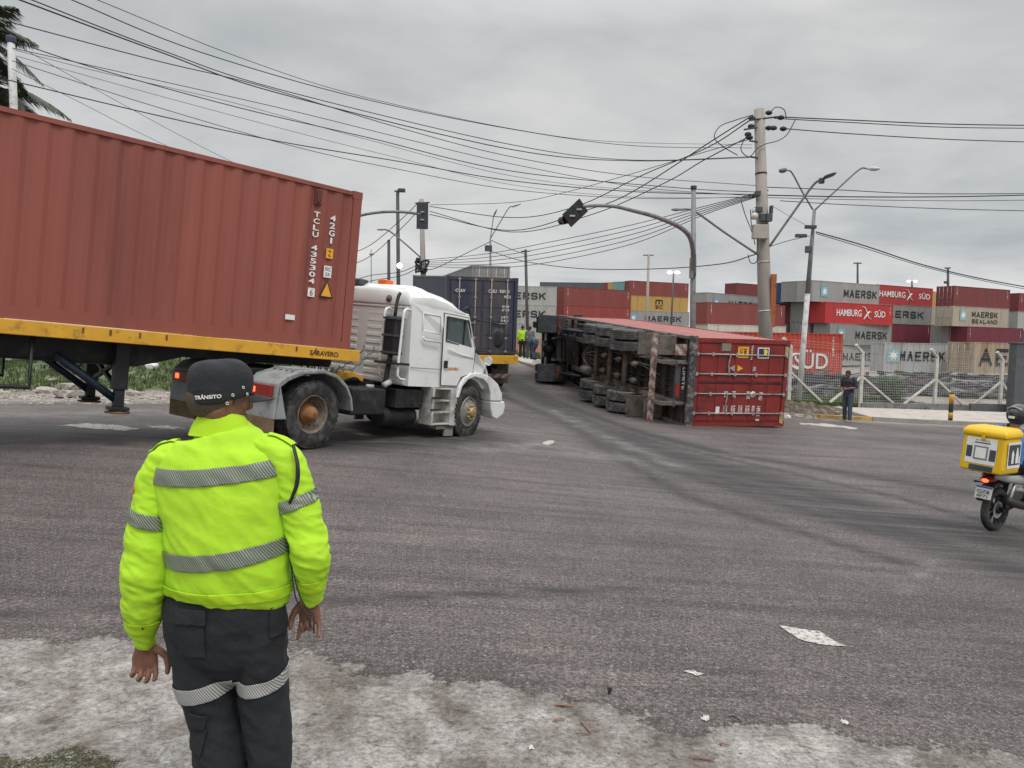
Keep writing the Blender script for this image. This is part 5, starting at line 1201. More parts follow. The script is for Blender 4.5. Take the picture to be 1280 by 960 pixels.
for k in range(5):
    cable([(944, 242+k*1.2), (880, 258+k*2.6), (790, 281+k*6), (680, 304+k*6.2), (610, 317+k*4.5), (532, 325+k*2)], 29.8, 50, ('topmost', 'second', 'middle', 'fourth', 'lowest')[k]+' cable '+LB, .022)
cable([(944, 318), (900, 330), (820, 336), (730, 336), (657, 327), (613, 314)], 29.8, 58, 'long sagging cable low behind the signal mast', .03)
cable([(613, 302), (580, 318), (545, 335), (530, 337)], 58, 50, 'cable between the far double lamp and the tangled pole', .035)
cable([(613, 300), (640, 312), (657, 318)], 58, 78, 'cable from the far double lamp to the dark far pole', .035)
for k, (a, b_) in enumerate(((252, 308), (262, 322), (330, 345), (334, 352))):
    cable([(524, a), (500, (a*2+b_)/3+5), (460, b_), (420, b_+14)], 50, 56, ('highest', 'second', 'third', 'lowest')[k]+' cable from the tangled pole to the left behind the container', .03)
# ------------------------------------------------------------------ fence, gate column, bollards
def gpt(px, D): x = (px-640)/FPX*D; return Vector((x, D, gz(x, D)))
M_fw = mat('galvanised_wire', (.45, .46, .46), .5, .3, 0); M_fp = mat('whitewashed_post', (.50, .49, .46), .85, 0, .15, 6, (.24, .21, .18), 4, .4)
FP = [gpt(987, 29.8), gpt(1077, 31.2), gpt(1170, 33.0), gpt(1252, 33.6), gpt(1300, 34)]
fen = thing('wire_fence', 'wire mesh fence on whitewashed braced posts along the container yard', 'fence', Matrix.Translation(FP[0]))
Hf = 2.05; WB_ = .28
for i, p in enumerate(FP):
    c = p-FP[0]; q = MB(); q.box(c.x-.065, c.x+.065, c.y-.065, c.y+.065, c.z-.1, c.z+Hf+.28); 
    q.bar((c.x, c.y, c.z+Hf+.24), (c.x-.38, c.y-.2, c.z+Hf+.58), .11, .11); q.build('post', M_fp, fen, bevel=.01)
for i in range(4):
    a, b_ = FP[i]-FP[0], FP[i+1]-FP[0]; m_ = a.lerp(b_, .5)
    for s, e in ((a, a.lerp(b_, .44)), (b_, a.lerp(b_, .56))):
        q = MB(); q.bar(s+Vector((0, -.02, 1.35)), e+Vector((0, -.05, WB_-.05)), .075, .075); q.build('brace', M_fp, fen)
    q = MB(); L = (b_-a).length; u = (b_-a)/L; n = int(L/.105)
    for k in range(n+1):
        c = a+u*(k*L/n); q.bar(c+Vector((0, .0, WB_)), c+Vector((0, 0, Hf+.2)), .007, .007)
    for k in range(19):
        z = WB_+k*.104; q.bar(a+Vector((0, .008, z)), b_+Vector((0, .008, z)), .008, .008)
    for k in range(3):
        f = .25+.3*k; q.bar(a+Vector((-.1*f*3*.38, -.2*f, Hf+.24+.34*f)), b_+Vector((-.1*f*3*.38, -.2*f, Hf+.24+.34*f)), .008, .008)
    q.build('wire_mesh', M_fw, fen)
q = MB(); rg = []
for p in FP[1:]: 
    c = p; rg.append([(c.x, c.y-.14, c.z-.2), (c.x, c.y+.14, c.z-.2), (c.x, c.y+.14, c.z+WB_), (c.x, c.y-.14, c.z+WB_)])
q.rings(rg, True, False); tag(q.build('low_wall', mat('grey_render', (.20, .20, .20), .9, 0, .2, 3, (.12, .11, .10), 2.5, .5), None), 'low grey kerb wall carrying the wire fence', 'wall')
gp = gpt(1271.5, 32.2); q = MB(); q.box(-.25, .25, -.25, .25, -.1, 3.0); q.box(-.29, .29, -.29, .29, 3.0, 3.06)
o = q.build('gate_column', mat('dark_grey_render', (.085, .09, .10), .9, 0, .12, 3, (.14, .13, .12), 3, .3), None, bevel=.02); o.location = gp; tag(o, 'square dark grey gate column at the right edge', 'column')
q = MB(); a = gpt(1262, 32.6); q.box(-1.6, 0, -.04, .1, .1, .42); 
o = q.build('low_wall', mat('dark_grey_render2', (.10, .105, .11), .9, 0, .15), None); o.location = a; tag(o, 'dark painted low wall section left of the gate column', 'wall')
def bollard(px, D, yt, label):
    p = gpt(px, D); h = 1.12; t = thing('bollard', label, 'bollard', Matrix.Translation(p), 'striped bollards on the pavement')
    q = MB(); q.lathe([(0, .075), (h-.03, .07), (h, .05), (h+.005, .001)], (0, 0, .0), (0, 0, 1), 16); q.build('post', M_blk, t)
    for z0, z1 in ((.72, 1.06), (.22, .42)):
        q = MB(); q.lathe([(z0, .0745), (z0, .078), (z1, .077), (z1, .07)], (0, 0, 0), (0, 0, 1), 16); q.build('yellow_band', mat('bollard_yellow', (.50, .27, .03), .6, 0, .2, 9), t)
bollard(1191, 26.6, 0, 'black and yellow bollard in front of the fence, clear of any person'); bollard(1064.5, 26.6, 0, 'black and yellow bollard partly hidden by the man in jeans')
q = MB()   # electricity cabinet-like block seen near the helmet: kerb stone pile left of the man
# broken kerb and soil heap between the overturned container and the man
hm = mat('dark_soil', (.075, .055, .04), .95, 0, .35, 8, (.19, .16, .13), 5, .5, bump=.8, bscale=12)
def heap(cx, cy, rx, ry, h, m, label, nm='soil_heap', seed=0, cat='heap', kind='stuff', rough_=.5, rot_=0):
    bm = bmesh.new(); bmesh.ops.create_grid(bm, x_segments=60, y_segments=24, size=1)
    for v in bm.verts:
        x, y = v.co.x, v.co.y; f = max(0, 1-(x*x)**1.3)*max(0, 1-(y*y)**1.1); n_ = noise.fractal(Vector((x*4+seed, y*4, seed)), 1, 2, 5)
        xx = x*rx*math.cos(rot_)-y*ry*math.sin(rot_); yy = x*rx*math.sin(rot_)+y*ry*math.cos(rot_)
        v.co = (cx+xx, cy+yy, gz(cx+xx, cy+yy)-.03+f*h*(1+rough_*n_)+.05*f*noise.fractal(Vector((xx*6, yy*6, 1)), 1, 2, 3))
    me = bpy.data.meshes.new(nm); bm.to_mesh(me); bm.free(); return tag(link(nm, me, m), label, cat, kind=kind)
a = G(1015, 518); heap(a.x-.2, a.y+.7, 1.5, .9, .34, hm, 'low heap of dark soil and broken kerb beside the overturned container', seed=3)
# stones, slabs
def rock(c, s, m, label, seed, nm='stone', group=None, flat=.5, cat='stone'):
    bm = bmesh.new(); bmesh.ops.create_icosphere(bm, subdivisions=2, radius=1)
    for v in bm.verts:
        n_ = noise.noise(v.co*1.3+Vector((seed, 0, 0))); v.co *= 1+.35*n_; v.co = Vector((max(-.8, min(.8, v.co.x))*s, max(-.75, min(.75, v.co.y))*s*.75, max(-.6, min(.6, v.co.z))*s*flat))
    me = bpy.data.meshes.new(nm); bm.to_mesh(me); bm.free(); o = link(nm, me, m); o.location = c; o.rotation_euler = (random.uniform(-.15, .15), random.uniform(-.15, .15), random.uniform(0, 6)); return tag(o, label, cat, group)
M_slab = mat('broken_concrete', (.36, .33, .30), .9, 0, .2, 9, (.18, .15, .12), 6, .5, bump=.5, bscale=20)
for k, (px, py, s, l_) in enumerate(((88, 486, .42, 'upper flat slab on the grass seen between the trailer legs'), (90, 496, .42, 'lower flat slab just under another between the trailer legs'), (60, 491, .30, 'reddish slab fragment left of the two flat slabs'), (168, 494, .22, 'pale block right behind the landing leg'), (66, 477, .18, 'small white stone in the grass left of the landing legs'), (110, 482, .3, 'slab half hidden behind the diagonal leg brace'))):
    p = G(px, py); rock(p+Vector((0, 0, .05)), s, M_slab, l_, k*3.1, 'concrete_slab', None, .35, 'slab')
# white rubbish by the overturned container
p = G(984, 523); rock(p+Vector((0, 0, .05)), .13, M_white, 'crumpled white bag beside the overturned container corner', 9, 'plastic_bag', None, .8, 'bag')
p = G(190, 460); rock(p+Vector((0, 0, .05)), .22, M_white, 'crumpled white litter on the grass behind the landing leg', 19, 'plastic_bag', None, .6, 'bag')
def scatter(nm, label, pts, smin, smax, m, cat='rubble', flat=.5, seed=1, sub=1):
    rnd = random.Random(seed); bm = bmesh.new()
    for (x, y) in pts:
        s = rnd.uniform(smin, smax)*(1 if rnd.random() < .8 else 1.8); r = bmesh.ops.create_icosphere(bm, subdivisions=sub, radius=s)
        a = rnd.uniform(0, 6); ca, sa = math.cos(a), math.sin(a); z = gz(x, y)+.004; ex_ = rnd.uniform(.5, 1)
        for v in r['verts']:
            n_ = 1+.45*noise.noise(v.co*(1.5/s)+Vector((x*7, y*5, 0))); c = v.co*n_
            v.co = Vector((x+c.x*ca-c.y*sa*ex_, y+c.x*sa+c.y*ca*ex_, z+max(-s*.2, min(s*.55, c.z*flat))))
    me = bpy.data.meshes.new(nm); bm.to_mesh(me); bm.free(); return tag(link(nm, me, m), label, cat, kind='stuff')
rnd = random.Random(5)
def pxpts(n, x0, x1, y0, y1, f=None):
    o = []
    while len(o) < n:
        px, py = rnd.uniform(x0, x1), rnd.uniform(y0, y1)
        if f and not f(px, py): continue
        g = G(px, py); o.append((g.x, g.y))
    return o
scatter('rubble', 'strip of broken pale rubble along the left road edge', pxpts(520, -5, 235, 488, 506), .012, .06, M_slab, flat=.5, seed=4, sub=1)
scatter('rubble', 'stones and clods on the soil heap by the man', pxpts(200, 985, 1055, 507, 526), .03, .09, mat('brown_stone', (.18, .14, .11), .95, 0, .4, 9), seed=6)
ap = lambda px, py: py > np.interp(px, [0, 230, 400, 470, 620, 780, 1000, 1280], [810, 800, 825, 845, 862, 892, 912, 950])
scatter('gravel', 'fine grit and crumbs on the pale washed cement in the foreground', pxpts(1500, 0, 1280, 800, 965, ap), .0015, .005, mat('grit', (.13, .11, .095), .95, 0, .4, 30), 'gravel', .6, 8, 1)
scatter('gravel', 'small loose stones along the broken edge of the cement', pxpts(260, 0, 1280, 800, 960, lambda px, py: abs(py-np.interp(px, [0, 230, 400, 470, 620, 780, 1000, 1280], [806, 795, 818, 840, 855, 888, 906, 946])) < 16), .002, .010, mat('edge_stone', (.20, .18, .16), .95, 0, .5, 30), 'gravel', .6, 12, 1)
scatter('wood_crumbs', 'reddish bark and wood crumbs around the splinters', pxpts(160, 640, 790, 878, 955)+pxpts(60, 850, 960, 915, 958), .002, .007, mat('bark_crumb', (.13, .065, .04), .95, 0, .4, 30), 'crumbs', .3, 15, 1)
scatter('gravel', 'pale grit lying on the asphalt', pxpts(700, 0, 1280, 620, 900), .0015, .004, mat('pale_grit', (.45, .42, .39), .9, 0, .3, 30), 'gravel', .5, 9, 1)
# litter in the foreground
def paper(px, py, s, label, seed):
    g_ = G(px, py); bm = bmesh.new(); bmesh.ops.create_grid(bm, x_segments=12, y_segments=9, size=1); r_ = random.Random(seed)
    for v in bm.verts:
        x, y = v.co.x, v.co.y; n_ = noise.noise(Vector((x*2.1+seed, y*2.1, 0))); n2_ = noise.noise(Vector((x*4.5, y*4.5+seed, 3)))
        v.co = Vector(((x*(.8+.35*n_))*s, (y*(.55+.35*n2_)+.25*x*n_)*s, .006+abs(n_)*s*.75+abs(n2_)*s*.35))
    bmesh.ops.solidify(bm, geom=bm.faces[:], thickness=.0008)
    me = bpy.data.meshes.new('paper_scrap'); bm.to_mesh(me); bm.free(); o = link('paper_scrap', me, mat('soiled_paper', (.62, .61, .58), .8, 0, .1, 30, (.36, .33, .29), 30, .4)); o.location = g_; o.rotation_euler = (0, 0, seed); return tag(o, label, 'paper')
def chip(px, py, L, wd, ang, m, label, nm, cat, th=.004, curl=.005):
    g = G(px, py); q = MB(); rg = []; n = 6; rr = random.Random(int(px*7+py))
    for i in range(n+1):
        f = i/n-.5; w2 = wd*(1-abs(f)**2*2.6)*rr.uniform(.75, 1.15); zz = .008+curl*(1-4*f*f)+rr.uniform(0, .004)
        x, y = f*L*math.cos(ang), f*L*math.sin(ang); nx_, ny_ = -math.sin(ang)*w2/2, math.cos(ang)*w2/2
        rg.append([(x-nx_, y-ny_, zz), (x+nx_, y+ny_, zz+rr.uniform(0, .004)), (x+nx_, y+ny_, zz+th), (x-nx_, y-ny_, zz+th)])
    q.rings(rg, True, False); o = q.build(nm, m, None); o.location = g; return tag(o, label, cat)
for px, py, L, wd, an, l_ in ((705, 885, .10, .018, -.1, 'thick reddish wood splinter, farthest up of the splinters'), (698, 904, .06, .010, .2, 'short pale wood splinter below the thick one'), (732, 912, .11, .010, -1.2, 'long thin wood splinter lying crosswise'), (728, 921, .07, .006, -.1, 'thin wood splinter just under the crosswise one'), (905, 934, .05, .007, -.2, 'small wood splinter between the papers'), (878, 952, .09, .012, -.15, 'reddish wood splinter near the bottom edge')):
    chip(px, py, L, wd, an, M_wood, l_, 'wood_splinter', 'splinter')
paper(882, 900, .030, 'white crumpled paper scrap, middle one of the three', 1)
paper(1056, 905, .026, 'white paper scrap on the asphalt edge, rightmost one', 5)
paper(664, 937, .019, 'small white paper scrap near the wood splinters', 8)
chip(762, 869, .03, .03, 1.2, M_blk, 'black leaf shaped scrap on the asphalt edge', 'black_scrap', 'scrap', .004, .03)
chip(919, 902, .08, .008, -.9, M_blk, 'thin black strip on the asphalt edge', 'black_scrap', 'scrap', .004, .01)
# ------------------------------------------------------------------ vegetation
M_leaf = mat('grass_blades', (.075, .115, .03), .8, 0, .4, 1.5); M_leaf2 = mat('shrub_leaves', (.05, .085, .03), .8, 0, .35, 3)
def grass(nm, label, pts, h0, h1, m, seed=1, wd=.02, cat='grass'):
    r = random.Random(seed); q = MB(); vs = []; fs = []
    for x, y in pts:
        z = gz(x, y); 
        for k in range(7):
            a = r.uniform(0, 6.28); h = r.uniform(h0, h1); l = r.uniform(.1, .5)*h; ox, oy = r.uniform(-.07, .07), r.uniform(-.07, .07); w_ = wd*r.uniform(.6, 1.4); c, s = math.cos(a), math.sin(a); b_ = len(vs)
            vs += [(x+ox-s*w_, y+oy+c*w_, z-.01), (x+ox+s*w_, y+oy-c*w_, z-.01), (x+ox+c*l*.5-s*w_*.6, y+oy+s*l*.5+c*w_*.6, z+h*.7), (x+ox+c*l*.5+s*w_*.6, y+oy+s*l*.5-c*w_*.6, z+h*.7), (x+ox+c*l, y+oy+s*l, z+h)]
            fs += [(b_, b_+1, b_+3, b_+2), (b_+2, b_+3, b_+4)]
    q.add(vs, fs); return tag(q.build(nm, m, None, fix=False), label, cat, kind='stuff')
rnd = random.Random(11)
pl = []
while len(pl) < 7000:
    x, y = rnd.uniform(-22, -5.0), rnd.uniform(18.9, 38)
    if noise.noise(Vector((x*.45, y*.45, 3))) > -.18 and (x < -6 or y > 21): pl.append((x, y))
grass('grass', 'rough weedy grass on the bank behind the left trailer', pl, .03, .17, M_leaf, 3, .012)
pl = []
while len(pl) < 3500:
    x, y = rnd.uniform(9.5, 19), rnd.uniform(29.5, 38)
    if noise.noise(Vector((x*.5, y*.5, 8))) > -.25 and y > 30.2+(x-10)*.28: pl.append((x, y))
grass('grass', 'short green grass behind the wire fence', pl, .04, .18, M_leaf, 4, .014)
pl = [(rnd.uniform(-.3, 4), rnd.uniform(42, 50)) for _ in range(500)]
grass('grass', 'grass patch behind the workers at the back', pl, .1, .5, M_leaf, 5, .03)
# foreground moss patch bottom left
M_moss = mat('moss', (.075, .075, .032), .95, 0, .4, 40)
pl = []
while len(pl) < 450:
    px, py = rnd.uniform(0, 150), rnd.uniform(935, 962)
    if py > 944+8*math.sin(px*.05): g = G(px, py); pl.append((g.x, g.y))
r_ = random.Random(2); q = MB(); vs = []; fs = []
for x, y in pl:
    for k in range(6):
        a = r_.uniform(0, 6.28); ox, oy = r_.uniform(-.012, .012), r_.uniform(-.012, .012); l = r_.uniform(.004, .012); z = gz(x, y)+.006; b_ = len(vs)
        vs += [(x+ox, y+oy, z), (x+ox+l*math.cos(a), y+oy+l*math.sin(a), z+r_.uniform(.001, .005)), (x+ox-l*.4*math.sin(a), y+oy+l*.4*math.cos(a), z+.003)]; fs.append((b_, b_+1, b_+2))
q.add(vs, fs); tag(q.build('moss', M_moss, None, fix=False), 'patch of green moss at the lower left corner of the cement', 'moss', kind='stuff')
def shrub(cx, cy, h, rr, label, n=2600, seed=1, m=M_leaf2, nm='shrub', lf=.07):
    z0 = gz(cx, cy); t = thing(nm, label, 'shrub', Matrix.Translation((cx, cy, z0))); r = random.Random(seed)
    q = MB()
    for k in range(7):
        a = r.uniform(0, 6.3); q.tube([(0, 0, 0), (rr*.3*math.cos(a), rr*.3*math.sin(a), h*.4), (rr*.6*math.cos(a), rr*.6*math.sin(a), h*.75)], [.035, .02, .008], 6)
    q.build('stem', mat('bark', (.12, .09, .07), .9), t)
    vs = []; fs = []; bl_ = [(r.uniform(-.6, .6)*rr, r.uniform(-.6, .6)*rr, r.uniform(.3, .85)*h, r.uniform(.25, .5)*rr) for _ in range(14)]
    for k in range(n):
        bx, by, bz, br_ = bl_[k % 14]; v = Vector((r.gauss(0, 1), r.gauss(0, 1), r.gauss(0, 1))).normalized()*br_*r.uniform(.5, 1.05); c = Vector((bx, by, bz))+v
        a = Vector((r.gauss(0, 1), r.gauss(0, 1), r.gauss(0, .6))).normalized(); b_ = a.orthogonal().normalized(); l = lf*r.uniform(.6, 1.3); i = len(vs)
        vs += [c-a*l, c+b_*l*.45, c+a*l, c-b_*l*.45]; fs.append((i, i+1, i+2, i+3))
    q = MB(); q.add(vs, fs); q.build('foliage', m, t, fix=False)
shrub(17.9, 36.2, 1.15, .75, 'low green bush behind the middle of the wire fence', seed=3)
shrub(-7.0, 21.8, .85, .8, 'low weedy bush just right of the left landing legs', seed=5, lf=.05)
shrub(-9.6, 24.0, .9, 1.0, 'weedy bush in the grass behind the landing legs', seed=6, lf=.05)
shrub(-13.0, 22.5, .7, .9, 'weedy bush at the left edge beyond the trailer', seed=7, lf=.05)
# palms
M_frond = mat('palm_frond', (.085, .10, .07), .7, 0, .3, 5); M_trunk = mat('palm_trunk', (.20, .17, .14), .9, 0, .2, 6, (.1, .08, .06), 5, .5)
def palm(p, label, nf=16, fl=2.6, seed=1):
    ft_ = Vector((p.x, p.y, gz(p.x, p.y))); h = p.z-ft_.z; t = thing('palm_tree', label, 'palm', Matrix.Translation(ft_)); r = random.Random(seed)
    q = MB(); q.tube([(0, 0, -.1), (.05, 0, h*.3), (.02, .05, h*.7), (0, 0, h)], [.24, .17, .15, .17], 12, cat=4); q.build('trunk', M_trunk, t)
    for k in range(nf):
        a = 2*math.pi*k/nf+r.uniform(-.15, .15); el = r.uniform(-.25, 1.0); pts = []
        for i in range(9):
            s = i/8*fl; pts.append(Vector((math.cos(a)*s*math.cos(el*.7), math.sin(a)*s*math.cos(el*.7), h+s*math.sin(el)-.30*s*s*(.6+.4*math.cos(el)))))
        q = MB(); q.tube(pts, [.035*(1-i/9)+.005 for i in range(9)], 5); pc = catmull(pts, 5); vs = []; fs = []
        for i in range(3, len(pc)-1):
            c = Vector(pc[i]); d = (Vector(pc[i+1])-Vector(pc[i-1])).normalized(); sd_ = d.cross(Vector((0, 0, 1))).normalized(); f = i/len(pc)
            ll = .62*math.sin(math.pi*min(1, f*.9+.12))+.12
            for s in (-1, 1):
                for jj in (0, .5):
                    c2_ = c+d*jj*.07; e = c2_+(sd_*s*.75+d*.6+Vector((0, 0, -.45+r.uniform(-.15, .15)))).normalized()*ll*r.uniform(.8, 1.1); m_ = c2_.lerp(e, .5)+Vector((0, 0, .05)); w_ = d*.022; b_ = len(vs)
                    vs += [c2_-w_, c2_+w_, m_+w_, m_-w_, e]; fs += [(b_, b_+1, b_+2, b_+3), (b_+3, b_+2, b_+4)]
        q.add(vs, fs); q.build('frond', M_frond, t, fix=False)
palm(P(-12, 118, 24), 'palm whose lower fronds show behind the left container roof', 18, 2.3, 3)
palm(P(-42, 40, 22), 'taller palm at the left edge, fronds reaching the pale lamp pole', 18, 1.9, 8)
# ------------------------------------------------------------------ scrap behind the fence
M_sc = [mat('scrap_dark', (.05, .05, .055), .7, .2, .4, 3), mat('scrap_grey', (.14, .14, .145), .7, .2, .3, 3), mat('scrap_rust', (.10, .07, .06), .85, .1, .4, 3), mat('scrap_pale', (.36, .36, .36), .6, .2, .2, 3)]
r_ = random.Random(21)
for mi, n in ((0, 520), (1, 300), (2, 200), (3, 60)):
    q = MB()
    for k in range(n):
        x = r_.uniform(12.5, 31); y = 38.5+r_.uniform(0, 6.0)+(x-12)*.05; hh = (y-38)*.085*r_.uniform(.1, 1)*(1+.5*noise.noise(Vector((x*.6, y, 0)))); z = gz(x, y)+hh
        if y > 43.5 and x < 21.5: continue
        L = r_.uniform(.3, 2.0); a = r_.gauss(0, .35); c = Vector((x, y, z+.08)); d = Vector((math.cos(a)*L/2, math.sin(a)*L/2, r_.gauss(0, .06)*L)); q.bar(c-d, c+d, r_.uniform(.08, .6), r_.uniform(.05, .22))
    tag(q.build('scrap_pile', M_sc[mi], None), ('dark steel scrap heaped behind the fence', 'grey steel scrap heaped behind the fence', 'rusty brown scrap mixed into the heap behind the fence', 'pale metal pieces lying in the scrap heap')[mi], 'scrap', kind='stuff')
q = MB()
for k in range(160):
    x = r_.uniform(10, 16.5); y = r_.uniform(39.5, 42.5); L = r_.uniform(.3, 1.6); z = gz(x, y)+r_.uniform(0, .5); q.bar((x-L/2, y, z), (x+L/2, y+r_.uniform(-.3, .3), z+r_.uniform(-.05, .05)), r_.uniform(.1, .4), r_.uniform(.05, .15))
tag(q.build('scrap_pile', M_sc[0], None), 'lower dark scrap in front of the near red container', 'scrap', kind='stuff')
# orange netting at the back by the workers
q = MB(); a = Vector((-.4, 44.5, 0)); b_ = Vector((3.6, 45.5, 0))
for k in range(31): p = a.lerp(b_, k/30); z = gz(p.x, p.y); q.bar((p.x, p.y, z), (p.x, p.y, z+1.25), .035, .01)
for k in range(9):
    for j in range(6): 
        p, p2 = a.lerp(b_, j/6), a.lerp(b_, (j+1)/6); q.bar((p.x, p.y, gz(p.x, p.y)+.05+k*.15), (p2.x, p2.y, gz(p2.x, p2.y)+.05+k*.15), .01, .05)
tag(q.build('safety_net', mat('orange_net', (.50, .10, .03), .7, 0, .2), None), 'orange plastic safety netting behind the workers', 'netting')
# ------------------------------------------------------------------ people
def remesh(mb, vox, it=6, fac=.5, name='body'):
    o = mb.build(name, None); md = o.modifiers.new('r', 'REMESH'); md.mode = 'VOXEL'; md.voxel_size = vox; md.use_smooth_shade = True
    if it: s = o.modifiers.new('s', 'SMOOTH'); s.factor = fac; s.iterations = it
    me = evalmesh(o); bpy.data.objects.remove(o); me.name = name
    me.polygons.foreach_set('use_smooth', [True]*len(me.polygons)); return me
M_skin = mat('brown_skin', (.19, .088, .058), .55, 0, .2, 30, (.26, .115, .08), 20, .4, bump=.12, bscale=120)
M_hair = mat('short_dark_hair', (.03, .025, .022), .8, 0, .3, 80)
def V(*a): return np.array(a, float)
def hand(mb, w_, d, lat, nrm, curl=30, s=1.0, spread=.12, thumb=(.6, 35), hold=None):
    """w_ wrist, d finger direction, lat towards the thumb, nrm palm normal"""
    d = V(*d); d /= np.linalg.norm(d); lat = V(*lat); lat -= d*(lat@d); lat /= np.linalg.norm(lat); nrm = V(*nrm); nrm -= d*(nrm@d); nrm -= lat*(nrm@lat); nrm /= np.linalg.norm(nrm)
    w_ = V(*w_)
    mb.tube([w_-d*.03*s, w_+d*.015*s, w_+d*.05*s, w_+d*.085*s], [(.026*s, .020*s), (.029*s, .018*s), (.040*s, .0165*s), (.041*s, .013*s)], 14, side=lat, cat=3, round_=True)
    lens = (.070, .079, .074, .058)
    for i, L in enumerate(lens):
        off = (.030-.0205*i)*s; b0 = w_+d*(.086-.004*abs(i-1.3))*s+lat*off; a = 0; p = b0-d*.02*s; pts = [p, b0]; dirc = d+lat*spread*(1.2-i)*.8; dirc /= np.linalg.norm(dirc)
        c = curl if not isinstance(curl, (list, tuple)) else curl[i]
        q = b0.copy()
        for k, fr_ in enumerate((.45, .30, .25)):
            a += math.radians(c*(.75, 1.1, .8)[k]); dd = dirc*math.cos(a)+nrm*math.sin(a); q = q+dd*L*fr_*s; pts.append(q.copy())
        mb.tube(pts, [.0095*s, .0098*s, .0090*s, .0082*s, .0070*s], 10, cat=3, round_=True)
    t0 = w_+d*.022*s+lat*.024*s+nrm*.004; t1 = t0+(lat*thumb[0]+d*.62+nrm*.25)*.042*s; ta = math.radians(thumb[1]); t2 = t1+(d*.86+lat*.32*math.cos(ta)+nrm*.35)*.034*s; t3 = t2+(d*.93+nrm*.35-lat*.05)*.027*s
    mb.tube([t0-lat*.012, t0, t1, t2, t3], [.014*s, .0145*s, .0125*s, .0105*s, .0082*s], 10, cat=3, round_=True)
def head(mb, c, yaw, pitch=0, s=1.0):
    """adds a head (skin) ; yaw 0 looks along +y; c = centre of the skull"""
    Mx = Matrix.Translation(Vector(c))@Matrix.Rotation(R_(yaw), 4, 'Z')@Matrix.Rotation(R_(pitch), 4, 'X')
    q = MB()
    q.ball((0, -.008, .018), (.076*s, .096*s, .098*s), 24, 16)
    q.tube([(0, .02, -.02), (0, .035, -.06), (0, .048, -.098)], [(.064*s, .070*s), (.056*s, .056*s), (.030*s, .034*s)], 18, side=(1, 0, 0), cat=4, round_=True)
    q.tube([(0, .082, .022), (0, .102, -.018), (0, .108, -.030), (0, .094, -.040)], [(.009, .010), (.013, .012), (.017, .012), (.012, .008)], 10, side=(1, 0, 0), cat=3, round_=True)
    for sx_ in (-1, 1):
        q.tube([(sx_*.070, -.004, .028), (sx_*.083, -.014, .012), (sx_*.082, -.012, -.012), (sx_*.072, -.002, -.030)], [(.006, .013), (.008, .020), (.008, .016), (.005, .009)], 10, side=(1, 0, 0), cat=4, round_=True)
        q.ball((sx_*.045, .058, -.022), (.022, .022, .018), 10, 8); q.tube([(sx_*.012, .088, .038), (sx_*.035, .086, .042), (sx_*.058, .068, .034)], .008, 8, cat=3, round_=True)
    q.tube([(-.024, .082, -.062), (0, .092, -.060), (.024, .082, -.062)], .007, 8, cat=3, round_=True); q.tube([(-.02, .080, -.074), (0, .088, -.074), (.02, .080, -.074)], .008, 8, cat=3, round_=True)
    mb.add([Mx@Vector(v) for v in q.v], q.f, True); return Mx
def eyes(Mx, par):
    for sx_ in (-1, 1):
        q = MB(); c = Mx@Vector((sx_*.030, .078, .016)); q.ball(c, (.010, .010, .008), 10, 8); q.build('eye', mat('dark_eye', (.02, .015, .01), .2), par)
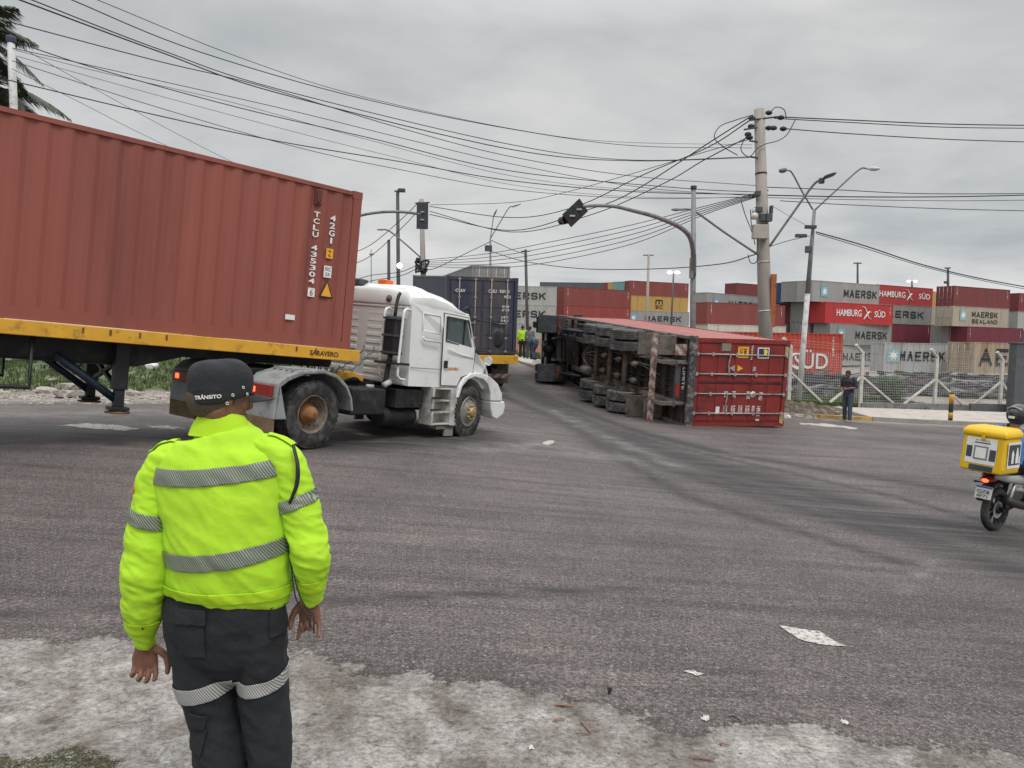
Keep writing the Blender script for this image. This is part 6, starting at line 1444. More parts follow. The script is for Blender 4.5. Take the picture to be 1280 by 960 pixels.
def person(M, label, J, shirt, trousers, shoe, hair=True, vox=.009, curl=35, sleeve=1.0, cat='person', hat=None, group=None, vest=None, belly=1.0):
    t = thing('person', label, cat, M, group); mb = MB(); g = lambda k: V(*J[k])
    Hm = head(mb, J['head'], J.get('yaw', 0), J.get('pitch', 0))
    mb.tube([g('head')+V(0, -.01, -.06), g('neck')+V(0, 0, .02), g('neck')-V(0, 0, .06)], [.055, .056, .07], 14, cat=3, round_=True)
    ch, pe = g('chest'), g('pelvis')
    mb.tube([g('neck')-V(0, 0, .03), ch, (ch+pe)/2, pe], [(.09, .07), (.15, .10), (.13, .095), (.14, .10)], 18, side=J.get('side', (1, 0, 0)), cat=4, round_=True)
    sh = MB(); sh.tube([g('neck')-V(0, 0, .01), g('neck')-V(0, 0, .05), g('neck')-V(0, .0, .12), ch, (ch+pe)/2, pe-V(0, 0, .03)*(1 if not J.get('sit') else 0)], [(.075, .07), (.17, .085), (.205, .115), (.195, .125*belly), (.175, .12*belly), (.185, .125)], 20, side=J.get('side', (1, 0, 0)), cat=5)
    tr_ = MB(); tr_.tube([pe+V(0, 0, .10), pe+V(0, 0, .02), pe-V(0, 0, .08)], [(.17, .115), (.178, .125), (.15, .12)], 20, side=J.get('side', (1, 0, 0)), cat=3, round_=True)
    for s in 'LR':
        a, e, w_ = g('sh'+s), g('el'+s), g('wr'+s); hp, kn, an = g('hip'+s), g('kn'+s), g('an'+s)
        mb.tube([a, (a+e)/2, e, (e+w_)/2, w_], [.05, .046, .040, .038, .026], 12, cat=3, round_=True)
        d = (w_-e)/np.linalg.norm(w_-e); lat = J.get('lat'+s, (-1 if s == 'R' else 1, .3, 0)); nr = np.cross(V(*lat), d); nr *= (1 if nr[0]*(1 if s == 'R' else -1) < 0 else -1)
        hand(mb, w_+d*.012, d, lat, nr, curl)
        mb.tube([hp, kn, an], [.075, .055, .04], 12, cat=3, round_=True); mb.tube([an, an+V(0, .02, -.04), an+J.get('foot'+s, V(0, .14, -.055))], [(.035, .04), (.04, .03), (.038, .02)], 10, side=(1, 0, 0), cat=2, round_=True)
        se = e if sleeve < .7 else w_
        pts = [a+(g('neck')-a)*.35, a, (a+e)/2] + ([e*1.0] if sleeve < .7 else [e, (e+w_)/2, w_])
        sh.tube(pts, [.06, .078, .070]+([.066] if sleeve < .7 else [.062, .055, .045]), 14, cat=4, round_=False)
        tr_.tube([hp+V(0, 0, .04), (hp+kn)/2, kn, (kn+an)/2, an+V(0, 0, -.02)], [(.095, .105), (.088, .094), (.075, .08), (.068, .072), (.066, .072)], 14, cat=4, side=(1, 0, 0))
        so_ = MB(); ft = J.get('foot'+s, V(0, .14, -.055)); so_.tube([an+V(0, 0, .02), an+V(0, -.01, -.05), an+ft*.5+V(0, 0, -.03), an+ft+V(0, 0, .005)], [(.045, .05), (.047, .05), (.048, .035), (.042, .028)], 12, side=(1, 0, 0), cat=3, round_=True)
        link('shoe', remesh(so_, .008, 3, name='shoe'), shoe, t)
    bd = remesh(mb, vox*.55, 3, name='body'); link('body', bd, M_skin, t)
    link('shirt', remesh(sh, vox, 4, name='shirt'), shirt, t); link('trousers', remesh(tr_, vox, 4, name='trousers'), trousers, t)
    eyes(Hm, t)
    if hair:
        q = MB(); q.ball((0, -.014, .032), (.082, .100, .096), 20, 14); q.v = [tuple(Hm@Vector((v[0], min(v[1], .055+max(0, v[2]-.05)*.6), max(v[2], -.02-.3*min(0, v[1]+.02)-.03*(v[1] < 0))))) for v in q.v]; q.build('hair', M_hair, t)
    if hat: hat(Hm, t)
    return t, Hm
def band(me, planes, off, name, m, par):
    bm = bmesh.new(); bm.from_mesh(me); bm.normal_update()
    for co, no in planes:
        bmesh.ops.bisect_plane(bm, geom=bm.verts[:]+bm.edges[:]+bm.faces[:], plane_co=co, plane_no=no, clear_outer=True)
    bm.normal_update()
    for v in bm.verts: v.co += v.normal*off
    for f in bm.faces: f.smooth = True
    # thickness
    g_ = bmesh.ops.solidify(bm, geom=bm.faces[:], thickness=-abs(off)*.6)
    o = bpy.data.meshes.new(name); bm.to_mesh(o); bm.free(); return link(name, o, m, par)
M_refl = bpy.data.materials.new('hatched_reflective_tape'); M_refl.use_nodes = True; t = M_refl.node_tree; L = t.links.new; tcn = N(t, 'ShaderNodeTexCoord').outputs['Object']
wv = N(t, 'ShaderNodeTexWave', wave_type='BANDS', bands_direction='DIAGONAL', i={'Scale': 50.0}); mpx = N(t, 'ShaderNodeMapping'); mpx.inputs['Scale'].default_value = (1.5, 0, 1); L(tcn, mpx.inputs[0]); L(mpx.outputs[0], wv.inputs[0])
L(ramp(t, wv.outputs[0], [(.40, (.085, .10, .075)), (.60, (.25, .28, .225))]), t.nodes['Principled BSDF'].inputs['Base Color']); t.nodes['Principled BSDF'].inputs['Roughness'].default_value = .4
M_refl2 = bpy.data.materials.new('hatched_silver_tape'); M_refl2.use_nodes = True; t = M_refl2.node_tree; L = t.links.new; tcn = N(t, 'ShaderNodeTexCoord').outputs['Object']
wv = N(t, 'ShaderNodeTexWave', wave_type='BANDS', bands_direction='DIAGONAL', i={'Scale': 50.0}); mpx = N(t, 'ShaderNodeMapping'); mpx.inputs['Scale'].default_value = (1.5, 0, 1); L(tcn, mpx.inputs[0]); L(mpx.outputs[0], wv.inputs[0])
L(ramp(t, wv.outputs[0], [(.40, (.15, .15, .15)), (.60, (.42, .42, .41))]), t.nodes['Principled BSDF'].inputs['Base Color']); t.nodes['Principled BSDF'].inputs['Roughness'].default_value = .4
# hi-vis cloth with folds
def cloth(name, col, fold=.5, sc_=7, rough=.85, sheen=0):
    m, t, b, L = nodes(name); tcn = N(t, 'ShaderNodeTexCoord').outputs['Object']
    n_ = nz(t, tcn, sc_, 4, .55, .25); f_ = nz(t, tcn, 260, 2, .5)
    c = mix(t, .35, tuple(col), ramp(t, nz(t, tcn, 5, 5, .6), [(.35, .78), (.65, 1.12)]), 'MULTIPLY'); L(c, b.inputs['Base Color']); b.inputs['Roughness'].default_value = rough; b.inputs['Sheen Weight'].default_value = sheen
    bp = N(t, 'ShaderNodeBump', i={'Strength': fold, 'Distance': .03}); L(mth(t, 'ADD', n_, mth(t, 'MULTIPLY', f_, .03)), bp.inputs['Height']); L(bp.outputs[0], b.inputs['Normal']); return m
M_hiv = cloth('hi_vis_cloth', (.40, .68, .022), .45, 5); M_nav = cloth('dark_navy_cloth', (.009, .0115, .0155), .7, 7); M_capm = cloth('charcoal_cap_cloth', (.013, .015, .019), .4, 14)
# ---- the officer in the foreground
OD = 2.6
def O(px, py, dy=0.0):
    d = Fw+Rt*((px-640)/FPX)+Up*((480-py)/FPX); y = OD+dy; return CP+d*(y/d.y)
of0 = O(303, 1091); of0 = Vector((of0.x, of0.y, gz(of0.x, of0.y)))
off_ = thing('person', 'traffic officer seen from behind in lime hi-vis shirt, dark trousers and black cap', 'person', Matrix.Translation(of0))
def o_(px, py, dy=0.0): return V(*(O(px, py, dy)-of0))
K = 369.
def ring_path(rows):   # rows: (y, xl, xr, half depth, dy)
    return [o_((a+b_)/2, y, dy) for y, a, b_, dp, dy in rows], [((b_-a)/2/K, dp) for y, a, b_, dp, dy in rows]
zf = -of0.z+gz(of0.x, of0.y)
jk = MB(); pts, rs = ring_path([(529, 252, 303, .062, .02), (541, 243, 318, .085, .02), (551, 230, 334, .10, .015), (564, 211, 351, .115, .01), (585, 196, 364, .13, 0), (615, 193, 366, .14, 0), (655, 203, 364, .145, .0), (700, 210, 364, .148, .0), (728, 206, 365, .145, .01), (745, 207, 360, .128, .01)])
jk.tube(pts, rs, 40, side=(1, 0, 0), cat=5)
def sleeve_mesh(path, name):
    m_ = MB(); m_.tube([o_(px, py, dy) for px, py, a, b_, dy in path], [(a, b_) for px, py, a, b_, dy in path], 28, side=(1, 0, 0), cat=5)
    return remesh(m_, .006, 6, .5, name)
slL = sleeve_mesh([(244, 567, .045, .05, .01), (216, 574, .056, .062, .005), (201, 592, .064, .070, 0), (192, 640, .070, .072, -.01), (185, 690, .078, .076, -.02), (181, 725, .077, .074, -.03), (179, 760, .067, .064, -.01), (180, 785, .046, .048, .02), (181, 806, .033, .038, .04)], 'sleeve')
slR = sleeve_mesh([(314, 562, .045, .05, .01), (341, 566, .056, .062, .005), (356, 583, .064, .070, 0), (373, 633, .066, .070, -.01), (384, 672, .066, .070, -.02), (388, 698, .062, .066, -.02), (389, 722, .050, .056, .01), (389, 738, .040, .043, .03), (388.5, 752, .036, .039, .045)], 'sleeve')
jm = remesh(jk, .0062, 7, .5, 'jacket')
def wrinkle(me, amp=.006, f=Vector((9, 9, 13)), seed=0, zlo=None):
    n = len(me.vertices); co = np.empty(n*3, np.float32); me.vertices.foreach_get('co', co); no = np.empty(n*3, np.float32); me.vertices.foreach_get('normal', no); co = co.reshape(-1, 3); no = no.reshape(-1, 3)
    for i in range(n):
        p = Vector(co[i]); q = Vector((p.x*f.x+seed, p.y*f.y, p.z*f.z+p.x*5)); w_ = noise.noise(q)+.5*(1-abs(noise.noise(q*1.9)))*2-.5+.35*noise.noise(q*3.7); co[i] += no[i]*(w_*amp*.7)
    me.vertices.foreach_set('co', co.ravel()); me.update()
wrinkle(jm, .0125, Vector((5.5, 5.5, 7.5))); wrinkle(slL, .013, Vector((7, 7, 15)), 7); wrinkle(slR, .013, Vector((7, 7, 15)), 11)
jo = link('hi_vis_shirt', jm, M_hiv, off_); sL = link('sleeve', slL, M_hiv, jo); sR = link('sleeve', slR, M_hiv, jo)
def pl_(px, py, dy, nrm): return (Vector(o_(px, py, dy)), Vector(nrm))
def striped(px, y_top, y_bot, tilt, xl=None, xr=None, ref=None, name='reflective_stripe', me=None, m=M_refl, tiltx=None, par=None, off=.0035, cant=.0):
    a = math.radians(tilt); up = (math.sin(-a) if 0 else -math.sin(a), cant, math.cos(a))
    P_ = [pl_(px, y_top, -.1, up), pl_(px, y_bot, -.1, tuple(-c for c in up))]
    if xl is not None: P_.append(pl_(xl[0], xl[1], 0, (-xl[2], 0, -xl[3]) if len(xl) > 2 else (-1, 0, 0)))
    if xr is not None: P_.append(pl_(xr[0], xr[1], 0, (xr[2], 0, xr[3]) if len(xr) > 2 else (1, 0, 0)))
    return band(me or jm, P_, off, name, m, par or jo)
striped(285, 582, 602, 5, xl=(200, 610), xr=(362, 590), cant=-.1)
striped(285, 684, 705, 7, xl=(215, 700), xr=(363, 680), cant=-.1)
striped(190, 648, 666, -14, me=slL, par=sL); striped(378, 619, 635, 22, me=slR, par=sR)
# seams: back yoke, hem band, placket and cuffs
M_hivd = cloth('hi_vis_seam', (.40, .65, .012), .3, 9)
for (px, py, h, tl, kw) in ((180, 797, 9, -4, dict(me=slL, par=sL)), (389, 743, 8, 2, dict(me=slR, par=sR))): striped(px, py-h, py+h, tl, name='cuff', m=M_hivd, off=.0025, **kw)
for (px, py, me_, pr_) in ((178.5, 783, slL, sL), (394, 731, slR, sR)):
    q = MB(); c = o_(px, py, -.05 if px < 300 else -.02); q.ball(c, (.0035, .006, .014), 8, 8); q.build('cuff_slit', M_blk, pr_)
band(jm, [pl_(285, 738, -.1, (0, 0, 1)), pl_(285, 752, -.1, (0, 0, -1)), pl_(204, 740, 0, (-1, 0, 0)), pl_(364, 740, 0, (1, 0, 0))], .004, 'hem_band', M_hivd, jo)
# collar
q = MB(); rg = []
for k, (y, w_, dp) in enumerate(((545, 41, .088), (537, 37, .08), (524, 29, .069), (522, 27.5, .066), (530, 27, .064), (540, 30, .07))):
    c = o_(277.5, y, .02); rg.append([(c[0]+w_/K*math.cos(a), c[1]+dp*math.sin(a), c[2]+(-.016*math.sin(a)+.008 if k in (1, 2, 3) else -.004*math.sin(a)+.004)) for a in np.linspace(0, 2*math.pi, 41)[:-1]])
q.rings(rg, False, True); q.build('collar', M_hivd, jo)
# epaulettes: straps following the shoulder cloth
for x0, x1, me_, pr_ in ((190, 222, slL, sL), (336, 366, slR, sR)):
    band(me_, [pl_(x0, 560, 0, (-1, 0, 0)), pl_(x1, 560, 0, (1, 0, 0)), pl_(x0, 560, -.018, (0, -1, 0)), pl_(x0, 560, .026, (0, 1, 0)), pl_(x0, 596, 0, (0, 0, -1))], .005, 'epaulette', M_hivd, pr_)
q = MB(); c = o_(170.0, 612, -.03); q.ball(c, (.004, .022, .028), 12, 8); q.build('arm_badge', mat('orange_badge', (.6, .16, .03), .6), jo)
# trousers
tm = MB(); pts, rs = ring_path([(735, 210, 356, .115, .02), (765, 206, 358, .135, .01), (800, 209, 359, .135, .02), (812, 214, 357, .12, .03)])
tm.tube(pts, rs, 36, side=(1, 0, 0), cat=5, round_=True)
pts, rs = ring_path([(775, 209, 290, .115, .02), (800, 211, 296.5, .115, .02), (840, 219, 296.5, .108, .02), (875, 230, 297, .10, .02), (905, 237, 301, .092, .01), (940, 243, 310, .09, .0), (990, 254, 314, .085, .0), (1040, 262, 314, .08, .02), (1076, 264, 312, .078, .03)])
tm.tube(pts, rs, 30, side=(1, 0, 0), cat=5)
pts, rs = ring_path([(775, 285, 357, .115, .02), (800, 299.5, 359, .115, .02), (840, 300.5, 358, .108, .02), (875, 301, 359, .10, .02), (910, 304.5, 363, .092, .01), (945, 311.5, 363, .088, .0), (990, 317, 366, .085, .0), (1040, 320, 370, .08, .02), (1076, 322, 372, .078, .03)])
tm.tube(pts, rs, 30, side=(1, 0, 0), cat=5)
tme = remesh(tm, .005, 4, .5, 'trousers'); wrinkle(tme, .012, Vector((6, 6, 9)), 4)
to_ = link('trousers', tme, M_nav, off_)
striped(265, 860, 880, 11, xr=(298.3, 860), name='reflective_stripe', me=tme, m=M_refl2, par=to_, cant=-.1)
striped(328, 857, 874, 7, xl=(298.9, 860), name='reflective_stripe', me=tme, m=M_refl2, par=to_, cant=-.1)
def patch(x0, x1, y0, y1, off, nm, back=True, me=tme, m=M_nav, par=to_, tilt=0):
    P_ = [pl_(x0, y0, -.12, (-1, 0, tilt)), pl_(x1, y0, -.12, (1, 0, -tilt)), pl_(x0, y0, -.12, (tilt, 0, 1)), pl_(x0, y1, -.12, (-tilt, 0, -1)), pl_(x0, y0, 0.0, (0, 1, 0))]
    return band(me, P_, off, nm, m, par)
patch(218, 258, 763, 781, .008, 'pocket_flap'); patch(221, 256, 781, 822, .0045, 'back_pocket'); patch(330, 353, 757, 770, .008, 'pocket_flap'); patch(330, 352, 770, 805, .0045, 'back_pocket')
patch(232, 254, 897, 915, .008, 'pocket_flap', tilt=.2); patch(233, 254, 915, 950, .005, 'side_pocket', tilt=.2); patch(352, 363, 872, 890, .007, 'pocket_flap'); patch(352, 363, 890, 930, .005, 'side_pocket')
# body
bm_ = MB(); hc = o_(276, 496, .02); YAW = -43
Hm = head(bm_, hc, YAW, -4, 1.03)
bm_.tube([hc+V(0, -.015, -.03), o_(277, 520, .015), o_(278, 548, .02)], [(.066, .072), (.064, .068), (.075, .075)], 20, side=(1, 0, 0), cat=4, round_=True)
bm_.tube([o_(278, 545, .02), o_(280, 600, .01), o_(284, 700, .01), o_(284, 790, .02)], [(.09, .06), (.17, .09), (.15, .09), (.15, .09)], 20, side=(1, 0, 0), cat=4, round_=True)
wl, wr = o_(180, 803, .045), o_(387, 750, .05)
bm_.tube([o_(205, 580, 0), o_(192, 640, -.01), o_(184, 715, -.02), o_(178, 765, .01), wl], [.05, .046, .042, .038, .028], 14, cat=4, round_=True)
bm_.tube([o_(352, 572, 0), o_(374, 635, -.01), o_(386, 695, -.02), o_(389, 725, .02), wr], [.05, .046, .042, .036, .028], 14, cat=4, round_=True)
hand(bm_, wl+V(.0, .0, .005), (.05, .0, -1), (1, .25, .0), (.5, -1, .0), (36, 42, 46, 50), 1.06, thumb=(.95, 10))
hand(bm_, wr+V(0, 0, .012), (.02, .0, -1), (-1, .15, 0), (-.15, -1, .0), (12, 62, 68, 16), 1.0, thumb=(.55, 15))
for pts in ([(270, 800), (268, 905), (285, 985), (290, 1070)], [(326, 800), (330, 905), (342, 985), (347, 1070)]): bm_.tube([o_(a, b_, .02) for a, b_ in pts], [.075, .055, .05, .038], 14, cat=4, round_=True)
link('body', remesh(bm_, .0034, 4, .5, 'body'), M_skin, off_)
for px in (288, 347):
    q = MB(); c = o_(px, 1084, .03); q.tube([c+V(0, 0, .06), c+V(0, 0, -.02), c+V(0, .09, -.055), c+V(0, .19, -.055)], [(.05, .055), (.05, .06), (.052, .04), (.045, .032)], 14, side=(1, 0, 0), cat=4, round_=True)
    zz = min(v[2] for v in q.v); q.v = [(v[0], v[1], v[2]-zz+.004) for v in q.v] if 1 else q.v
    link('boot', remesh(q, .007, 4, name='boot'), M_blk, off_)
eyes(Hm, off_)
# hair below the cap
q = MB(); q.ball((0, -.016, -.004), (.0825, .100, .080), 24, 14); q.v = [tuple(Hm@Vector((v[0]*(1 if v[1] < 0 else .97), min(v[1], .02), v[2]))) for v in q.v]; q.build('cropped_hair', mat('grey_cropped_hair', (.075, .055, .042), .85, 0, .3, 120), off_)
# cap: soft patrol cap with ventilation studs and brim
cp = o_(276.5, 483, .02); CM = Matrix.Translation(Vector(cp))@Matrix.Rotation(R_(YAW), 4, 'Z')@Matrix.Rotation(R_(3), 4, 'X')@Matrix.Rotation(R_(-3), 4, 'Y')
crows = [(-.064, .084, .101, -.012), (-.046, .0905, .108, -.008), (-.02, .093, .111, -.004), (.015, .094, .112, 0), (.040, .0935, .110, 0), (.062, .086, .101, -.002), (.078, .074, .088, -.004), (.088, .056, .068, -.006), (.093, .025, .03, -.006)]
THB = math.radians(-90-YAW)
q = MB(); rg = []
for k, (z, a, b_, yo) in enumerate(crows):
    rg.append([tuple(CM@Vector((a*(1+.012*math.sin(9*th+k*.9)*(k > 2))*math.cos(th), yo+b_*math.sin(th), z+.003*math.sin(5*th+k)*(k > 4)+((.040, .016)[k]*(1-math.cos(th-THB))*(.75 if math.cos(th-THB) > -.2 else .6) if k < 2 else 0)))) for th in np.linspace(0, 2*math.pi, 49)[:-1]])
q.rings(rg, True, True); co_ = q.build('cap', M_capm, off_); md = co_.modifiers.new('sub', 'SUBSURF'); md.levels = 1; md.render_levels = 2
q = MB(); n = 14; top_ = []; 
for k in range(n+1):
    th = math.radians(28+124*k/n); r0 = Vector((.095*math.cos(th), .112*math.sin(th), -.040)); r1 = Vector((.100*math.cos(th), .112*math.sin(th)+.080*math.sin((th-math.radians(28))/math.radians(124)*math.pi), -.062)); top_.append((r0, r1))
q.rings([[CM@a, CM@b_, CM@(b_+Vector((0, 0, .004))), CM@(a+Vector((0, 0, .004)))] for a, b_ in top_], True, False); q.build('brim', M_capm, co_)
def cap_pt(th, z, lift=.002):
    a = np.interp(z, [r[0] for r in crows], [r[1] for r in crows]); b_ = np.interp(z, [r[0] for r in crows], [r[2] for r in crows]); yo = np.interp(z, [r[0] for r in crows], [r[3] for r in crows])
    return CM@Vector(((a+lift)*math.cos(th), yo+(b_+lift)*math.sin(th), z))
wt = text('TRÂNSITO', .088, .016, (0, 0, 0), (1, 0, 0), (0, 0, 1), None, parent=False, bold=.03)
th0 = math.radians(-90+YAW*-1-31); th0 = math.radians(270-(-YAW)*-1-68) if 0 else math.radians(-90-YAW-37-YAW*0)
def lay(mb, thc, zc, R=.105): return [tuple(cap_pt(thc+(v[0]-.044)/R, zc+v[2], .003)) for v in mb.v]
# the lettering sits on the back-left of the cap band
def th_at(px):   # find the angle whose point projects at column px on the camera side
    best = None
    for th in np.linspace(0, 2*math.pi, 720):
        p = cap_pt(th, -.02)+of0; u, v_ = px_of(p)
        if (p-CP).length < (CM.translation+of0-CP).length+.01:
            e = abs(u-px)
            if best is None or e < best[0]: best = (e, th)
    return best[1]
tl = th_at(259); q = MB(); q.add(lay(wt, tl, -.034), wt.f); q.build('cap_lettering', M_white, co_, fix=False)
for px, z in ((291.5, -.028), (304, -.006), (310, -.03), (286, -.054)):
    th = th_at(px); p = cap_pt(th, z, .001); nrm = (p-CM@Vector((0, 0, z))).normalized(); q = MB(); q.lathe([(0, .0058), (.002, .0054), (.002, .0030), (0, .0024)], p, nrm, 14); q.build('vent_stud', mat('silver_stud', (.55, .55, .55), .35, .6, 0), co_)
    q = MB(); q.lathe([(.0, .0028), (.0015, .001)], p, nrm, 10); q.build('stud_hole', M_blk, co_)
# lanyard with whistle
q = MB(); q.tube([o_(366, 556, -.05), o_(371, 580, -.085), o_(370, 605, -.09), o_(362, 628, -.085)], .0048, 6, cat=8); q.tube([o_(367, 556, -.04), o_(373, 582, -.08), o_(372, 606, -.085), o_(362, 629, -.083)], .0045, 6, cat=8); ly = q.build('lanyard', M_cable, off_)
q = MB(); q.tube([o_(361, 660, -.03), o_(362, 690, -.035), o_(366, 725, -.04), o_(370, 748, -.04), o_(380, 766, -.03), o_(390, 770, -.02)], .0026, 6, cat=8); q.tube([o_(362, 660, -.03), o_(363.5, 690, -.035), o_(369, 725, -.045), o_(376, 748, -.045), o_(386, 764, -.03), o_(392, 768, -.02)], .0026, 6, cat=8); q.build('lanyard_cord', M_cable, ly)
q = MB(); q.tube([o_(386, 771, .005), o_(387, 783, .005)], .0065, 10, round_=True); q.tube([o_(392, 770, .0), o_(392.5, 791, .0)], .003, 6, round_=True); tag(q.build('whistle', M_blk, None), 'black whistle held in the officer\'s right hand', 'whistle'); bpy.data.objects['whistle'].location = of0
# ---- standing people further off
ST = dict(head=(0, .01, 1.60), neck=(0, 0, 1.46), chest=(0, 0, 1.26), pelvis=(0, 0, .95), shL=(-.18, 0, 1.40), shR=(.18, 0, 1.40), elL=(-.23, -.02, 1.12), elR=(.23, -.02, 1.12), wrL=(-.22, .08, .88), wrR=(.22, .08, .88), hipL=(-.09, 0, .90), hipR=(.09, 0, .90), knL=(-.10, .02, .50), knR=(.10, .02, .50), anL=(-.11, -.02, .085), anR=(.11, -.02, .085))
M_jean = cloth('blue_jeans', (.045, .065, .09), .5, 10); M_dsh = cloth('dark_polo_cloth', (.03, .032, .045), .5, 10); M_blu = cloth('blue_work_cloth', (.035, .055, .09), .5, 10); M_gsh = cloth('grey_work_cloth', (.10, .11, .13), .5, 10); M_bsh = cloth('bright_blue_shirt', (.06, .20, .52), .5, 10)
def stand(px, py, yaw, label, J={}, D=None, **k):
    g = G(px, py) if D is None else gpt(px, D); JJ = dict(ST); JJ.update(J)
    M = Matrix.Translation(g)@Matrix.Rotation(R_(yaw), 4, 'Z'); return person(M, label, JJ, **k)
# man in jeans at the pavement edge, left arm bent, looking down at his hands; faces left/towards the camera
stand(1059, 527, 125, 'man in dark shirt and jeans looking down at his hands beside a striped bollard', dict(head=(0, .07, 1.57), pitch=-28, yaw=0, neck=(0, .02, 1.45), elL=(-.25, -.03, 1.14), wrL=(-.10, .24, 1.10), elR=(.25, -.03, 1.14), wrR=(.10, .26, 1.05), knL=(-.11, .06, .50), anL=(-.14, .10, .085), latL=(.3, .3, 1), latR=(-.3, .3, 1)), shirt=M_dsh, trousers=M_jean, shoe=mat('pale_shoe', (.3, .28, .25)), hair=True, sleeve=.5)
wk = 'workers standing on the pavement at the back'
stand(652, 449.5, -10, 'worker in a lime hi-vis jacket right beside the dark blue container', shirt=M_hiv, trousers=M_nav, shoe=M_blk, D=40)
stand(661, 450, 20, 'worker in grey blue overalls standing left of the crouching one', dict(wrR=(.10, .25, 1.1)), shirt=M_gsh, trousers=M_blu, shoe=M_blk, D=40)
M_hel = mat('white_helmet', (.6, .6, .58), .3, 0, 0)
def helm(Hm, t):
    q = MB(); q.ball((0, 0, .045), (.098, .115, .09), 18, 12); q.v = [tuple(Hm@Vector((v[0], v[1], max(v[2], .02)))) for v in q.v]; hh = q.build('hard_hat', M_hel, t); q = MB(); q.lathe([(0, .098), (0, .125), (.01, .125), (.012, .098)], Hm@Vector((0, .02, .02)), Hm.to_3x3()@Vector((0, 0, 1)), 20); q.build('hat_brim', M_hel, hh)
stand(667.5, 451, 60, 'bent forward worker with a white hard hat', dict(head=(0, .34, 1.30), pitch=-50, neck=(0, .25, 1.22), chest=(0, .14, 1.10), pelvis=(0, -.08, .88), shL=(-.17, .2, 1.2), shR=(.17, .2, 1.2), elL=(-.2, .24, .92), elR=(.2, .24, .92), wrL=(-.12, .36, .72), wrR=(.12, .36, .72), hipL=(-.09, -.08, .84), hipR=(.09, -.08, .84), knL=(-.1, .10, .48), knR=(.1, .10, .48)), shirt=M_gsh, trousers=M_blu, shoe=M_blk, D=40, hat=helm, hair=False)
# ------------------------------------------------------------------ motorcycle with delivery box and its rider
mg = G(1241, 663.5); MM = Matrix.Translation(mg)@Matrix.Rotation(R_(30), 4, 'Z')@Matrix.Rotation(R_(2), 4, 'X')
mc = thing('motorcycle', 'small dark motorcycle with lit tail light leaving the picture at right', 'motorcycle', MM)
def mwheel(x):
    q = MB(); pr = [(.05*math.cos(a)*.95, .232+.048*math.sin(a)) for a in np.linspace(math.pi, -math.pi, 17)]; q.lathe(pr, (x, 0, .28), (0, 1, 0), 36); w_ = q.build('wheel', M_rub, mc)
    q = MB(); q.lathe([(-.03, .20), (-.032, .188), (.032, .188), (.03, .20)], (x, 0, .28), (0, 1, 0), 32); q.lathe([(-.06, .001), (-.06, .045), (.06, .045), (.06, .001)], (x, 0, .28), (0, 1, 0), 16)
    for k in range(5):
        for s in (-.10, .10): a = 2*math.pi*k/5+s; a2 = 2*math.pi*k/5+s*2.2; q.bar((x+.04*math.cos(a), 0, .28+.04*math.sin(a)), (x+.195*math.cos(a2), 0, .28+.195*math.sin(a2)), .03, .018, up=(0, 1, 0))
    q.build('rim', M_blk, w_); q = MB(); q.lathe([(-.035, .11), (-.035, .05), (-.038, .05), (-.038, .11)], (x, 0, .28), (0, 1, 0), 24); q.build('brake_disc', M_steel, w_)
mwheel(0); mwheel(1.28)
def part(nm, m, fn, par=mc, bevel=0): q = MB(); fn(q); return q.build(nm, m, par, bevel=bevel)
part('swing_arm', M_blk, lambda q: [q.bar((0, s*.085, .28), (.48, s*.08, .36), .03, .05) for s in (-1, 1)])
part('shock_absorber', M_steel, lambda q: [q.tube([(.06, s*.11, .33), (.22, s*.11, .66)], .022, 8) for s in (-1, 1)])
part('frame', M_blk, lambda q: [q.tube([(-.1, s*.10, .72), (.3, s*.11, .70), (.62, s*.10, .55), (.55, s*.09, .34)], .014, 6, cat=3) for s in (-1, 1)]+[q.tube([(.5, 0, .7), (1.0, 0, .86)], .03, 8), q.tube([(1.02, 0, .8), (.85, 0, .42), (.5, 0, .30)], .022, 8, cat=3)])
part('engine', M_steel, lambda q: (q.box(.50, .85, -.10, .10, .26, .48), q.tube([(.78, 0, .45), (.88, 0, .62)], .08, 14), q.tube([(.62, -.13, .36), (.62, .13, .36)], .11, 18)), bevel=.02)
part('exhaust', mat('dark_exhaust', (.05, .05, .05), .45, .5, .2), lambda q: (q.tube([(.86, -.05, .5), (.9, -.10, .32), (.6, -.14, .26), (.38, -.15, .30)], .018, 8, cat=4), q.tube([(.40, -.155, .30), (.30, -.16, .34), (-.02, -.165, .42), (-.07, -.165, .43)], [.032, .052, .056, .04], 16, cat=3)))
part('seat', M_blk, lambda q: q.tube([(-.18, 0, .80), (.1, 0, .80), (.4, 0, .77), (.66, 0, .80)], [(.10, .03), (.13, .04), (.13, .045), (.09, .04)], 16, side=(0, 1, 0), cat=4, round_=True))
part('tank', M_dgr, lambda q: q.tube([(.60, 0, .82), (.75, 0, .88), (.95, 0, .88), (1.04, 0, .83)], [(.08, .05), (.13, .08), (.13, .09), (.06, .06)], 18, side=(0, 1, 0), cat=4, round_=True))
part('tail_fairing', mat('silver_fairing', (.42, .43, .42), .35, .2, .1), lambda q: [q.tube([(-.20, s*.075, .73), (.0, s*.115, .70), (.3, s*.13, .66), (.48, s*.12, .60)], [(.02, .03), (.025, .05), (.025, .06), (.015, .03)], 12, side=(0, 1, 0), cat=4, round_=True) for s in (-1, 1)])
part('rear_mudguard', M_blk, lambda q: (q.tube([(.12, 0, .62), (-.12, 0, .64), (-.26, 0, .53), (-.30, 0, .42)], [(.07, .02), (.08, .02), (.085, .015), (.085, .012)], 12, side=(0, 1, 0), cat=4, round_=True)))
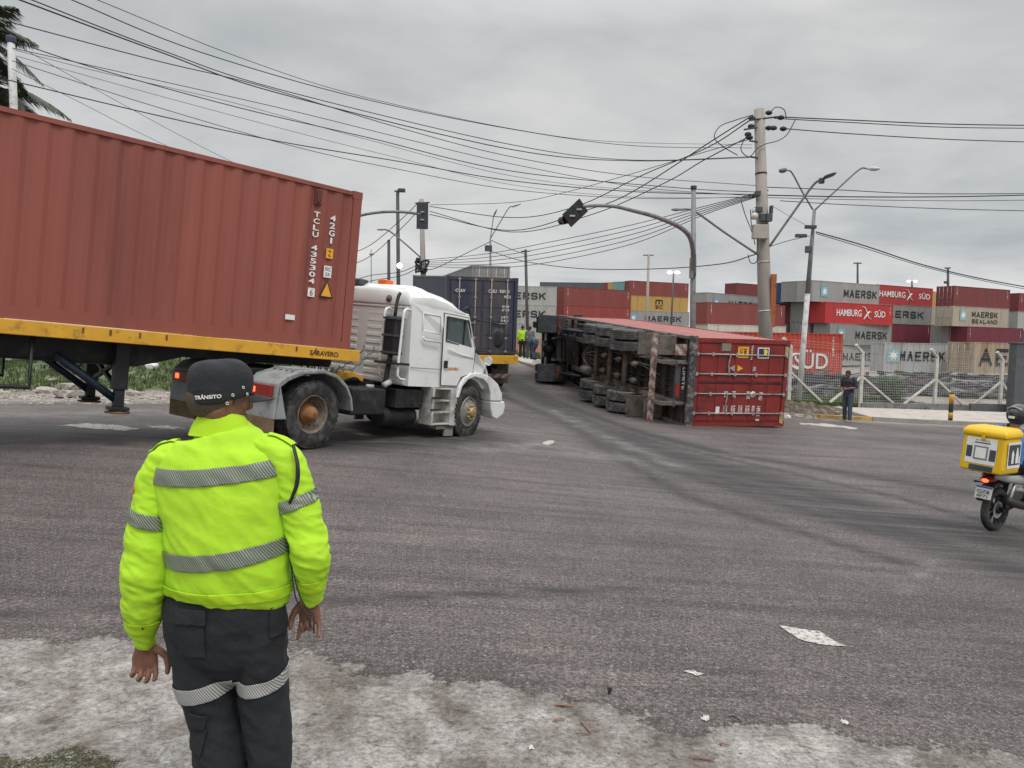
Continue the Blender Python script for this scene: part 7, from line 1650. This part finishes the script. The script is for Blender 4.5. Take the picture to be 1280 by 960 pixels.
tl_ = part('tail_light', M_lens, lambda q: q.tube([(-.16, 0, .70), (-.24, 0, .685), (-.27, 0, .67)], [(.09, .05), (.085, .045), (.06, .03)], 14, side=(0, 1, 0), cat=3, round_=True))
part('lit_bulb', M_lamp_r, lambda q: q.ball((-.288, -.0, .675), (.014, .045, .024), 12, 8), tl_)
part('indicator_light', M_dgr, lambda q: [q.tube([(-.2, s*.07, .63), (-.21, s*.12, .63), (-.215, s*.16, .63)], [.006, .010, .018], 8, cat=2, round_=True) for s in (-1, 1)])
pl2 = part('number_plate', mat('plate_white', (.55, .56, .55), .5, 0, .08, 20), lambda q: q.prism([(-.325, .45), (-.315, .45), (-.275, .60), (-.285, .60)], 'y', -.10, .10))
part('plate_strip', mat('plate_blue', (.03, .08, .30), .5), lambda q: q.prism([(-.292, .572), (-.288, .572), (-.282, .598), (-.287, .598)], 'y', -.099, .099), pl2)
text('QZB\n4F71', .15, .095, (-.327, .075, .463), (0, -1, 0), (.24, 0, .97), M_blklet, 'plate_lettering', pl2)
part('fork', M_steel, lambda q: [q.tube([(1.28, s*.08, .28), (1.02, s*.08, .98)], .02, 8) for s in (-1, 1)])
part('front_mudguard', M_dgr, lambda q: q.tube([(1.55, 0, .42), (1.45, 0, .56), (1.25, 0, .60), (1.08, 0, .50)], [(.06, .01)]*4, 10, side=(0, 1, 0), cat=4))
part('handlebar', M_blk, lambda q: q.tube([(.86, -.36, 1.04), (.97, -.2, 1.06), (1.0, 0, 1.0), (.97, .2, 1.06), (.86, .36, 1.04)], .014, 8, cat=4))
part('headlight', M_dgr, lambda q: q.ball((1.12, 0, .92), (.10, .10, .11)))
for s in (-1, 1): part('mirror', M_blk, lambda q: (q.tube([(.93, s*.28, 1.05), (.95, s*.36, 1.22)], .006, 6), q.ball((.94, s*.38, 1.26), (.015, .06, .04), 12, 8)))
part('box_rack', M_blk, lambda q: [q.bar((-.32, y, .78), (.2, y, .78), .02, .02) for y in (-.15, 0, .15)]+[q.bar((-.3, -.16, .785), (-.3, .16, .785), .02, .02), q.bar((.1, -.16, .785), (.1, .16, .785), .02, .02), q.bar((-.05, .1, .70), (-.05, .1, .78), .02, .02)])
M_byl = mat('delivery_box_yellow', (.72, .45, .015), .4, 0, .05, 4, (.45, .28, .03), 4, .2)
bx = thing('delivery_box', 'yellow delivery box with white stickers, mounted behind the rider', 'delivery box', MM@Matrix.Translation((-.15, 0, .795)))
q = MB(); q.rings([[(x0, -w_, z), (x1, -w_, z), (x1, w_, z), (x0, w_, z)] for z, x0, x1, w_ in ((0, -.29, .10, .25), (.06, -.285, .11, .26), (.40, -.25, .12, .252), (.46, -.24, .12, .25))], True, False); q.build('box_body', M_byl, bx, bevel=.025, segs=3)
q = MB(); q.rings([[(x0, -w_, z), (x1, -w_, z), (x1, w_, z), (x0, w_, z)] for z, x0, x1, w_ in ((.44, -.265, .135, .268), (.50, -.262, .135, .265), (.55, -.22, .11, .23), (.56, -.16, .07, .18))], True, True); q.build('lid', M_byl, bx, bevel=.02, segs=3)
def bxq(nm, m, pts, par, lift): q = MB(); q.add([V(*p)+V(*lift) for p in pts], [tuple(range(len(pts)))]); return q.build(nm, m, par, fix=False)
zx = lambda z: -.285+(z-.06)/.34*.035
bk = [(zx(z)-.004, y, z) for y, z in ((.20, .10), (-.17, .10), (-.17, .42), (.20, .42))]; s1 = bxq('back_sticker', M_white, bk, bx, (0, 0, 0))
for (y0, y1, z0, z1, mm_, nm) in ((.19, .12, .17, .31, M_dgr, 'grey_panel'), (-.09, -.165, .15, .29, M_dgr, 'grey_panel'), (.10, -.07, .15, .32, mat('mid_grey_ink', (.20, .21, .22), .6), 'picture_frame'), (.08, -.05, .17, .30, M_white, 'picture'), (.10, -.09, .352, .366, M_dgr, 'text_bar')):
    lf = -.006 if nm != 'picture' else -.009; bxq(nm, mm_, [(zx(z)-.0+lf, y, z) for y, z in ((y0, z0), (y1, z0), (y1, z1), (y0, z1))], s1, (0, 0, 0))
text('ENTREGA', .17, .02, (zx(.40)-.007, .09, .378), (0, -1, 0), (.1, 0, .99), M_blklet, 'lettering', s1)
q = MB(); q.box(-.292, -.262, -.15, .14, .015, .085); q.build('recess', M_dgr, bx, bevel=.01)
q = MB(); q.box(-.275, -.262, -.02, .02, .40, .50); q.build('latch', M_byl, bx, bevel=.006)
yy = -.2665; s2 = bxq('side_sticker', M_white, [(-.20, yy, .08), (.09, yy, .08), (.09, yy, .40), (-.20, yy, .40)], bx, (0, 0, 0))
for (x0, x1, z0, z1, nm) in ((-.18, .07, .12, .37, 'dark_panel'),): bxq(nm, M_dgr, [(x0, yy-.003, z0), (x1, yy-.003, z0), (x1, yy-.003, z1), (x0, yy-.003, z1)], s2, (0, 0, 0))
q = MB(); q.prism([(-.12, .14), (-.07, .14), (-.07, .26), (-.095, .31), (-.12, .26)], 'y', yy-.007, yy-.005); q.prism([(-.03, .14), (.03, .14), (.03, .24), (.01, .33), (-.01, .33), (-.03, .24)], 'y', yy-.007, yy-.005); q.prism([(.04, .14), (.06, .14), (.06, .22), (.04, .22)], 'y', yy-.007, yy-.005); q.build('bottle_print', M_white, s2)
RJ = dict(head=(0, .12, 1.44), neck=(0, .08, 1.29), chest=(0, .04, 1.12), pelvis=(0, -.02, .85), sit=1, shL=(-.18, .08, 1.24), shR=(.18, .08, 1.24), elL=(-.28, .26, 1.06), elR=(.28, .26, 1.06), wrL=(-.32, .46, 1.06), wrR=(.32, .46, 1.06), hipL=(-.10, .0, .82), hipR=(.10, .0, .82), knL=(-.19, .40, .72), knR=(.19, .40, .72), anL=(-.17, .22, .38), anR=(.17, .22, .38), latL=(1, .1, 0), latR=(-1, .1, 0))
def mhelm(Hm, t):
    q = MB(); q.ball((0, .01, .02), (.125, .15, .14), 28, 18); h_ = q.v; q.v = [tuple(Hm@Vector((v[0], v[1], max(v[2], -.10)))) for v in h_]; hh = q.build('helmet', mat('black_helmet', (.02, .02, .024), .15, 0, .2, 8, coat=.8), t)
    q = MB(); q.tube([Hm@Vector((-.126, .03, .01)), Hm@Vector((-.09, .13, .01)), Hm@Vector((0, .165, .01)), Hm@Vector((.09, .13, .01)), Hm@Vector((.126, .03, .01))], [(.01, .045)]*5, 10, side=(0, 0, 1), cat=4); q.build('visor', M_glass, hh)
    q = MB(); q.box(-.035, .035, -.145, -.138, -.02, .01); q.v = [tuple(Hm@Vector(v)) for v in q.v]; q.build('reflective_sticker', M_white, hh)
    q = MB(); q.tube([Hm@Vector((-.09, -.09, .09)), Hm@Vector((0, -.11, .125)), Hm@Vector((.09, -.09, .09))], .012, 6, cat=4); q.build('helmet_stripe', mat('helmet_grey', (.25, .25, .26), .3), hh)
person(MM@Matrix.Translation((.20, 0, .02))@Matrix.Rotation(R_(-90), 4, 'Z'), 'motorcycle rider in bright blue shirt and black helmet at the right edge', RJ, shirt=M_bsh, trousers=M_nav, shoe=M_blk, hat=mhelm, hair=False, curl=60)
